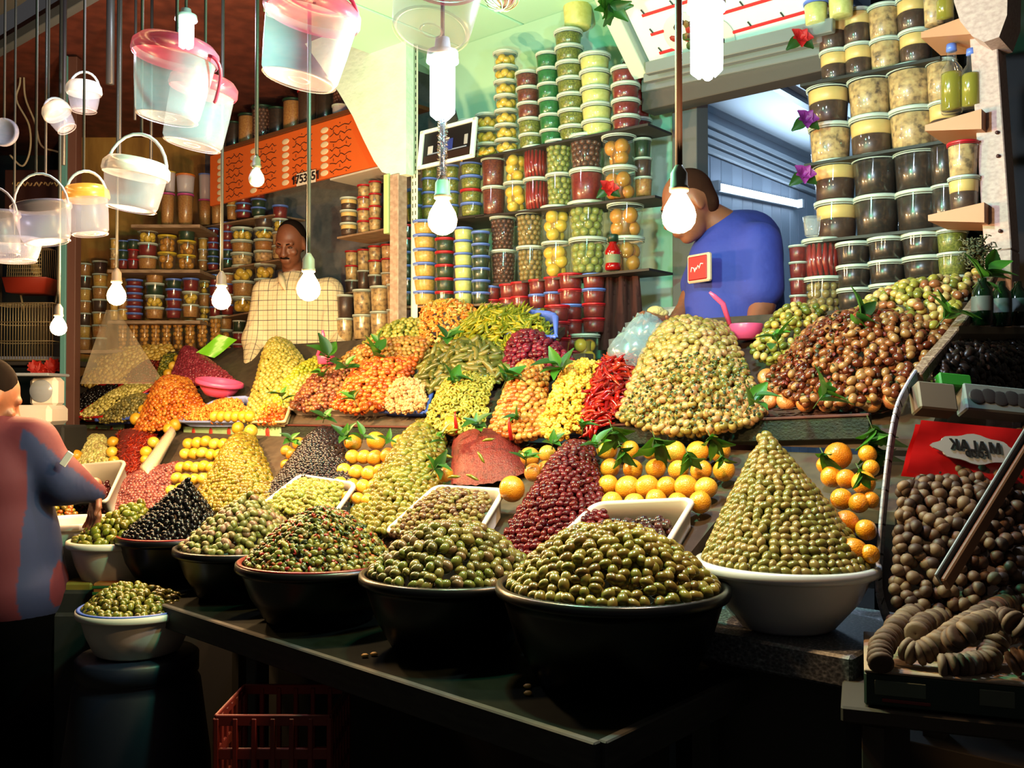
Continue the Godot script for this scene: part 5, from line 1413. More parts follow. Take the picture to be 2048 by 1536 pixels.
func shelves() -> void:
	var wood := mat("shelf_wood", Color(0.55, 0.43, 0.33), 0.6, {"noise": [Vector3(2, 8, 8), Color(0.45, 0.34, 0.25), Color(0.56, 0.44, 0.34), Color(0.64, 0.52, 0.42)]})
	var darks := mat("shelf_dark", Color(0.12, 0.1, 0.09), 0.6)
	# middle wall
	plank(925, 320, 1296, 246, 1.86, 0.185, "dark shelf under the top row of tubs in the middle", darks)
	plank(950, 432, 1310, 390, 1.86, 0.185, "dark shelf under the second row of big tubs in the middle", darks)
	plank(975, 568, 1298, 536, 1.86, 0.185, "dark shelf above the red paste tubs", darks)
	plank(962, 736, 1215, 730, 1.84, 0.185, "lowest middle shelf behind the crimson olives", darks)
	plank(786, 613, 1002, 606, 1.80, 0.3, "wooden shelf under the blue-lidded small tubs", wood)
	plank(815, 444, 968, 428, 1.86, 0.3, "shelf behind the brightest bulb under the chopped pickle", darks)
	shelf_of("top middle shelf", 1.88, ["938 320 937 235 42 Lc Lc Lc", "976 312 974 222 46 Lc Lc Lc", "1014 303 1010 95 47 Lc Lc Lc Lc Lc Lc Lc", "1062 295 1053 136 47 Mc Mc Cc Cc Cc", "1103 286 1093 98 45 Ec Ec Ec Ec Ec Ec", "1146 278 1135 50 55 Mc Mc Mc Mc Mc Mc Mc", "1195 268 1188 98 61 Pc Pc Pc Pc Pc", "1252 258 1250 126 55 Rc Rc Rc Rc", "1276 262 1270 108 54 Rc Rc Rc Rc Rc"], {"push": {8: 0.16}})
	shelf_of("second middle shelf", 1.88, ["988 428 985 310 47 Cc Cc", "1032 422 1028 297 48 Lc Lc", "1074 416 1068 287 52 Sc Sc", "1119 409 1116 275 53 Oc Oc", "1174 401 1171 262 67 Rc Qc", "1240 394 1236 260 66 lc lc", "1287 390 1284 273 35 Tc Nc Gc"], {"push": {6: 0.1}})
	shelf_of("third middle shelf", 1.88, ["1007 566 1004 428 50 Qc Qc", "1061 560 1057 418 54 oc oc", "1113 552 1109 407 57 Lc Lc", "1176 544 1171 397 73 Oc Oc", "1252 540 1250 398 70 lc lc"], {})
	shelf_of("red paste shelf", 1.86, ["986 735 984 570 38 Rr Rr Rb Rb Rr Rb", "1020 735 1018 566 38 Rr Rr Rr Rb Rr Rr", "1043 735 1041 562 38 Rr Rb Rr Rr Rr Rr", "1077 734 1076 557 37 Rr Rr Rr Rb Rb Rr", "1108 733 1106 552 36 Rr Rr Rr Rr Rb Rr", "1143 732 1141 544 48 Rr Rr Rr Rb Rr Rr", "1170 730 1170 666 58 Lc"], {})
	shelf_of("jar right of red pastes", 1.88, ["1188 664 1188 545 45 Rr Rr Rb Rb"], {"group": "red paste tubs standing on the lemon jar"})
	shelf_of("front of red pastes", 1.72, ["1116 740 1114 608 48 Rr Rr Rr Rr"], {"group": "red paste tubs in front"})
	shelf_of("shelf beside wooden post", 1.80, ["814 609 813 447 33 Gb Gb Gb Gb Gr Gr", "850 609 849 437 45 Yb Yb Yb Yb Yb Yb", "890 608 890 446 38 Gr Gr Gr Gr Gr Gr", "927 607 926 452 36 Pb Pb Pb Pb Pb Pb", "962 607 961 460 35 Gb Gb Gb Gb Gb Gb"], {})
	shelf_of("shelf under framed picture", 1.88, ["833 440 832 375 40 Mb Mb", "860 438 858 325 32 Mb Mb Mb Mb", "903 434 902 327 30 Mb Mb Mb Mb", "943 430 942 320 42 Mb Mr Mb Mb"], {})
	var t := thing("pale_tub", "tall pale lime tub at the very top above the chopped pickle stack", "tub", PN(1139, 49, 1.88) + NN * 0.06)
	var st := tool()
	lathe(st, [Vector2(0.001, 0.19), Vector2(0.066, 0.19), Vector2(0.068, 0.17), Vector2(0.058, 0.01), Vector2(0.05, 0.0), Vector2(0.001, 0)], 24)
	put("tub_body", st, content_mat("P"), t)
	# sauce bottle
	t = thing("sauce_bottle", "red sauce bottle with dark cap in front of the orange lemon jars", "bottle", PN(1226, 541, 1.86))
	var m := -(cb.inverse() * (t.position - EYE)).z / F
	st = tool()
	lathe(st, [Vector2(0.001, 58 * m), Vector2(8 * m, 58 * m), Vector2(8 * m, 52 * m), Vector2(16 * m, 40 * m), Vector2(16.5 * m, 34 * m), Vector2(15 * m, 30 * m), Vector2(15 * m, 14 * m), Vector2(16.5 * m, 10 * m), Vector2(16 * m, 2 * m), Vector2(13 * m, 0), Vector2(0.001, 0)], 24)
	put("bottle_body", st, mat("ketchup", Color(0.55, 0.05, 0.04), 0.15, {"coat": 0.6}), t)
	st = tool()
	lathe(st, [Vector2(0.001, 72 * m), Vector2(10 * m, 72 * m), Vector2(11 * m, 70 * m), Vector2(11 * m, 57 * m), Vector2(0.001, 57 * m)], 20)
	put("cap", st, mat("cap_green", Color(0.08, 0.18, 0.12), 0.4), t)
	st = tool()
	lathe(st, [Vector2(15.3 * m, 31 * m), Vector2(15.5 * m, 30 * m), Vector2(15.5 * m, 15 * m), Vector2(15.3 * m, 14 * m)], 24)
	put("paper_label", st, mat("label_green", Color(0.4, 0.5, 0.35), 0.6, {"noise": [30.0, Color(0.3, 0.42, 0.3), Color(0.42, 0.5, 0.36), Color(0.6, 0.3, 0.2)]}), t)
	# framed picture
	var a := PN(840, 250, 1.78)
	var b := PN(950, 250, 1.78)
	var c := PN(950, 328, 1.78)
	var ctr := (a + c) / 2
	t = thing("framed_picture", "white framed dark photograph leaning above the blue-lidded tubs", "picture", ctr)
	var bs := wall_basis().rotated(-UU, -0.12)
	var wd := a.distance_to(b)
	var ht := a.y - PN(840, 328, 1.78).y
	st = tool()
	for q in [[0.0, 1.0, wd, 0.0], [0.0, -1.0, wd, 0.0], [1.0, 0.0, 0.0, ht], [-1.0, 0.0, 0.0, ht]]:
		box(st, Transform3D(bs, bs * Vector3(q[0] * wd * 0.47, q[1] * ht * 0.46, 0)), Vector3(wd * 0.07 if q[0] != 0 else wd, ht * 0.09 if q[1] != 0 else ht, 0.014), 0.002)
	put("frame", st, mat("frame_white", Color(0.88, 0.92, 0.92), 0.4), t)
	st = tool()
	box(st, Transform3D(bs, bs * Vector3(0, 0, -0.006)), Vector3(wd, ht, 0.006), 0.001)
	put("photograph", st, mat("photo_dark", Color(0.08, 0.07, 0.09), 0.3), t)
	for q in [[0.0, -0.02, 0.2, 0.3, Color(0.15, 0.2, 0.5)], [0.0, 0.12, 0.07, 0.1, Color(0.75, 0.72, 0.7)], [0.0, -0.16, 0.7, 0.03, Color(0.5, 0.55, 0.65)], [-0.3, -0.05, 0.09, 0.2, Color(0.7, 0.7, 0.72)], [0.33, 0.02, 0.06, 0.25, Color(0.6, 0.6, 0.62)], [0.0, -0.3, 0.82, 0.2, Color(0.16, 0.09, 0.08)]]:
		st = tool()
		box(st, Transform3D(bs, bs * Vector3(q[0] * wd, q[1] * ht, -0.002)), Vector3(q[2] * wd, q[3] * ht, 0.003), 0.001)
		put("print", st, mat("print_%s" % q[4].to_html(), q[4], 0.4), t)
	# the dark corner under the shelves beside the seller in blue
	var cl := tool()
	var rows := []
	for i in 9:
		var row := []
		for j in 13: row.append(PN(lerpf(1196, 1276 + i * 1.5, j / 12.0), lerpf(552, 700, i / 8.0), 1.96 + 0.035 * sin(j * 1.5 + i * 0.25)))
		rows.append(row)
	grid(cl, rows)
	var rows2 := []
	for r in rows:
		var k := []
		for p in r: k.append(p + NN * 0.012)
		k.reverse()
		rows2.append(k)
	grid(cl, rows2)
	tag(put("cloth", cl, mat("cloth_maroon", Color(0.2, 0.05, 0.04), 0.9)), "dark red-brown cloth hanging right of the red paste tubs", "cloth")
	var cab := tool()
	var cp := PN(1325, 700, 2.12)
	box(cab, Transform3D(wall_basis(), Vector3(cp.x, 1.02, cp.z)), Vector3(0.34, 1.24, 0.22), 0.006)
	tag(put("cabinet", cab, mat("cabinet_dark", Color(0.1, 0.075, 0.06), 0.7)), "dark wooden cabinet behind the seller in blue", "cabinet")
	cab = tool()
	box(cab, Transform3D(wall_basis(), Vector3(cp.x, 1.64, cp.z) - UU * 0.05 + Vector3(0, 0.075, 0)), Vector3(0.16, 0.15, 0.14), 0.01)
	tag(put("white_box", cab, mat("box_white", Color(0.6, 0.62, 0.6), 0.5)), "whitish box on the dark cabinet behind the seller in blue", "box")
	for q in [[1292, 668, 0.07, "crumpled clear plastic bag beside the broad cream heap, upper"], [1268, 706, 0.085, "crumpled bluish plastic bag beside the red chillies, lower"]]:
		cl = tool()
		rows = []
		var c0 := P(q[0], q[1], 3.25)
		for i in 10:
			var ph := PI * i / 9.0
			var row := PackedVector3Array()
			for j in 16:
				var th := TAU * j / 16
				row.append(c0 + Vector3(sin(ph) * cos(th), cos(ph) * 0.9, sin(ph) * sin(th) * 0.6) * q[2] * (1.0 + 0.22 * sin(j * 2.3 + i * 1.7) + 0.12 * sin(j * 5.0 - i * 2.0)))
			rows.append(row)
		grid(cl, rows, true)
		tag(put("plastic_bag", cl, mat("bag_clear", Color(0.65, 0.75, 0.82), 0.2, {"alpha": 0.25})), q[3], "bag")
	# right wall of tubs
	plank(1600, 168, 1880, 112, 1.88, 0.3, "dark shelf under the highest row of cream and brown tubs at right", darks)
	plank(1608, 328, 1932, 272, 1.88, 0.3, "dark shelf under the marbled cream tubs at right", darks)
	plank(1618, 481, 1930, 448, 1.88, 0.3, "dark shelf under the big dark brown tubs at right", darks)
	plank(1570, 634, 1935, 594, 1.86, 0.3, "lowest shelf at right behind the speckled olives", darks)
	shelf_of("highest right shelf", 1.9, ["1632 40 1630 -6 46 Pb", "1682 24 1680 -30 50 Pb", "1670 160 1660 25 57 Bc Bc", "1718 150 1712 10 55 Bc Bc", "1772 138 1765 0 60 Kc Kc", "1832 122 1822 -18 64 Bc Bc"], {"push": {0: -0.1, 1: -0.1}})
	shelf_of("right shelf, marbled creams", 1.9, ["1661 322 1654 157 81 Kc Bc", "1744 307 1737 140 84 Bc Kc", "1827 294 1818 120 90 Kc Kc", "1888 282 1880 112 56 Bc Kc"], {})
	shelf_of("right shelf, big tubs", 1.9, ["1674 476 1667 314 82 Bc Bc", "1755 468 1749 302 87 Dc Dc", "1840 459 1832 290 89 Dc Dc", "1893 452 1888 278 56 Dc Dc"], {})
	shelf_of("lowest right shelf", 1.88, ["1598 622 1596 488 35 Rc Rc Rc Rc", "1647 628 1644 472 76 oc Sc", "1710 620 1707 480 66 Dc Dc Dc", "1777 612 1773 470 71 Dc Dc Dc", "1851 602 1846 461 82 Dc Dc Dc", "1908 596 1904 455 58 Mc Mc Mc"], {})
	shelf_of("wooden bracket by the pillar", 1.66, ["1928 419 1926 277 62 Bc Kr"], {})
	shelf_of("top bracket by the pillar", 1.7, ["1868 44 1866 -30 44 Kr"], {})
	sprig(PN(1212, 6, 1.5), 0.075, 16, "dark olive twig hanging at the price board's upper left corner", Vector3(0.3, -0.4, 0.5), "olive_twig")
	# glass tumbler
	t = thing("glass_tumbler", "small clear glass standing left of the dark brown tubs", "glass", PN(1624, 472, 1.84))
	m = -(cb.inverse() * (t.position - EYE)).z / F
	st = tool()
	lathe(st, [Vector2(18 * m, 38 * m), Vector2(14 * m, 2 * m), Vector2(12 * m, 0), Vector2(0.001, 0), Vector2(0.001, 2 * m), Vector2(13 * m, 3 * m), Vector2(17 * m, 38 * m), Vector2(18 * m, 38 * m)], 20)
	put("glass_body", st, mat("clear_glass", Color(0.95, 0.97, 0.98), 0.05, {"alpha": 0.1}), t)
	# brackets and bottles beside the pillar
	for q in [[1850, 258, 1962, 252, "wooden bracket shelf under the two oil bottles"], [1856, 438, 1968, 434, "wooden bracket shelf under the red-lidded tub by the pillar"], [1842, 72, 1940, 70, "topmost wooden bracket shelf beside the pillar"]]:
		var p := PN(q[0], q[1], 1.66)
		var e := PN(q[2], q[3], 1.66)
		var sh := tool()
		var ln := p.distance_to(e)
		prism(sh, PackedVector2Array([Vector2(0, -0.006), Vector2(ln, -0.03), Vector2(ln, 0.03), Vector2(0, 0.012)]), Transform3D(wall_basis(), p), 0.2)
		tag(put("bracket", sh, mat("bracket_wood", Color(0.72, 0.5, 0.36), 0.6)), q[4], "bracket")
	for q in [[1904, 226, 128, 21, "tall clear bottle of yellow oil on the wooden bracket"], [1943, 218, 112, 19, "greener bottle of oil against the pillar on the bracket"], [1890, 44, 70, 17, "oil bottle standing on the topmost bracket"]]:
		t = thing("oil_bottle", q[4], "bottle", PN(q[0], q[1], 1.72))
		m = -(cb.inverse() * (t.position - EYE)).z / F
		var r: float = q[3] * m
		var h: float = q[2] * m
		st = tool()
		lathe(st, [Vector2(r * 0.4, h), Vector2(r * 0.45, h * 0.8), Vector2(r * 0.95, h * 0.68), Vector2(r, h * 0.6), Vector2(r, 0.01), Vector2(r * 0.9, 0), Vector2(0.001, 0)], 24)
		put("bottle_glass", st, mat("shell", Color.WHITE), t)
		st = tool()
		lathe(st, [Vector2(0.001, h * 0.62), Vector2(r * 0.9, h * 0.62), Vector2(r * 0.94, h * 0.58), Vector2(r * 0.94, 0.01), Vector2(0.001, 0.008)], 24)
		put("oil", st, mat("oil", Color(0.5, 0.46, 0.08), 0.2, {"coat": 0.6}), t)
		st = tool()
		lathe(st, [Vector2(0.001, h * 1.08), Vector2(r * 0.45, h * 1.08), Vector2(r * 0.48, h * 0.97), Vector2(0.001, h * 0.97)], 16)
		put("cap", st, mat("lid_b", Color(0.36, 0.47, 0.8)), t)
	# flowers stuck between tubs and doorway
	for q in [[1600, 76, Color(0.75, 0.1, 0.1), "red artificial rose by the price board's right end"], [1611, 238, Color(0.45, 0.12, 0.45), "dark purple artificial rose half way up the doorway"], [1606, 348, Color(0.55, 0.16, 0.5), "violet artificial rose beside the big brown tubs"], [1216, 376, Color(0.7, 0.08, 0.06), "red artificial rose on the jar of orange lemons"]]:
		t = thing("rose", q[3], "flower", PN(q[0], q[1], 1.80))
		var pm := mat("petal_%s" % q[2].to_html(), q[2], 0.6)
		for k in 9:
			var a2 := k * 2.4
			leaf(t, Vector3.ZERO, Vector3(cos(a2), sin(a2), 0.5 + 0.1 * k).normalized(), Vector3(0.1, 0.2, 1), 0.045 - 0.003 * k, 0.5, pm)
		for k in 2: leaf(t, Vector3.ZERO, Vector3(0.9 - k * 1.6, -0.6, 0.1).normalized(), Vector3(0, 0, 1), 0.06, 0.35, mat("mint_2", Color()))
	# tubs in the left booth, square to the street
	var fl := {"flat": 6.1}
	for q in [[641, 215, 400], [539, 215, 400], [449, 262, 400], [700, 150, 330]]:
		st = tool()
		var p := P(q[1], q[0], 6.0)
		var e := P(q[2], q[0], 6.0)
		slab(st, p, e, e - Vector3(0, 0, 0.35), p - Vector3(0, 0, 0.35), Vector3(0, -0.02, 0))
		tag(put("shelf", st, wood), "shelf of the far left booth at height %s" % {641: "of the glowing bulbs", 539: "of the dark-haired seller's chest", 449: "of the pink-lidded jars", 700: "just above the heaps"}[int(q[0])], "shelf")
	shelf_of("upper far left shelf", 2.2, ["228 537 228 476 16 Tc Kc Yc", "246 537 246 480 20 Rb Gb Gb", "266 537 266 478 22 Rr Rr Gb", "295 537 295 457 40 Tc Rc Lc", "334 537 334 468 37 ly ly", "373 537 373 450 37 ly ly Gb"], fl)
	shelf_of("middle far left shelf", 2.2, ["228 640 228 600 18 Yc Yc", "246 640 246 595 20 Yc Tc", "268 638 268 557 34 Rb Rb Rb Rb Rb Rb", "309 637 309 540 38 Tc Lc Gc Tc", "347 636 347 556 32 Rb Rb Rb Gb", "381 634 381 555 34 Tc Lc Rb"], fl)
	shelf_of("lowest far left shelf", 2.2, ["245 700 245 646 22 lc", "267 700 267 646 22 lc", "289 700 289 645 22 lc", "311 700 311 645 22 lc", "333 700 333 644 22 lc", "356 698 356 642 23 lc", "380 696 380 640 24 lc", "405 694 405 636 25 lc", "431 692 431 632 26 lc"], fl)
	shelf_of("pink-lidded row far left", 2.2, ["335 449 335 384 29 Tp", "371 449 371 385 33 Tp"], {"flat": 6.1, "noun": "jar", "called": "glass_jar"})
	shelf_of("above pink-lidded jars", 2.2, ["340 382 340 341 22 Vy", "371 383 371 345 38 Vo"], {"flat": 6.15, "noun": "jar", "called": "glass_jar"})
	shelf_of("ghostly stacks behind the post", 2.2, ["168 700 168 525 26 Tc Yc Nc Tc Yc Nc Tc", "199 700 199 520 30 Nc Tc Yc Nc Tc Yc Nc"], {"flat": 6.5})
	# and along the wall towards the seller
	plank(398, 454, 548, 428, 2.12, 0.24, "sloping-away shelf behind the seller, topmost", wood)
	plank(398, 545, 556, 518, 2.12, 0.24, "sloping-away shelf behind the seller, middle", wood)
	plank(398, 642, 560, 612, 2.12, 0.24, "sloping-away shelf behind the seller, lower", wood)
	plank(425, 718, 560, 705, 2.12, 0.24, "sloping-away shelf behind the seller, lowest", wood)
	shelf_of("topmost shelf beside seller", 2.14, ["410 449 410 345 24 Tp Vb", "434 446 434 345 22 Tp Vb", "464 438 464 350 20 Tc Yc Tc", "487 434 487 343 30 Rb Rb Rb Rb Rb Gb", "517 430 517 378 28 Gb Gb Rb"], {})
	shelf_of("middle shelf beside seller", 2.14, ["406 541 406 475 18 Tc Kc Yc", "426 539 426 455 21 Rb Gb Gb Rb Rb Rb", "455 534 455 443 22 Gb Gb Rb Rb Rb", "484 528 484 452 42 Kc Tc Lc", "528 522 528 430 38 Kc Tc Lc Nc", "560 516 560 408 30 Kc Kc Lc Rb"], {})
	shelf_of("lower shelf beside seller", 2.14, ["408 638 408 560 22 Lc Tc Lc", "430 634 430 548 22 Rb Rb Rb Rb", "455 629 455 545 24 Rb Tc Rb Tc", "486 623 486 528 42 Lc Tc Lc", "530 616 530 525 40 Lc Tc Lc"], {})
	shelf_of("lowest shelf beside seller", 2.14, ["448 713 448 630 32 Lc lc Tc", "478 710 478 640 24 Rc Rc Gc", "520 706 520 625 36 Lc lc Tc"], {})
	# shelves between seller and post
	plank(646, 690, 800, 668, 1.98, 0.24, "pale shelf under the marbled cream tubs beside the post, lowest", wood)
	plank(674, 474, 792, 452, 1.95, 0.24, "pale wooden shelf under the red-lidded cream tubs beside the post", wood)
	plank(660, 357, 775, 328, 1.95, 0.24, "white shelf under the hazy empty tubs beside the arch", mat("shelf_white", Color(0.8, 0.76, 0.72), 0.5))
	shelf_of("shelf by the green board", 1.97, ["698 469 698 392 34 Bc Bc Bc", "728 464 728 367 26 Kr Kr Kr Kr", "750 459 750 360 24 Kr Kr Kr Kr"], {})
	shelf_of("hazy stacks by the arch", 1.97, ["681 352 681 205 33 Vc Vc Vc", "715 344 715 232 32 Vc Vc", "745 337 745 262 28 Vc"], {"group": "empty hazy tubs beside the arch"})
	shelf_of("marbled shelf beside post", 2.0, ["659 684 659 590 34 Bc Bc Bc Bc", "690 682 690 588 33 Kc Nc", "725 678 725 577 38 Kc Kc", "760 672 760 570 38 Kc Kc", "790 668 790 566 32 Kc Kc"], {})
	plank(650, 592, 800, 566, 2.14, 0.2, "shelf behind the marbled tubs beside the post", wood)
	shelf_of("back row beside post", 2.16, ["703 588 703 500 25 Nc Kr Kr", "727 582 727 497 24 Nc Kr", "750 577 750 490 26 Nc Kr Kr", "776 572 776 487 27 Kc Kr Kr"], {})
	# orange signboard
	var s0 := PN(420, 312, 1.95)
	var s1 := PN(790, 195, 1.95)
	var s2 := PN(420, 412, 1.95)
	var fr := (s1 - s0)
	fr.y = 0
	var wdt := fr.length()
	fr = fr.normalized()
	var org := s0
	var hgt := s0.y - s2.y
	t = thing("signboard", "orange signboard with columns of white ovals and dark handwriting", "sign", org)
	var sb := Basis(fr, Vector3.UP, fr.cross(Vector3.UP))
	st = tool()
	box(st, Transform3D(sb, sb * Vector3(wdt / 2, -hgt / 2, -0.012)), Vector3(wdt, hgt, 0.024), 0.003)
	put("board", st, mat("sign_orange", Color(0.88, 0.4, 0.16), 0.5), t)
	for k in 4:
		for j in 7:
			st = tool()
			ball(st, sb * Vector3(0.12 + 0.34 * k + 0.02 * (k % 2), -0.05 - j * hgt * 0.125, 0.002), Vector3(0.036, 0.017, 0.004), 14, 6, sb)
			put("price_oval", st, mat("sign_white", Color(0.92, 0.82, 0.68), 0.5), t)
			var ink := tool()
			var x := 0.19 + 0.34 * k
			var y: float = -0.05 - j * hgt * 0.125
			var pts := []
			for i in 11: pts.append(sb * Vector3(x + i * 0.018, y + 0.007 * sin(i * 1.7 + j * 2.0 + k) + 0.004 * sin(i * 4.1), 0.003))
			tube(ink, pts, 0.0022, 4)
			for i in 3: ball(ink, sb * Vector3(x + 0.03 + i * 0.055, y + 0.016 * (1 if (i + j) % 2 else -1), 0.003), 0.003, 5, 4)
			put("handwriting", ink, mat("ink", Color(0.12, 0.08, 0.1), 0.6), t)
	var pl := PN(612, 356, 1.93)
	st = tool()
	box(st, Transform3D(sb, pl - org), Vector3(0.17, 0.07, 0.006), 0.001)
	put("number_plate", st, mat("sign_plate", Color(0.9, 0.85, 0.8), 0.5), t)
	put("number", text("1753651", 0.05, 0.004), mat("ink", Color()), t).transform = Transform3D(sb, pl - org + sb * Vector3(0, 0, 0.005))
	# glass jars standing on top of the signboard
	st = tool()
	slab(st, org + sb * Vector3(0, 0.02, 0.02), org + sb * Vector3(wdt, 0.02, 0.02), org + sb * Vector3(wdt, 0.02, -0.25), org + sb * Vector3(0, 0.02, -0.25), Vector3(0, -0.02, 0))
	tag(put("shelf", st, mat("shelf_brown", Color(0.4, 0.24, 0.14), 0.5)), "brown shelf board along the top of the orange signboard", "shelf")
	for k in 9:
		var pr := tub_proto(["D", "T", "Q", "D", "T", "N", "D", "Q", "T"][k], ["g", "g", "g", "g", "g", "r", "g", "g", "r"][k], 1.7, true)
		var o: Node3D = pr.duplicate()
		o.name = numbered("glass_jar")
		add_child(o)
		o.scale = Vector3.ONE * (0.115 + 0.012 * (k % 3))
		o.position = org + sb * Vector3(0.1 + k * 0.155, 0.021, -0.11)
		tag(o, "tall glass jar of dried goods, %s from left on top of the orange signboard" % ORD[k], "jar", "glass jars on the signboard")
func text(s: String, size: float, depth := 0.003, font := "Droid Sans") -> Mesh:
	var tm := TextMesh.new()
	var f := SystemFont.new()
	f.font_names = PackedStringArray([font])
	f.font_weight = 700
	tm.font = f
	tm.text = s
	tm.font_size = 48
	tm.pixel_size = size / 36.0
	tm.depth = depth
	return tm

# ---------- hanging buckets ----------
func bucket(label: String, bx: float, by: float, tx: float, ty: float, d: float, rt: float, rb: float, lid, handle: String, rope: float, lean := 0.0) -> void:
	var p0 := P(bx, by, d)
	var p1 := P(tx, ty, d + lean)
	var m := d / F
	var t := thing("plastic_bucket", label, "bucket", p0, "")
	var ax := p1 - p0
	var h := ax.length()
	ax = ax.normalized()
	var xf := Transform3D(Basis(Quaternion(Vector3.UP, ax)), Vector3.ZERO)
	var r1 := rt * m
	var r0 := rb * m
	var haze := mat("haze_plastic", Color(0.80, 0.79, 0.9), 0.3, {"alpha": 0.24})
	var st := tool()
	lathe(st, [Vector2(r1 - 0.002, h), Vector2(r1 + 0.003, h - 0.001), Vector2(r1 + 0.003, h - 0.012), Vector2(r1 - 0.002, h - 0.014), Vector2(lerpf(r1, r0, 0.5), h * 0.5), Vector2(r0, 0.012), Vector2(r0 - 0.006, 0.002), Vector2(r0 - 0.014, 0.0), Vector2(r0 * 0.5, 0.003), Vector2(0.001, 0.003)], 40, xf)
	put("bucket_body", st, haze, t)
	st = tool()
	lathe(st, [Vector2(r0 * 0.98, 0.0), Vector2(r0 * 0.92, -0.003), Vector2(r0 * 0.86, 0.0)], 40, xf)
	lathe(st, [Vector2(r0 * 0.3, 0.001), Vector2(r0 * 0.27, -0.001), Vector2(r0 * 0.24, 0.001)], 30, xf)
	put("foot_ring", st, haze, t)
	if lid is Color:
		st = tool()
		lathe(st, [Vector2(0.001, h + 0.018), Vector2(r1 * 0.55, h + 0.018), Vector2(r1 * 0.62, h + 0.026), Vector2(r1 * 0.9, h + 0.022), Vector2(r1 + 0.004, h + 0.008), Vector2(r1 + 0.006, h - 0.012), Vector2(r1 + 0.002, h - 0.02)], 40, xf)
		put("lid", st, mat("bucket_lid_%s" % lid.to_html(), lid, 0.3, {"alpha": 0.7}), t)
	if handle != "":
		var pts := []
		for i in 13:
			var a := PI * i / 12.0
			var q: Vector3
			if handle == "up": q = Vector3(-cos(a) * r1, h - 0.008 + sin(a) * r1 * 1.25, 0.0)
			elif handle == "down": q = Vector3(r1 * 0.98 + sin(a) * r1 * 0.35 * (0.6 + 0.4 * cos(a)), h - 0.01 - (0.5 - 0.5 * cos(a)) * h * 0.55, cos(a) * r1 * 0.4)
			else: q = Vector3(-cos(a) * r1, h + sin(a) * r1 * 0.55, sin(a) * r1 * 0.5)
			pts.append(xf * q)
		st = tool()
		tube(st, pts, 0.0045 if lid is Color else 0.0035, 8)
		put("handle", st, mat("handle_pink", Color(0.75, 0.2, 0.33), 0.35) if lid is Color and lid.g < 0.5 else mat("handle_white", Color(0.85, 0.84, 0.85), 0.35), t)
	if rope != 0.0:
		var top := h + (r1 * 1.25 if handle == "up" else 0.02)
		var a := xf * Vector3(0, top - 0.004, 0)
		var ceil_y := 3.39 if un(p0).y < 0.68 or un(p0).x < 2.4 else 3.29
		st = tool()
		tube(st, [a, Vector3(a.x, lerpf(a.y, ceil_y - p0.y, 0.5), a.z), Vector3(a.x, ceil_y - p0.y, a.z)], 0.004, 6)
		put("rope", st, mat("rope", Color(0.14, 0.13, 0.12), 0.8), t)
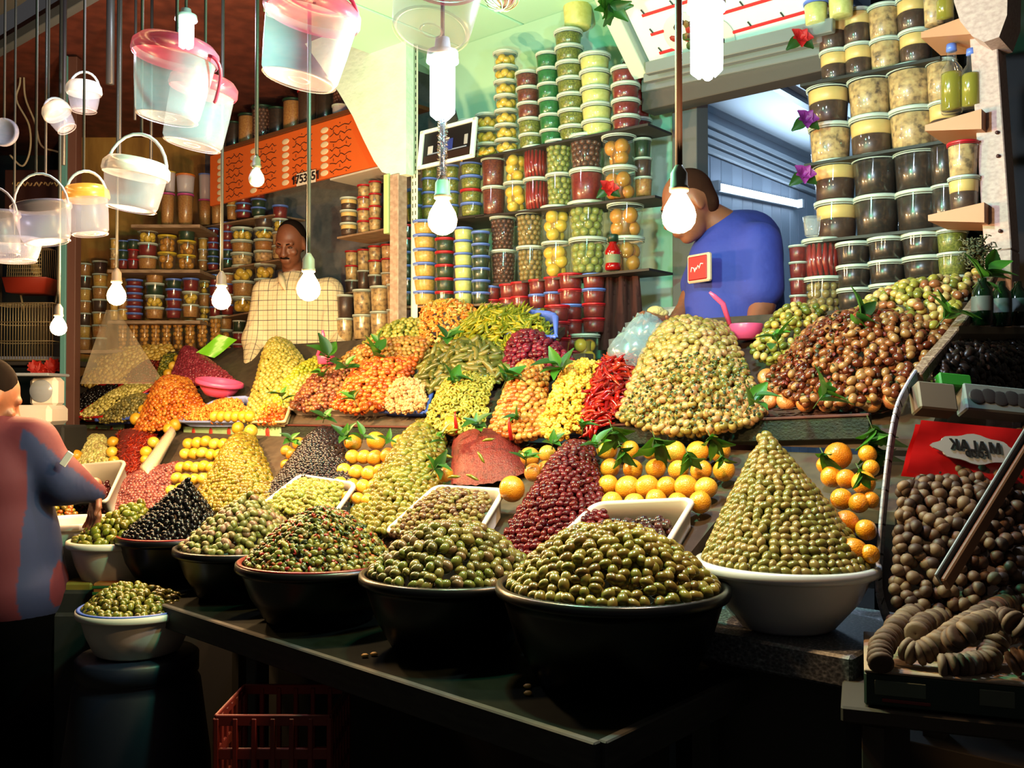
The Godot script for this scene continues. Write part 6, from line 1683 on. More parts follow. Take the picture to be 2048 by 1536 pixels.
func hanging() -> void:
	var pink := Color(0.82, 0.3, 0.45)
	bucket("hazy bucket with pink lid hanging in front of the white lamp", 334, 236, 352, 104, 2.3, 80, 62, pink, "down", 1.0)
	bucket("hazy bucket with pink lid hanging behind and below its larger neighbour", 384, 290, 408, 172, 2.55, 63, 58, Color(0.8, 0.25, 0.35), "", 1.0)
	bucket("large hazy bucket with pink lid hanging before the plaster arch", 598, 160, 626, 22, 2.1, 92, 76, pink, "over", 1.0)
	bucket("hazy bucket seen from below at the top edge beside the arch", 862, 62, 884, -70, 1.75, 96, 80, pink, "over", 1.0, 0.04)
	bucket("white bucket with white lid and raised handle, nearest to the ochre wall", 262, 418, 273, 338, 2.6, 61, 50, Color(0.9, 0.88, 0.88), "up", 1.0)
	bucket("clear bucket with orange rim hanging left of the white-lidded bucket", 180, 468, 172, 388, 3.0, 41, 36, Color(0.85, 0.6, 0.2), "up", 1.0)
	bucket("open hazy white bucket with handle, hanging at the far left", 94, 484, 82, 410, 2.8, 55, 45, null, "up", 1.0)
	bucket("hazy bucket cut by the left edge of the view", -2, 512, -14, 428, 2.75, 48, 40, null, "up", 1.0)
	bucket("wide shallow hazy tub behind the far left buckets", 30, 522, 28, 478, 3.3, 52, 42, null, "", 1.0)
	bucket("small white tub hanging by a thin handle under the maroon canopy", 168, 222, 168, 178, 3.4, 31, 25, Color(0.88, 0.88, 0.9), "up", 1.0)
	bucket("small tilted white tub hanging left of the other small tub", 134, 258, 112, 222, 3.4, 25, 20, Color(0.88, 0.86, 0.84), "up", 1.0)
	# round lid, hanging flat to the view
	var t := thing("round_lid", "round hazy lid hanging at the left edge", "lid", P(8, 264, 3.2))
	var st := tool()
	lathe(st, [Vector2(0.001, 0.006), Vector2(0.036, 0.006), Vector2(0.04, 0.01), Vector2(0.046, 0.008), Vector2(0.048, -0.006), Vector2(0.001, -0.004)], 30, Transform3D(Basis(Vector3.RIGHT, PI / 2)))
	put("lid_disc", st, mat("haze_plastic", Color()), t)
	st = tool()
	tube(st, [Vector3(0, 0.045, 0), Vector3(0, 0.5, 0), Vector3(0, 3.39 - t.position.y, 0)], 0.004, 6)
	put("rope", st, mat("rope", Color()), t)
	# small woven basket at the top edge
	t = thing("wire_basket", "small brown wire basket peeping in at the top beside the vault", "basket", P(1003, -4, 2.2))
	for k in 10:
		st = tool()
		var pts := []
		for i in 9:
			var a := PI * i / 16.0
			pts.append(Vector3(cos(k * TAU / 10 + i * 0.08) * sin(a) * 0.04, -cos(a) * 0.028, sin(k * TAU / 10 + i * 0.08) * sin(a) * 0.04))
		tube(st, pts, 0.0014, 5)
		put("wire", st, mat("wire_gold", Color(0.7, 0.6, 0.42), 0.35, {"metal": 0.5}), t)
	st = tool()
	ball(st, Vector3(0, 0.0, 0), Vector3(0.036, 0.024, 0.036), 14, 8)
	put("liner", st, mat("liner", Color(0.42, 0.26, 0.2), 0.6), t)
	st = tool()
	tube(st, [Vector3(0, 0.02, 0), Vector3(0, 0.3, 0), Vector3(0, 3.39 - t.position.y, 0)], 0.003, 6)
	put("rope", st, mat("rope", Color()), t)
	# bare poles and cords under the canopy
	for q in [[220, 168, 3.6, 0.016, "thick grey pipe hanging down from the maroon canopy"], [238, 320, 3.7, 0.009, "shiny steel rod behind the small white tubs"], [127, 330, 3.9, 0.009, "steel rod hanging at the left of the small tilted tub"], [91, 352, 3.5, 0.005, "dark rope over the dark red sign"], [302, 330, 4.2, 0.007, "pale cord to the right of the white-lidded bucket"], [270, 240, 3.9, 0.006, "dark cord between pipe and pink-lidded bucket"]]:
		var b := P(q[0], q[1], q[2])
		st = tool()
		tube(st, [Vector3(b.x, 3.29 if un(b).y > 0.68 else 3.395, b.z), Vector3(b.x, 3.0, b.z), b], q[3], 8)
		tag(put("hanging_rod", st, mat("rod_steel", Color(0.22, 0.22, 0.24), 0.4, {"metal": 0.3})), q[4], "rod")
	for q in [[[48, 165], [52, 200], [70, 245], [82, 290], [110, 302], [150, 312]], [[40, 165], [33, 200], [58, 250], [60, 300], [45, 332], [20, 310]]]:
		var pts := []
		for p in q: pts.append(P(p[0], p[1], 5.6))
		pts.insert(0, Vector3(pts[0].x, 3.4, pts[0].z))
		st = tool()
		tube(st, curve(pts), 0.006, 6)
		tag(put("cable", st, mat("cable", Color(0.6, 0.55, 0.48), 0.5)), "loose %s cable hanging in front of the dark corner at left" % ("pale" if q[0][0] == 48 else "shorter"), "cable")

# ---------- people ----------
# prims: [a, b, ra, rb] tapered capsules or [centre, radii(Vector3), basis] ellipsoids; joined with a smooth minimum, meshed as surface nets
func body_mesh(st: SurfaceTool, prims: Array, cell: float, blend: float, tint = null) -> void:
	var lo := Vector3.ONE * 1e9
	var hi := -lo
	for q in prims:
		var m: float
		if q.size() == 4:
			m = max(q[2], q[3]) + blend
			for p in [q[0], q[1]]:
				lo = lo.min(p - Vector3.ONE * m); hi = hi.max(p + Vector3.ONE * m)
		else:
			m = max(q[1].x, max(q[1].y, q[1].z)) + blend
			lo = lo.min(q[0] - Vector3.ONE * m); hi = hi.max(q[0] + Vector3.ONE * m)
	var n := Vector3i(((hi - lo) / cell).ceil()) + Vector3i.ONE * 2
	lo -= Vector3.ONE * cell
	var f := PackedFloat32Array()
	f.resize(n.x * n.y * n.z)
	f.fill(1.0)
	var sy := n.x
	var sz := n.x * n.y
	for q in prims:
		var cap: bool = q.size() == 4
		var m: float = (max(q[2], q[3]) if cap else max(q[1].x, max(q[1].y, q[1].z))) + blend * 1.5 + cell * 2
		var a: Vector3 = q[0]
		var b: Vector3 = q[1] if cap else q[0]
		var l := Vector3i(((a.min(b) - Vector3.ONE * m - lo) / cell).floor()).clamp(Vector3i.ZERO, n - Vector3i.ONE)
		var h := Vector3i(((a.max(b) + Vector3.ONE * m - lo) / cell).ceil()).clamp(Vector3i.ZERO, n - Vector3i.ONE)
		var ab := b - a
		var ll: float = max(ab.length_squared(), 1e-9)
		var ra: float = q[2] if cap else 0.0
		var rd: float = (q[3] - q[2]) if cap else 0.0
		var inv := Basis()
		var rr := Vector3.ONE
		if not cap:
			rr = q[1]
			inv = q[2].inverse()
		var mr: float = min(rr.x, min(rr.y, rr.z))
		for z in range(l.z, h.z + 1):
			for y in range(l.y, h.y + 1):
				var at := l.x + y * sy + z * sz
				for x in range(l.x, h.x + 1):
					var p := lo + Vector3(x, y, z) * cell - a
					var d: float
					if cap:
						var t := clampf(p.dot(ab) / ll, 0.0, 1.0)
						d = (p - ab * t).length() - ra - rd * t
					else:
						d = ((inv * p) / rr).length()
						d = (d - 1.0) * mr if d < 1.0 else (d - 1.0) * mr * 1.15
					var e := f[at]
					var k := maxf(blend - absf(e - d), 0.0) / blend
					f[at] = minf(e, d) - k * k * blend * 0.25
					at += 1
	var id := {}
	var vs := PackedVector3Array()
	for z in n.z - 1:
		for y in n.y - 1:
			for x in n.x - 1:
				var at := x + y * sy + z * sz
				var inside := 0
				var c8 := [f[at], f[at + 1], f[at + sy], f[at + sy + 1], f[at + sz], f[at + sz + 1], f[at + sz + sy], f[at + sz + sy + 1]]
				for v in c8: if v < 0.0: inside += 1
				if inside == 0 or inside == 8: continue
				var sum := Vector3.ZERO
				var cnt := 0
				for e in [[0, 1], [2, 3], [4, 5], [6, 7], [0, 2], [1, 3], [4, 6], [5, 7], [0, 4], [1, 5], [2, 6], [3, 7]]:
					var v0: float = c8[e[0]]
					var v1: float = c8[e[1]]
					if (v0 < 0.0) != (v1 < 0.0):
						var t := v0 / (v0 - v1)
						sum += Vector3(e[0] & 1, (e[0] >> 1) & 1, e[0] >> 2).lerp(Vector3(e[1] & 1, (e[1] >> 1) & 1, e[1] >> 2), t)
						cnt += 1
				id[at] = vs.size()
				vs.append(lo + (Vector3(x, y, z) + sum / cnt) * cell)
	var steps := [1, sy, sz]
	for at in id:
		for ax in 3:
			var e0: float = f[at]
			var e1: float = f[at + steps[ax]]
			if (e0 < 0.0) == (e1 < 0.0): continue
			var s1: int = steps[(ax + 1) % 3]
			var s2: int = steps[(ax + 2) % 3]
			if not (id.has(at - s1) and id.has(at - s2) and id.has(at - s1 - s2)): continue
			var q := [id[at], id[at - s1], id[at - s1 - s2], id[at - s2]]
			if e0 < 0.0: q.reverse()
			for k in [0, 1, 2, 0, 2, 3]:
				var v: Vector3 = vs[q[k]]
				if tint: st.set_color(tint.call(v))
				st.add_vertex(v)
# a head as bodies of an ellipsoid skull with features; fw = where it looks, up = its crown
func head_prims(c: Vector3, fw: Vector3, up: Vector3, s: float) -> Array:
	var z := fw.normalized()
	var x := up.cross(z).normalized()
	var y := z.cross(x)
	var b := Basis(x, y, z)
	var at := func(v: Vector3) -> Vector3: return c + b * (v * s)
	var out := []
	out.append([at.call(Vector3(0, 0.025, -0.012)), Vector3(0.077, 0.098, 0.096) * s, b])
	out.append([at.call(Vector3(0, -0.045, 0.028)), Vector3(0.06, 0.075, 0.062) * s, b])
	out.append([at.call(Vector3(0, -0.098, 0.058)), Vector3(0.028, 0.022, 0.025) * s, b])
	out.append([at.call(Vector3(0, 0.012, 0.088)), at.call(Vector3(0, -0.028, 0.108)), 0.009 * s, 0.014 * s])
	out.append([at.call(Vector3(-0.038, 0.03, 0.076)), at.call(Vector3(0.038, 0.03, 0.076)), 0.013 * s, 0.013 * s])
	for k in [-1.0, 1.0]:
		out.append([at.call(Vector3(0.014 * k, -0.03, 0.098)), Vector3(0.009, 0.008, 0.01) * s, b])
		out.append([at.call(Vector3(0.04 * k, -0.02, 0.066)), Vector3(0.024, 0.02, 0.02) * s, b])
		out.append([at.call(Vector3(0.078 * k, -0.002, -0.008)), Vector3(0.009, 0.032, 0.02) * s, b.rotated(y, 0.35 * k)])
	out.append([at.call(Vector3(-0.018, -0.062, 0.089)), at.call(Vector3(0.018, -0.062, 0.089)), 0.0075 * s, 0.0075 * s])
	out.append([at.call(Vector3(-0.015, -0.074, 0.086)), at.call(Vector3(0.015, -0.074, 0.086)), 0.008 * s, 0.008 * s])
	return out
func hand(st: SurfaceTool, wrist: Vector3, dir: Vector3, palm_n: Vector3, curl: float, s := 1.0) -> void:
	var z := dir.normalized()
	var x := palm_n.cross(z).normalized()
	var y := z.cross(x)
	var pr := []
	pr.append([wrist - z * 0.03, wrist + z * 0.01, 0.024 * s, 0.023 * s])
	for k in 4:
		var o := (k - 1.5) * 0.0195 * s
		pr.append([wrist + z * 0.01, wrist + z * 0.085 * s + x * o, 0.016 * s, 0.0115 * s])
		var ln: float = [0.062, 0.075, 0.07, 0.054][k] * s
		var p := wrist + z * 0.088 * s + x * o * 1.1
		var a := curl * 0.5
		for j in 3:
			var q: Vector3 = p + (z * cos(a) + y * sin(a)) * ln * [0.45, 0.32, 0.25][j]
			pr.append([p, q, [0.0095, 0.0085, 0.0078][j] * s, [0.0085, 0.0078, 0.0065][j] * s])
			p = q
			a += curl
	var t0 := wrist + z * 0.02 * s + x * 0.026 * s
	var t1 := t0 + (x * 0.8 + z * 0.7 + y * 0.4).normalized() * 0.04 * s
	pr.append([t0, t1, 0.014 * s, 0.011 * s])
	pr.append([t1, t1 + (z + x * 0.2 + y * 0.6).normalized() * 0.03 * s, 0.0105 * s, 0.008 * s])
	body_mesh(st, pr, 0.0042, 0.008)
var pd := 5.35
var po := Vector3.ZERO
func people() -> void:
	var st: SurfaceTool
	# --- the man in the checked shirt, standing behind the upper slope, looking down
	pd = 5.35
	var skin := mat("skin_brown", Color(0.42, 0.24, 0.16), 0.5, {"sss": 0.1})
	var V := func(x: float, y: float, dd: float) -> Vector3: return P(x, y, pd + dd)
	var hc: Vector3 = V.call(581, 489, 0.0)
	var t := thing("person", "person with short dark hair and moustache in a pale checked shirt, looking down", "person", Vector3(hc.x, 0.4, hc.z))
	po = t.position
	var o := po
	var sub := func(list: Array) -> Array:
		var out := []
		for q in list:
			var r: Array = q.duplicate()
			r[0] = r[0] - po
			if r.size() == 4: r[1] = r[1] - po
			out.append(r)
		return out
	var fw := Vector3(-0.22, -0.5, 1.0)
	var sh_l: Vector3 = V.call(530, 585, 0.02)
	var sh_r: Vector3 = V.call(662, 582, 0.0)
	var el_l: Vector3 = V.call(507, 680, -0.02)
	var el_r: Vector3 = V.call(688, 680, 0.0)
	var wr_l: Vector3 = V.call(503, 762, -0.28)
	var wr_r: Vector3 = V.call(640, 752, -0.3)
	st = tool()
	var hp: Array = head_prims(hc, fw, Vector3(0.02, 1, 0.35), 1.02)
	hp.append([V.call(583, 520, 0.05), V.call(590, 575, 0.06), 0.056, 0.062])
	body_mesh(st, sub.call(hp), 0.0075, 0.014)
	body_mesh(st, sub.call([[V.call(590, 560, 0.06), V.call(594, 640, 0.06), 0.06, 0.11], [V.call(594, 640, 0.06), V.call(596, 800, 0.06), 0.12, 0.13], [V.call(596, 800, 0.06), V.call(570, 980, 0.02) , 0.11, 0.08], [V.call(596, 800, 0.06), V.call(625, 980, 0.02), 0.11, 0.08], [sh_l, el_l, 0.045, 0.036], [el_l, wr_l, 0.036, 0.026], [sh_r, el_r, 0.045, 0.036], [el_r, wr_r, 0.036, 0.026], [sh_l, sh_r, 0.05, 0.05]]), 0.02, 0.04)
	hand(st, wr_l - o, (wr_l - el_l) + Vector3(0, -0.2, 0), Vector3(0, 1, -0.3), -0.4)
	hand(st, wr_r - o, (wr_r - el_r), Vector3(0, 1, -0.3), -0.4)
	put("body", st, skin, t)
	st = tool()
	body_mesh(st, sub.call([[sh_l + Vector3(0.02, 0, 0), sh_r - Vector3(0.02, 0, 0), 0.068, 0.068], [V.call(592, 600, 0.04), V.call(596, 720, 0.05), 0.145, 0.15], [V.call(560, 620, 0.03), V.call(560, 740, 0.04), 0.11, 0.12], [V.call(628, 620, 0.03), V.call(630, 740, 0.04), 0.11, 0.12], [V.call(596, 740, 0.05), V.call(596, 830, 0.05), 0.16, 0.165], [sh_l, el_l, 0.066, 0.056], [el_l, el_l.lerp(wr_l, 0.7), 0.056, 0.046], [sh_r, el_r, 0.066, 0.056], [el_r, el_r.lerp(wr_r, 0.8), 0.056, 0.046], [V.call(588, 560, 0.06), V.call(590, 590, 0.05), 0.07, 0.1]]), 0.016, 0.05)
	var im := Image.create(64, 64, false, Image.FORMAT_RGB8)
	im.fill(Color(0.86, 0.78, 0.62))
	im.fill_rect(Rect2i(0, 0, 64, 4), Color(0.22, 0.2, 0.26))
	im.fill_rect(Rect2i(0, 0, 4, 64), Color(0.22, 0.2, 0.26))
	im.fill_rect(Rect2i(0, 34, 64, 2), Color(0.62, 0.5, 0.38))
	im.fill_rect(Rect2i(34, 0, 2, 64), Color(0.62, 0.5, 0.38))
	var sm := mat("checked_cloth", Color.WHITE, 0.8)
	sm.albedo_texture = ImageTexture.create_from_image(im)
	sm.uv1_triplanar = true
	sm.uv1_scale = Vector3.ONE * 18.0
	put("shirt", st, sm, t)
	for k in [-1.0, 1.0]:                                    # collar
		st = tool()
		var c0: Vector3 = V.call(588 + k * 24 - (4 if k < 0 else 0), 546, 0.0) - o
		var c1: Vector3 = V.call(582 + k * 3, 580, -0.12) - o
		tube(st, [c0, c0.lerp(c1, 0.5) + Vector3(0.012 * k, 0, 0.02), c1 + Vector3(0.02 * k, 0, 0.02)], [0.012, 0.02, 0.005], 8)
		put("collar", st, mat("collar_cloth", Color(0.85, 0.77, 0.62), 0.8), t)
	var hair := mat("hair_dark", Color(0.1, 0.07, 0.06), 0.95, {"spec": 0.1})
	var b := Basis(Vector3(0.02, 1, 0.35).cross(fw).normalized(), Vector3.ZERO, fw.normalized())
	b.y = b.z.cross(b.x)
	st = tool()
	body_mesh(st, sub.call([[hc + b * Vector3(0, 0.042, -0.03), Vector3(0.0815, 0.092, 0.087), b], [hc + b * Vector3(0, -0.01, -0.06), Vector3(0.072, 0.06, 0.05), b]]), 0.009, 0.02)
	put("hair", st, hair, t)
	st = tool()
	tube(st, [hc - o + b * Vector3(-0.026, -0.052, 0.092), hc - o + b * Vector3(0, -0.046, 0.106), hc - o + b * Vector3(0.026, -0.052, 0.092)], [0.004, 0.0075, 0.004], 8)
	put("moustache", st, hair, t)
	for k in [-1.0, 1.0]:
		st = tool()
		tube(st, [hc - o + b * Vector3(0.016 * k, 0.026, 0.092), hc - o + b * Vector3(0.034 * k, 0.032, 0.087), hc - o + b * Vector3(0.052 * k, 0.026, 0.074)], [0.004, 0.005, 0.003], 6)
		put("eyebrow", st, hair, t)
		st = tool()
		ball(st, hc - o + b * Vector3(0.032 * k, 0.008, 0.081), Vector3(0.014, 0.006, 0.008), 10, 6, b)
		put("eye", st, mat("eye_lid", Color(0.22, 0.12, 0.09), 0.4), t)
	# --- the man in the blue shirt: bent to the left, seen from his left side
	pd = 3.62
	hc = V.call(1378, 412, 0.0)
	t = thing("person", "person in a blue t-shirt with a red chest badge, bending left behind the glowing bulb", "person", V.call(1470, 800, 0.05) * Vector3(1, 0, 1) + Vector3(0, 0.4, 0))
	po = t.position
	o = po
	fw = Vector3(-1.0, -0.55, 0.15)
	var upv := Vector3(-0.35, 1, 0.05)
	var skin2 := mat("skin_tan", Color(0.5, 0.29, 0.2), 0.5, {"sss": 0.1})
	var s_n: Vector3 = V.call(1518, 490, -0.10)              # the near shoulder
	var s_f: Vector3 = V.call(1430, 500, 0.22)
	var e_n: Vector3 = V.call(1524, 610, -0.12)
	var w_n: Vector3 = V.call(1492, 700, -0.24)
	var e_f: Vector3 = V.call(1385, 600, 0.12)
	var w_f: Vector3 = V.call(1345, 648, -0.02)
	st = tool()
	hp = head_prims(hc, fw, upv, 1.06)
	hp.append([V.call(1400, 425, 0.03), V.call(1458, 462, 0.04), 0.062, 0.075])
	body_mesh(st, sub.call(hp), 0.0075, 0.014)
	body_mesh(st, sub.call([[V.call(1450, 455, 0.05), V.call(1470, 560, 0.05), 0.07, 0.12], [V.call(1470, 560, 0.05), V.call(1472, 760, 0.05), 0.12, 0.13], [V.call(1472, 760, 0.05), V.call(1450, 1000, 0.05), 0.12, 0.08], [V.call(1472, 760, 0.05), V.call(1490, 1000, 0.05), 0.12, 0.08], [s_n, e_n, 0.05, 0.043], [e_n, w_n, 0.043, 0.029], [s_f, e_f, 0.05, 0.043], [e_f, w_f, 0.043, 0.028]]), 0.018, 0.04)
	hand(st, w_f - o, Vector3(-0.8, 0.25, 0.35), Vector3(0.3, 1, 0.4), -0.5)
	hand(st, w_n - o, Vector3(-0.7, -0.3, 0.3), Vector3(0.2, 1, 0.2), -0.4)
	put("body", st, skin2, t)
	st = tool()
	var blue := mat("shirt_blue", Color(0.16, 0.2, 0.55), 0.8, {"bump": 0.5, "bfreq": 0.012, "bscale": 2.5})
	body_mesh(st, sub.call([[V.call(1462, 476, 0.05), V.call(1475, 500, 0.05), 0.1, 0.15], [V.call(1468, 520, 0.05), V.call(1466, 640, 0.05), 0.165, 0.165], [V.call(1440, 540, 0.02), V.call(1436, 640, 0.02), 0.12, 0.125], [V.call(1466, 640, 0.05), V.call(1470, 800, 0.05), 0.17, 0.18], [V.call(1500, 480, 0.1), V.call(1506, 640, 0.1), 0.115, 0.12], [s_n, s_n.lerp(e_n, 0.72), 0.085, 0.084], [s_f, s_f.lerp(e_f, 0.7), 0.08, 0.075]]), 0.014, 0.05)
	put("shirt", st, blue, t)
	st = tool()
	var bb := Basis(Vector3(0.55, 0, 0.83).normalized(), Vector3.UP, Vector3(-0.83, 0, 0.55).normalized())
	var bp: Vector3 = V.call(1396, 536, -0.135) - o - bb.z * 0.008
	for i in 2:
		st = tool()
		box(st, Transform3D(bb, bp + bb * Vector3(0, 0, 0.004 * i)), Vector3(0.115 - 0.014 * i, 0.105 - 0.012 * i, 0.02), 0.009)
		put("chest_badge" if i else "badge_border", st, mat("badge_red", Color(0.6, 0.07, 0.09), 0.6) if i else mat("badge_cream", Color(0.75, 0.65, 0.55), 0.7), t)
	st = tool()
	for q in [[-0.03, -0.012, -0.026, 0.004, -0.014, 0.0], [-0.014, 0.0, -0.01, -0.014, -0.004, 0.002], [-0.002, -0.006, 0.006, 0.008, 0.014, -0.002], [0.012, -0.004, 0.02, 0.014, 0.032, 0.012]]:
		tube(st, [bp + bb * Vector3(q[0], q[1], 0.0145), bp + bb * Vector3(q[2], q[3], 0.0145), bp + bb * Vector3(q[4], q[5], 0.0145)], 0.0022, 5)
	put("badge_print", st, mat("badge_white", Color(0.85, 0.8, 0.78), 0.6), t)
	st = tool()
	b = Basis(upv.cross(fw).normalized(), Vector3.ZERO, fw.normalized())
	b.y = b.z.cross(b.x)
	body_mesh(st, sub.call([[hc + b * Vector3(0, 0.045, -0.026), Vector3(0.0825, 0.0925, 0.0925), b], [hc + b * Vector3(0, -0.015, -0.062), Vector3(0.074, 0.06, 0.05), b]]), 0.009, 0.02)
	put("hair", st, mat("hair_brown", Color(0.2, 0.11, 0.08), 0.9, {"spec": 0.1}), t)
	for k in [-1.0, 1.0]:
		st = tool()
		tube(st, [hc - o + b * Vector3(0.016 * k, 0.028, 0.097), hc - o + b * Vector3(0.036 * k, 0.034, 0.09), hc - o + b * Vector3(0.056 * k, 0.028, 0.076)], [0.004, 0.005, 0.003], 6)
		put("eyebrow", st, hair, t)
		st = tool()
		ball(st, hc - o + b * Vector3(0.034 * k, 0.008, 0.084), Vector3(0.014, 0.006, 0.008), 10, 6, b)
		put("eye", st, mat("eye_lid", Color(0.22, 0.12, 0.09), 0.4), t)
	st = tool()
	ball(st, V.call(1312, 622, -0.02), Vector3(0.034, 0.02, 0.026), 12, 8)
	ball(st, V.call(1322, 626, -0.02), Vector3(0.03, 0.016, 0.02), 12, 8)
	tag(put("bread", st, mat("bread", Color(0.75, 0.66, 0.45), 0.8, {"bump": 1.0})), "piece of pale bread in the left hand of the person in blue", "bread")
	# --- the child at the left edge reaching into the white basin
	pd = 3.05
	hc = V.call(-22, 800, 0.0)
	t = thing("person", "child in a red and blue striped long-sleeved shirt reaching into a white basin", "person", V.call(-10, 800, 0.0) * Vector3(1, 0, 1))
	po = t.position
	o = po
	fw = Vector3(0.75, -0.45, -0.75)
	var shl: Vector3 = V.call(66, 884, 0.02)
	var elb: Vector3 = V.call(128, 965, 0.02)
	var wri: Vector3 = V.call(190, 985, 0.10)
	st = tool()
	hp = head_prims(hc, fw, Vector3(0.1, 1, 0.0), 0.95)
	hp.append([V.call(-16, 830, 0.02), V.call(-10, 880, 0.02), 0.05, 0.055])
	body_mesh(st, sub.call(hp), 0.008, 0.014)
	body_mesh(st, sub.call([[V.call(-10, 870, 0.02), V.call(0, 960, 0.02), 0.07, 0.1], [V.call(0, 960, 0.02), V.call(10, 1160, 0.02), 0.1, 0.1], [shl, elb, 0.04, 0.033], [elb, wri, 0.033, 0.022], [V.call(25, 1160, 0.0), V.call(40, 1420, 0.0), 0.07, 0.05], [V.call(40, 1420, 0.0), V.call(40, 1640, 0.02), 0.05, 0.04], [V.call(-30, 1160, 0.0), V.call(-40, 1420, 0.0), 0.07, 0.05], [V.call(-40, 1420, 0.0), V.call(-40, 1640, 0.02), 0.05, 0.04], [V.call(-80, 890, 0), V.call(-120, 1040, 0), 0.045, 0.035]]), 0.02, 0.04)
	hand(st, wri - o, Vector3(-0.08, -1, -0.15), Vector3(-0.6, 0.1, 0.8), 0.35, 0.85)
	put("body", st, skin2, t)
	var stripes := func(v: Vector3) -> Color:
		var w := v + po
		var s := 1.0 if w.x < shl.x + 0.022 or (w.x > shl.x + 0.085 and w.x < shl.x + 0.105) else -1.0
		if w.x > shl.x + (0.06 if w.y < shl.y - 0.02 else 0.0) and w.y > elb.y - 0.09:                               # on the sleeve the stripes run along the arm
			var along := (wri - shl).normalized()
			var off := (w - shl) - along * (w - shl).dot(along)
			s = 1.0 if off.y > 0.012 else -1.0
		return Color(0.085, 0.006, 0.012) if s > 0.0 else Color(0.012, 0.016, 0.065)
	st = tool()
	body_mesh(st, sub.call([[V.call(-10, 880, 0.02), V.call(0, 960, 0.02), 0.1, 0.14], [V.call(-70, 895, 0.0), shl, 0.07, 0.065], [V.call(0, 950, 0.02), V.call(10, 1080, 0.02), 0.14, 0.15], [V.call(10, 1080, 0.02), V.call(22, 1170, 0.02), 0.155, 0.17], [shl, elb, 0.07, 0.065], [elb, wri, 0.065, 0.036], [V.call(-80, 890, 0), V.call(-120, 1040, 0), 0.065, 0.06]]), 0.0095, 0.045, stripes)
	put("shirt", st, mat("stripe_cloth", Color.WHITE, 0.8, {"vc": true}), t)
	st = tool()
	body_mesh(st, sub.call([[V.call(10, 1150, 0.02), V.call(14, 1230, 0.02), 0.155, 0.15], [V.call(35, 1200, 0.0), V.call(48, 1440, 0.0), 0.1, 0.085], [V.call(48, 1440, 0.0), V.call(46, 1640, 0.02), 0.085, 0.08], [V.call(-30, 1200, 0.0), V.call(-44, 1440, 0.0), 0.1, 0.085], [V.call(-44, 1440, 0.0), V.call(-44, 1640, 0.02), 0.085, 0.08]]), 0.02, 0.04)
	put("trousers", st, mat("trousers_dark", Color(0.006, 0.006, 0.009), 0.9, {"spec": 0.1}), t)
	st = tool()
	b = Basis(Vector3(0.1, 1, 0).cross(fw).normalized(), Vector3.ZERO, fw.normalized())
	b.y = b.z.cross(b.x)
	body_mesh(st, sub.call([[hc + b * Vector3(0, 0.045, -0.026), Vector3(0.078, 0.088, 0.09), b], [hc + b * Vector3(0, -0.01, -0.058), Vector3(0.07, 0.055, 0.045), b]]), 0.01, 0.02)
	put("hair", st, hair, t)
	st = tool()
	box(st, Transform3D(Basis(Vector3(0, 0, 1), -0.6), V.call(133, 918, -0.06) - o), Vector3(0.022, 0.05, 0.006), 0.002)
	put("sleeve_badge", st, mat("badge_white", Color()), t)
	st = tool()
	for q in [[46, 1640], [-44, 1640]]:
		var p: Vector3 = V.call(q[0], q[1], 0.02)
		ball(st, Vector3(p.x, 0.04, p.z) - o + fw * Vector3(0.05, 0, 0.05), Vector3(0.05, 0.04, 0.11), 12, 8, Basis(Vector3.UP, atan2(fw.x, fw.z)))
	put("shoes", st, mat("trousers_dark", Color()), t)

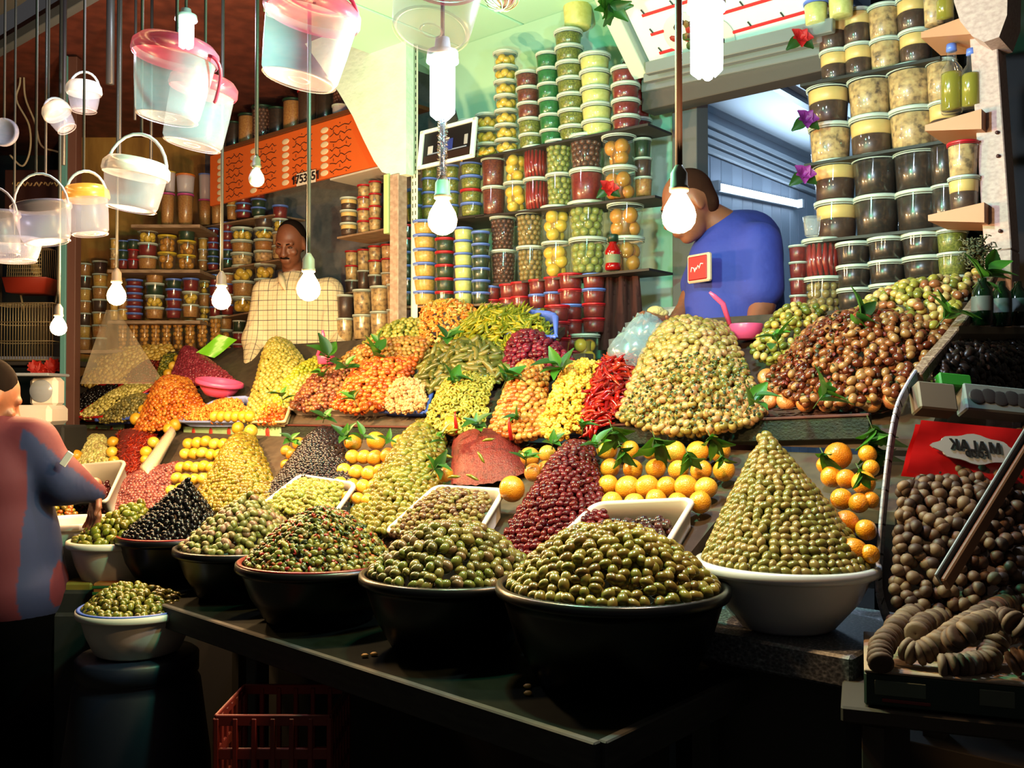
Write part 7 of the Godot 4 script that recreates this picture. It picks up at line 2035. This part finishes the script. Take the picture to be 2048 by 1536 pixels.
func right_side() -> void:
	var st := tool()
	# pillar, its plaster spring and the dark wall beside it
	var pb := PN(2004, 505, 1.76)
	var pt := PN(1974, 70, 1.76)
	var t := thing("pillar", "pinkish white post at the right end of the tub shelves", "pillar", pb)
	beam(st, Vector3(0, 0.4 - pb.y, 0), Vector3.ZERO, 0.075, 0.1, NN)
	beam(st, Vector3.ZERO, pt - pb, 0.075, 0.1, NN)
	put("post", st, mat("pillar_paint", Color(0.72, 0.6, 0.57), 0.6, {"noise": [5.0, Color(0.62, 0.5, 0.47), Color(0.73, 0.61, 0.58), Color(0.78, 0.68, 0.64)], "freq": 0.05}), t)
	for q in [[1994, 265], [1996, 312], [2000, 462]]:
		st = tool()
		ball(st, PN(q[0], q[1], 1.705) - pb, 0.006, 8, 5)
		put("nail", st, mat("nail", Color(0.25, 0.1, 0.1), 0.5), t)
	var xf := Transform3D(wall_basis(), W(-0.1, 1.62, 0))
	var inv := xf.affine_inverse()
	var pts := PackedVector2Array()
	for q in [[2016, -60], [2014, 30], [1998, 74], [1968, 84], [1944, 72], [1920, 42], [1908, 4], [1903, -60]]:
		var l := inv * PN(q[0], q[1], 1.62)
		pts.append(Vector2(l.x, l.y))
	st = tool()
	prism(st, pts, xf, 0.16)
	struct("wall_spring", st, mat("pillar_paint", Color()))
	st = tool()
	slab(st, W(-0.42, 1.7, 0), W(-0.42, 1.7, 3.4), W(-1.9, 1.7, 3.4), W(-1.9, 1.7, 0), NN * 0.08)
	struct("wall_side", st, mat("wall_brown", Color(0.16, 0.11, 0.09), 0.8))
	# clear side panel between the stalls with its taped edge
	var edge := []
	for q in [[2004, 500], [1965, 578], [1905, 662], [1845, 732], [1805, 795], [1788, 850], [1774, 950], [1762, 1080], [1758, 1180], [1778, 1248]]: edge.append(PU(q[0], q[1], -0.245))
	var cv := curve(edge, 4)
	t = thing("side_panel", "tall curved clear plastic panel with taped edge at the right end of the stall", "panel", cv[20])
	var o := t.position
	st = tool()
	for i in cv.size() - 1:
		var a: Vector3 = cv[i]
		var b: Vector3 = cv[i + 1]
		var a2 := a + NN * (1.72 - un(a).y) * 1.0
		var b2 := b + NN * (1.72 - un(b).y) * 1.0
		quad(st, a - o, a2 - o, b2 - o, b - o)
	put("clear_sheet", st, mat("clear_sheet", Color(0.6, 0.57, 0.55), 0.15, {"alpha": 0.07}), t)
	var tape := mat("edge_tape", Color(0.62, 0.64, 0.72), 0.4, {"noise": [9.0, Color(0.4, 0.42, 0.55), Color(0.64, 0.66, 0.74), Color(0.75, 0.74, 0.78)], "freq": 0.03})
	st = tool()
	for i in range(13, cv.size() - 1): beam(st, cv[i] - o, cv[i + 1] - o + (cv[i + 1] - cv[i]) * 0.1, 0.008, 0.028, UU.cross(cv[i + 1] - cv[i]))
	put("taped_edge", st, tape, t)
	for i in range(15, cv.size() - 3, 2):
		st = tool()
		var dirv: Vector3 = (cv[i + 1] - cv[i]).normalized()
		box(st, Transform3D(Basis(UU, dirv, UU.cross(dirv)), cv[i] - o + UU.cross(dirv) * 0.0), Vector3(0.0095, 0.004, 0.018), 0.0005)
		put("staple", st, mat("ink", Color(0.12, 0.08, 0.1)), t)
	st = tool()
	for i in 13: beam(st, cv[i] - o - Vector3(0, 0.012, 0), cv[i + 1] - o - Vector3(0, 0.012, 0), 0.03, 0.03)
	put("wooden_rail", st, mat("rail_wood", Color(0.4, 0.3, 0.24), 0.6, {"noise": [12.0, Color(0.24, 0.17, 0.13), Color(0.42, 0.32, 0.26), Color(0.66, 0.58, 0.5)], "freq": 0.03}), t)
	# dried herbs tied at the rail's top
	t = thing("herb_bunch", "grey-green bunch of dried herbs at the top end of the rail", "herbs", P(1952, 505, 2.72))
	for k in 90:
		var dv := Vector3(rng.randf_range(-1, 1), rng.randf_range(-0.8, 1), rng.randf_range(-0.6, 1)).normalized()
		st = tool()
		var ln := rng.randf_range(0.03, 0.062)
		tube(st, [dv * 0.008, dv * ln * 0.6 + Vector3(0, 0.004, 0), dv * ln], [0.0016, 0.0012, 0.0006], 4)
		for j in 4: ball(st, dv * ln * (0.4 + 0.18 * j) + Vector3(rng.randf_range(-1, 1), rng.randf_range(-1, 1), rng.randf_range(-1, 1)) * 0.006, Vector3(0.007, 0.002, 0.003), 5, 3, Basis(dv.cross(Vector3(0.1, 1, 0.3)).normalized(), rng.randf() * 6.0))
		put("herb_stem", st, mat("dry_herb_%d" % (k % 3), [Color(0.3, 0.3, 0.2), Color(0.38, 0.36, 0.25), Color(0.22, 0.24, 0.15)][k % 3], 0.8), t)
	# the neighbouring stall: nuts, bags, bottles
	var nuts := []
	var nb := bed_pts(P(1806, 975, 2.05), P(2075, 850, 2.3), P(2075, 1210, 1.88), P(1786, 1240, 1.93), 0.027, 0.05, 0.4)
	for q in [0, 1]:
		var rr: Vector3 = [Vector3(0.0135, 0.0145, 0.0135), Vector3(0.0125, 0.014, 0.0145)][q]
		nuts.append(egg_mesh("nut_%d" % q, rr))
	pile(nb, {"called": "walnut", "label": "brown nut in the dim heap behind the clear side panel", "group": "nuts behind the clear panel", "category": "nut", "heap": "inner heap of nuts behind the clear panel", "meshes": nuts, "mats": tones("nut", [Color(0.27, 0.17, 0.11), Color(0.34, 0.23, 0.16), Color(0.22, 0.13, 0.09), Color(0.4, 0.3, 0.22)], 0.6), "s": 0.027, "vary": 0.15, "wild": 1.5, "rough": 0.6, "skin": "dry"})
	var dt := bed_pts(P(1905, 690, 2.46), P(2070, 688, 2.9), P(2070, 770, 2.72), P(1870, 770, 2.3), 0.024, 0.03, 0.5)
	pile(dt, {"called": "date", "label": "dark date in the heap under the pale shelf at right", "group": "dates at the right", "category": "date", "heap": "inner heap of dark dates", "meshes": [egg_mesh("date", Vector3(0.01, 0.009, 0.017))], "mats": tones("date", [Color(0.12, 0.075, 0.05), Color(0.16, 0.1, 0.07), Color(0.09, 0.06, 0.05)], 0.4), "s": 0.024, "wild": 1.0, "most": 120})
	st = tool()
	slab(st, P(1918, 652, 2.5), P(2075, 655, 2.9), P(2075, 680, 3.0), P(1918, 676, 2.56), Vector3(0, -0.02, 0))
	tag(put("shelf", st, mat("shelf_pale", Color(0.5, 0.42, 0.32), 0.6)), "pale shelf board under the green bottles at right", "shelf")
	for q in [[1965, 640, 2.58], [2003, 642, 2.7], [2036, 640, 2.78]]:
		t = thing("green_bottle", "green glass bottle, %s of three under the rail at right" % {1965: "left", 2003: "middle", 2036: "right"}[int(q[0])], "bottle", P(q[0], q[1] + 12, q[2]))
		st = tool()
		lathe(st, [Vector2(0.001, 0.13), Vector2(0.011, 0.13), Vector2(0.012, 0.115), Vector2(0.026, 0.095), Vector2(0.027, 0.002), Vector2(0.001, 0)], 20)
		put("bottle_glass", st, mat("green_glass", Color(0.015, 0.09, 0.03), 0.08, {"coat": 0.8}), t)
		st = tool()
		lathe(st, [Vector2(0.0275, 0.08), Vector2(0.0278, 0.077), Vector2(0.0278, 0.045), Vector2(0.0275, 0.04)], 20)
		put("paper_label", st, mat("label_pale", Color(0.28, 0.3, 0.29), 0.6), t)
	# red printed bag, seen from behind: the print is reversed
	var r0 := P(1842, 840, 2.13)
	var r1 := P(2080, 862, 2.14)
	var r2 := P(2080, 972, 2.08)
	var r3 := P(1812, 945, 2.07)
	t = thing("red_bag", "red printed bag with a pale oval emblem, lying over the nuts at right", "bag", (r0 + r2) / 2)
	o = t.position
	st = tool()
	var rows := []
	for i in 9:
		var row := []
		for j in 13: row.append(r0.lerp(r3, i / 8.0).lerp(r1.lerp(r2, i / 8.0), j / 12.0) - o + Vector3(0, 0, 0.003 * sin(i * 1.1 + j * 0.8)))
		rows.append(row)
	grid(st, rows)
	var back := []
	for r in rows:
		var k := []
		for p in r: k.append(p - Vector3(0, 0.01, 0.03))
		k.reverse()
		back.append(k)
	grid(st, back)
	put("bag_film", st, mat("bag_red", Color(0.68, 0.06, 0.06), 0.35), t)
	var fx := (r1 - r0 + r2 - r3).normalized()
	var fz := fx.cross((r0 - r3 + r1 - r2).normalized()).normalized()
	var fy := fz.cross(fx)
	var fb := Basis(fx, fy, fz)
	var ec := P(1948, 901, 2.10) - o + fz * 0.008
	st = tool()
	var ov := PackedVector2Array()
	for i in 40:
		var a := TAU * i / 40
		var k := 1.0 + 0.07 * cos(a * 8) + 0.05 * cos(a * 4)
		ov.append(Vector2(cos(a) * 0.092 * k, sin(a) * 0.033 * k))
	prism(st, ov, Transform3D(fb, ec), 0.003)
	put("emblem", st, mat("emblem", Color(0.66, 0.66, 0.66), 0.5), t)
	for q in [["MALAK", 0.026, 0.006], ["FOOD", 0.015, -0.013]]:
		var w := put("lettering", text(q[0], q[1], 0.002), mat("lettering", Color(0.1, 0.08, 0.08), 0.5), t)
		w.transform = Transform3D(Basis(-fx, fy, -fz), ec + fy * q[2] + fz * 0.0015)
	# boxes above it
	for q in [[1866, 800, 2.22, 0.09, 0.07, Color(0.38, 0.34, 0.3), "grey-brown carton above the red bag"], [1902, 768, 2.3, 0.08, 0.035, Color(0.1, 0.42, 0.08), "bright green packet on top of the grey-brown carton"], [1985, 806, 2.28, 0.16, 0.07, Color(0.4, 0.42, 0.42), "pale grey carton with a dark picture above the red bag"]]:
		st = tool()
		var c := P(q[0], q[1], q[2])
		box(st, Transform3D(fb, c), Vector3(q[3], q[4], 0.05), 0.004)
		var cn := put("carton", st, mat("carton_%s" % q[5].to_html(), q[5], 0.6))
		tag(cn, q[6], "carton")
		if q[0] == 1985:
			for k in 5:
				st = tool()
				ball(st, c + fb * Vector3(-0.05 + 0.028 * k, 0.004 * (k % 2), 0.026), Vector3(0.022, 0.02, 0.002), 10, 6, fb)
				put("dark_picture", st, mat("carton_print", Color(0.16, 0.14, 0.15), 0.6), cn)
	# wooden divider running up to the right
	st = tool()
	beam(st, P(1890, 1170, 1.86), P(2085, 850, 2.05), 0.012, 0.03)
	tag(put("divider", st, mat("divider_wood", Color(0.42, 0.27, 0.17), 0.6)), "wooden divider strip slanting across the nuts at right", "divider")
	st = tool()
	beam(st, P(1876, 1160, 1.865), P(2072, 838, 2.055), 0.006, 0.03)
	tag(put("divider_strip", st, mat("divider_grey", Color(0.4, 0.42, 0.44), 0.4)), "grey plastic strip along the wooden divider at right", "strip")
	# crate with the strings of dried figs
	var y := 0.915
	var k0 := PH(1728, 1338, y)
	var k1 := PH(2100, 1372, y)
	var kd := (k1 - k0).normalized()
	var kb := Basis(kd, Vector3.UP, kd.cross(Vector3.UP))
	t = thing("fig_crate", "shallow dark green carton with labels holding the strings of dried figs", "crate", k0)
	st = tool()
	box(st, Transform3D(kb, kb * Vector3(0.25, -0.035, -0.15)), Vector3(0.5, 0.06, 0.3), 0.004)
	put("box_body", st, mat("crate_green", Color(0.05, 0.13, 0.08), 0.6), t)
	st = tool()
	box(st, Transform3D(kb, kb * Vector3(0.25, -0.003, -0.15)), Vector3(0.5, 0.006, 0.3), 0.002)
	put("box_lid", st, mat("crate_card", Color(0.6, 0.5, 0.42), 0.6), t)
	for q in [[0.06, 0.085, 0.026, Color(0.3, 0.33, 0.27)], [0.07, 0.08, 0.006, Color(0.4, 0.08, 0.08)], [0.215, 0.055, 0.028, Color(0.3, 0.31, 0.26)]]:
		st = tool()
		box(st, Transform3D(kb, kb * Vector3(q[0], -0.03 if q[2] > 0.01 else -0.052, 0.001)), Vector3(q[1], q[2], 0.004), 0.001)
		put("paper_label", st, mat("crate_lab_%s" % q[3].to_html(), q[3], 0.6), t)
	st = tool()
	box(st, Transform3D(kb, kb * Vector3(0.26, -0.083, -0.17) + k0), Vector3(0.6, 0.03, 0.36), 0.004)
	for q in [[0.02, -0.02], [0.5, -0.02], [0.02, -0.32], [0.5, -0.32]]:
		beam(st, kb * Vector3(q[0], 0, q[1]) + Vector3(k0.x, 0, k0.z), kb * Vector3(q[0], 0, q[1]) + Vector3(k0.x, y - 0.1, k0.z), 0.04, 0.04, NN)
	tag(put("crate_stand", st, mat("stand_wood", Color(0.2, 0.15, 0.11), 0.7)), "rough wooden stand under the crate of figs", "stand")
	var figm := [mat("fig_0", Color(0.34, 0.24, 0.17), 0.7), mat("fig_1", Color(0.42, 0.33, 0.26), 0.7), mat("fig_2", Color(0.28, 0.18, 0.12), 0.7)]
	var fs := tool()
	lathe(fs, [Vector2(0.001, 0.006), Vector2(0.016, 0.0075), Vector2(0.022, 0.004), Vector2(0.0225, -0.003), Vector2(0.016, -0.0075), Vector2(0.001, -0.006)], 14)
	var fm := fin(fs)
	var ropes := [
		["string of dried figs looping at the left end of the crate", [[1762, 1335, .012], [1762, 1300, .03], [1790, 1262, .045], [1835, 1222, .055], [1890, 1192, .06], [1922, 1195, .05], [1905, 1225, .045], [1850, 1250, .05], [1830, 1272, .045]]],
		["string of dried figs bending across the front of the crate", [[1800, 1290, .035], [1830, 1308, .025], [1870, 1292, .04], [1910, 1262, .06], [1950, 1240, .07], [2000, 1215, .075], [2060, 1200, .07]]],
		["string of dried figs along the crate's front edge", [[1870, 1332, .012], [1920, 1330, .015], [1970, 1325, .015], [1985, 1300, .03], [2005, 1270, .055], [2060, 1250, .06]]],
		["string of dried figs piled at the right of the crate", [[1900, 1290, .05], [1935, 1262, .08], [1990, 1240, .09], [2040, 1252, .09], [2075, 1300, .05], [2020, 1330, .02]]]]
	for rp in ropes:
		var line := []
		for q in rp[1]: line.append(PH(q[0], q[1], y + q[2]))
		t = thing("fig_string", rp[0], "figs", line[0])
		var c2 := curve(line, 24)
		var run := 0.0
		for i in c2.size() - 1:
			run += c2[i].distance_to(c2[i + 1])
			if run < 0.0125: continue
			run = 0.0
			var dv: Vector3 = (c2[i + 1] - c2[i]).normalized()
			var f := put("fig", fm, figm[rng.randi() % 3], t)
			f.transform = Transform3D(Basis(Quaternion(Vector3.UP, dv)) * Basis(Vector3(1, 0, 0.3).normalized(), rng.randf_range(-0.25, 0.25)), c2[i] - t.position + Vector3(rng.randf_range(-1, 1), rng.randf_range(-0.5, 1), rng.randf_range(-1, 1)) * 0.0025)

func left_side() -> void:
	# blue-green post
	var p := P(141, 790, 5.2)
	var st := tool()
	var t := thing("booth_post", "tall square post, blue-green on one side, at the left booth's corner", "post", Vector3(p.x, 0, p.z))
	beam(st, Vector3(0.012, 0, 0), Vector3(0.012, 3.28, 0), 0.05, 0.07, Vector3(0, 0, 1))
	put("brown_side", st, mat("post_brown", Color(0.33, 0.2, 0.16), 0.6), t)
	st = tool()
	beam(st, Vector3(-0.024, 0, 0.01), Vector3(-0.024, 3.28, 0.01), 0.03, 0.075, Vector3(0, 0, 1))
	put("teal_side", st, mat("post_teal", Color(0.3, 0.5, 0.5), 0.5), t)
	# cages on a rack
	st = tool()
	box(st, Transform3D(Basis(), P(60, 728, 5.6)), Vector3(0.62, 0.03, 0.4), 0.004)
	for q in [[-15, 0.0], [110, 0.0]]:
		var a := P(q[0], 728, 5.6)
		beam(st, Vector3(a.x, 0, a.z), Vector3(a.x, 2.35, a.z - 0.05), 0.04, 0.04, Vector3(0, 0, 1))
	tag(put("cage_rack", st, mat("rack_dark", Color(0.16, 0.14, 0.13), 0.7)), "dark rack that carries the bird cages at far left", "rack")
	var c := P(58, 722, 5.5)
	t = thing("bird_cage", "wide wire bird cage behind the leftmost glowing bulb", "cage", c)
	var m := 5.5 / F
	var wirem := mat("cage_wire", Color(0.62, 0.55, 0.42), 0.35, {"metal": 0.5})
	var hw := 66 * m
	var ch := 112 * m
	for k in 25:
		st = tool()
		var x := lerpf(-hw, hw, k / 24.0)
		tube(st, [Vector3(x, 0, 0.12), Vector3(x, ch, 0.12), Vector3(x, ch, -0.12), Vector3(x, 0, -0.12)], 0.0022, 5)
		put("wire", st, wirem, t)
	for k in 4:
		st = tool()
		var yy := ch * k / 3.0
		tube(st, [Vector3(-hw, yy, 0.12), Vector3(hw, yy, 0.12), Vector3(hw, yy, -0.12), Vector3(-hw, yy, -0.12), Vector3(-hw, yy, 0.12)], 0.004, 5)
		put("cross_wire", st, wirem, t)
	st = tool()
	box(st, Transform3D(Basis(), Vector3(0, 0.012, 0)), Vector3(hw * 2, 0.02, 0.24), 0.004)
	put("cage_floor", st, mat("cage_floor", Color(0.4, 0.42, 0.5), 0.6), t)
	c = P(64, 588, 5.5)
	t = thing("bird_cage", "small cage with red tray base standing above the wide cage", "cage", c)
	st = tool()
	var rr := []
	for q in [[44 * m, 30 * m], [42 * m, 28 * m], [34 * m, 0.0]]:
		var ring := []
		for v in [Vector2(-1, 1), Vector2(1, 1), Vector2(1, -1), Vector2(-1, -1)]: ring.append(Vector3(v.x * q[0], q[1], v.y * 0.1))
		ring.reverse()
		rr.append(ring)
	loft(st, rr, true, true)
	put("tray_base", st, mat("cage_red", Color(0.55, 0.16, 0.1), 0.5), t)
	for k in 17:
		st = tool()
		var x := lerpf(-34, 34, k / 16.0) * m
		tube(st, [Vector3(x, 30 * m, 0.09), Vector3(x * 0.95, 92 * m, 0.08), Vector3(x * 0.95, 92 * m, -0.08), Vector3(x, 30 * m, -0.09)], 0.002, 5)
		put("wire", st, wirem, t)
	for k in 9:
		st = tool()
		var yy := (32 + k * 7.4) * m
		tube(st, [Vector3(-34 * m, yy, 0.09), Vector3(34 * m, yy, 0.09)], 0.002, 5)
		put("cross_wire", st, wirem, t)
	for q in [[-1.0, 0], [1.0, 0]]:
		st = tool()
		tube(st, [Vector3(q[0] * 38 * m, 0.02, -0.08), Vector3(q[0] * 30 * m, -34 * m, -0.08)], 0.006, 6)
		put("foot", st, wirem, t)
	st = tool()
	ball(st, Vector3(0.02, 48 * m, 0), Vector3(0.024, 0.03, 0.04), 12, 8, Basis(Vector3.RIGHT, -0.5))
	ball(st, Vector3(0.02, 60 * m, 0.03), 0.018, 10, 7)
	tube(st, [Vector3(0.02, 60 * m, 0.045), Vector3(0.02, 59 * m, 0.056)], [0.005, 0.001], 6)
	tube(st, [Vector3(0.02, 42 * m, -0.02), Vector3(0.02, 34 * m, -0.06)], [0.014, 0.006], 6)
	var bird := put("bird", st, mat("bird", Color(0.62, 0.55, 0.35), 0.7))
	bird.position = c
	tag(bird, "small yellowish bird inside the cage with the red tray base", "bird")
	# dark red sign with pale lettering
	t = thing("shop_sign", "dark red sign with cream handwriting behind the far left buckets", "sign", P(75, 385, 5.9))
	st = tool()
	box(st, Transform3D(), Vector3(0.4, 0.28, 0.02), 0.004)
	put("board", st, mat("sign_maroon", Color(0.2, 0.07, 0.06), 0.6), t)
	for k in 5:
		st = tool()
		var pts := []
		for i in 9: pts.append(Vector3(-0.15 + k * 0.065 + i * 0.007, 0.05 + 0.012 * sin(i * 1.4 + k * 2.0) + (0.02 if i == 8 and k > 2 else 0.0), 0.012))
		tube(st, pts, 0.005, 5)
		put("handwriting", st, mat("sign_cream", Color(0.75, 0.62, 0.42), 0.5), t)
	# white scale, flowers, boxes
	t = thing("kitchen_scale", "white weighing scale standing at far left behind the child", "scale", P(78, 850, 4.6))
	m = 4.6 / F
	st = tool()
	box(st, Transform3D(Basis(), Vector3(0, 20 * m, 0)), Vector3(84 * m, 40 * m, 0.2), 0.02)
	put("scale_base", st, mat("scale_white", Color(0.78, 0.74, 0.7), 0.4), t)
	st = tool()
	box(st, Transform3D(Basis(), Vector3(12 * m, 66 * m, -0.02)), Vector3(56 * m, 60 * m, 0.1), 0.02)
	put("dial_housing", st, mat("scale_white", Color()), t)
	st = tool()
	lathe(st, [Vector2(0.001, 0.005), Vector2(22 * m, 0.005), Vector2(23 * m, 0)], 24, Transform3D(Basis(Vector3.RIGHT, PI / 2), Vector3(10 * m, 68 * m, 0.032)))
	put("dial", st, mat("dial_grey", Color(0.5, 0.52, 0.56), 0.2), t)
	st = tool()
	box(st, Transform3D(Basis(), Vector3(0, 100 * m, 0)), Vector3(80 * m, 6 * m, 0.22), 0.008)
	put("pan", st, mat("dial_grey", Color()), t)
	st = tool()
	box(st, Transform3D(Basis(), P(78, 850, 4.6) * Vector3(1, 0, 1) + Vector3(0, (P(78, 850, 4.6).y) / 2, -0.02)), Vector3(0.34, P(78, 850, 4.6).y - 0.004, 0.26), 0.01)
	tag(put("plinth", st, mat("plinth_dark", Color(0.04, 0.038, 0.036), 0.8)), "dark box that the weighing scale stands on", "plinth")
	for q in [[88, 742], [108, 732], [74, 736]]:
		t = thing("red_flower", "red paper flower above the weighing scale, %s of three" % {88: "middle", 108: "right", 74: "left"}[q[0]], "flower", P(q[0], q[1], 5.38))
		for k in 10: leaf(t, Vector3.ZERO, Vector3(cos(k * 2.4), sin(k * 2.4), 0.6).normalized(), Vector3(0.1, 0.2, 1), 0.05, 0.5, mat("petal_red", Color(0.68, 0.13, 0.08), 0.6))
	# cloudy hanging sheet over the far heaps
	st = tool()
	var rows := []
	for i in 9:
		var row := []
		for j in 9: row.append(P(lerpf(lerpf(212, 160, i / 8.0), lerpf(236, 330, i / 8.0), j / 8.0), lerpf(620, 768, i / 8.0), lerpf(5.5, 5.15, i / 8.0) + 0.02 * sin(j * 2.0 + i)))
		rows.append(row)
	grid(st, rows)
	tag(put("cloudy_sheet", st, mat("cloudy", Color(0.8, 0.72, 0.6), 0.5, {"alpha": 0.3, "two": true})), "cloudy clear plastic sheet hanging over the yellow pieces at far left", "sheet")
	# white basins at the left
	var wp := mat("white_plastic", Color(0.74, 0.71, 0.66), 0.45)
	var wr := [SL(160, 930, 0.12), SL(248, 922, 0.12), SL(212, 1002, 0.10), SL(120, 1000, 0.10)]
	tray("white_tub", "white tub with purple remains, tipped behind the child's arm", wr, 0.11, wp, 0.16, 0.012)
	olives("w1", "purple_remnant", [Color(0.25, 0.08, 0.1), Color(0.2, 0.06, 0.08)], bed_pts(wr[0].lerp(wr[2], 0.3) - Vector3(0, 0.05, 0), wr[1].lerp(wr[3], 0.25) - Vector3(0, 0.05, 0), wr[2].lerp(wr[0], 0.1) - Vector3(0, 0.04, 0), wr[3].lerp(wr[1], 0.1) - Vector3(0, 0.04, 0), 0.02, 0.01, 0.5), Vector3(0.009, 0.009, 0.011), 0.02, "leftover purple olive in the tipped white tub", "purple olives in the tipped white tub", "inner heap in the tipped white tub")
	c = P(150, 1045, 3.35)
	c.y = 0.77
	basin("white_basin", "white basin the child reaches into", c, 0.15, 1.4 - (1040 - 800) * 3.35 / F - 0.77, wp, null, "", 0.75)
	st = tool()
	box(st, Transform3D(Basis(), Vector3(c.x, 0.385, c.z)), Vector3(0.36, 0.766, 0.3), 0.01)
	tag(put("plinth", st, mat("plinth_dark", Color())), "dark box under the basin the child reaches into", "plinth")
	c = P(232, 1090, 3.2)
	c.y = 0.785
	var rim := 1.4 - (1078 - 800) * 3.2 / F
	basin("white_basin", "white basin of green olives left of the black olives", c, 0.145, rim - 0.785, wp, null, "", 0.68)
	olives("w3", "olive_large", Color(0.40, 0.38, 0.1), cone_pts(P(278, 1003, 3.2), Vector3(c.x, rim, c.z), Vector3(0.128, 0, 0), Vector3(0, 0, 0.128), 0.0235, -0.8, PI + 0.8, 0.01, 0.4), Vector3(0.0122, 0.0122, 0.0145), 0.0235, "large green olive in the white basin left of the black olives", "olives in the left white basin", "inner heap in the left white basin")
	st = tool()
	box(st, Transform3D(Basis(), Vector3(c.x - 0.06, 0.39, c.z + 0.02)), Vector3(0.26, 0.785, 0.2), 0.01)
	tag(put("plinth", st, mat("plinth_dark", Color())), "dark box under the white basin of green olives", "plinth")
	# mixed heap glimpsed behind the child
	olives("w5", "mixed_piece", [Color(0.48, 0.34, 0.1), Color(0.4, 0.36, 0.1), Color(0.55, 0.26, 0.08), Color(0.36, 0.3, 0.1)], bed_pts(P(62, 962, 3.75), P(118, 962, 3.75), P(150, 1026, 3.55), P(55, 1026, 3.55), 0.019, 0.03, 0.5), Vector3(0.01, 0.009, 0.0115), 0.019, "olive or pepper piece in the mixed heap behind the child", "mixed pieces behind the child", "inner heap of the mixed pieces behind the child", {"wild": 1.0})
	# lower bowl on the barrel, crates, red crate under the table
	c = P(276, 1300, 2.85)
	c.y = 1.4 - (1303 - 800) * 2.85 / F
	rim = 1.4 - (1236 - 800) * 2.7 / F
	t = basin("white_basin", "white basin with a blue rim on the dark blue barrel", c, 0.165, rim - c.y, wp, mat("rim_blue", Color(0.2, 0.32, 0.65), 0.4), "", 0.72)
	olives("w4", "olive_small", Color(0.36, 0.33, 0.1), cone_pts(P(246, 1166, 2.86), Vector3(c.x, rim, c.z), Vector3(0.148, 0, 0), Vector3(0, 0, 0.148), 0.02, -0.7, PI + 0.7, 0.01, 0.4), Vector3(0.0102, 0.0102, 0.0122), 0.02, "small green olive in the blue-rimmed basin under the table's end", "olives in the blue-rimmed basin", "inner heap in the blue-rimmed basin", {"most": 200})
	t = thing("barrel", "dark blue plastic barrel under the left end of the table", "barrel", Vector3(c.x, 0, c.z))
	st = tool()
	lathe(st, [Vector2(0.001, c.y - 0.002), Vector2(0.165, c.y - 0.002), Vector2(0.175, c.y - 0.01), Vector2(0.175, c.y - 0.06), Vector2(0.166, c.y - 0.066), Vector2(0.18, c.y - 0.09), Vector2(0.21, c.y * 0.5), Vector2(0.215, c.y * 0.3), Vector2(0.19, 0.01), Vector2(0.001, 0)], 36)
	put("barrel_body", st, mat("barrel_blue", Color(0.025, 0.045, 0.12), 0.5), t)
	for q in [[166, 1186, 3.14, Color(0.5, 0.4, 0.14), "yellow plastic crate with two slots behind the blue-rimmed basin"], [222, 1182, 3.10, Color(0.55, 0.3, 0.1), "orange carton with a green stripe behind the blue-rimmed basin"]]:
		var k := P(q[0], q[1], q[2])
		t = thing("small_crate", q[4], "crate", k)
		st = tool()
		box(st, Transform3D(Basis(), Vector3.ZERO), Vector3(0.1, 0.085, 0.1) if q[0] == 166 else Vector3(0.08, 0.07, 0.1), 0.006)
		put("crate_body", st, mat("crate_%s" % q[3].to_html(), q[3], 0.5), t)
		for j in [-1, 1]:
			st = tool()
			if q[0] == 166: box(st, Transform3D(Basis(), Vector3(0.02 * j, 0, 0.05)), Vector3(0.008, 0.028, 0.004), 0.001)
			else: box(st, Transform3D(Basis(), Vector3(0, 0.012 + 0.01 * j, 0.05)), Vector3(0.078, 0.009, 0.004), 0.001)
			put("slot" if q[0] == 166 else "stripe", st, mat("slot_dark", Color()) if q[0] == 166 else mat("stripe_green", Color(0.12, 0.3, 0.12), 0.5), t)
	st = tool()
	var kk := P(186, 1210, 3.12)
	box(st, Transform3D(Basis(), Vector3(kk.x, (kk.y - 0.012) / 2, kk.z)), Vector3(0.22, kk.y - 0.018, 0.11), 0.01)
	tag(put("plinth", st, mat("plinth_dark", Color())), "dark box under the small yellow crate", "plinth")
	var cr := P(570, 1536, 2.35)
	t = thing("red_crate", "orange-red lattice plastic crate under the table", "crate", Vector3(cr.x, 0.0, cr.z))
	var cm := mat("crate_red", Color(0.42, 0.09, 0.04), 0.5)
	var top := 1.4 - (1392 - 800) * 2.35 / F
	for face in [[Vector3(0, 0, 0.12), 0.27, 0.0], [Vector3(0, 0, -0.12), 0.27, 0.0], [Vector3(-0.135, 0, 0), 0.24, PI / 2], [Vector3(0.135, 0, 0), 0.24, PI / 2]]:
		var b := Basis(Vector3.UP, face[2])
		for j in 9:
			st = tool()
			box(st, Transform3D(b, face[0] + Vector3(0, 0.02 + (top - 0.04) * j / 8.0, 0)), Vector3(face[1], 0.016 if j < 7 else 0.026, 0.008), 0.002)
			put("slat", st, cm, t)
		for j in 7:
			st = tool()
			box(st, Transform3D(b, face[0] + b * Vector3((j - 3) * face[1] / 6.1, 0, 0) + Vector3(0, top / 2, 0)), Vector3(0.012, top - 0.03, 0.012), 0.002)
			put("upright", st, cm, t)
	st = tool()
	box(st, Transform3D(Basis(), Vector3(0, 0.012, 0)), Vector3(0.27, 0.016, 0.24), 0.002)
	put("crate_floor", st, cm, t)
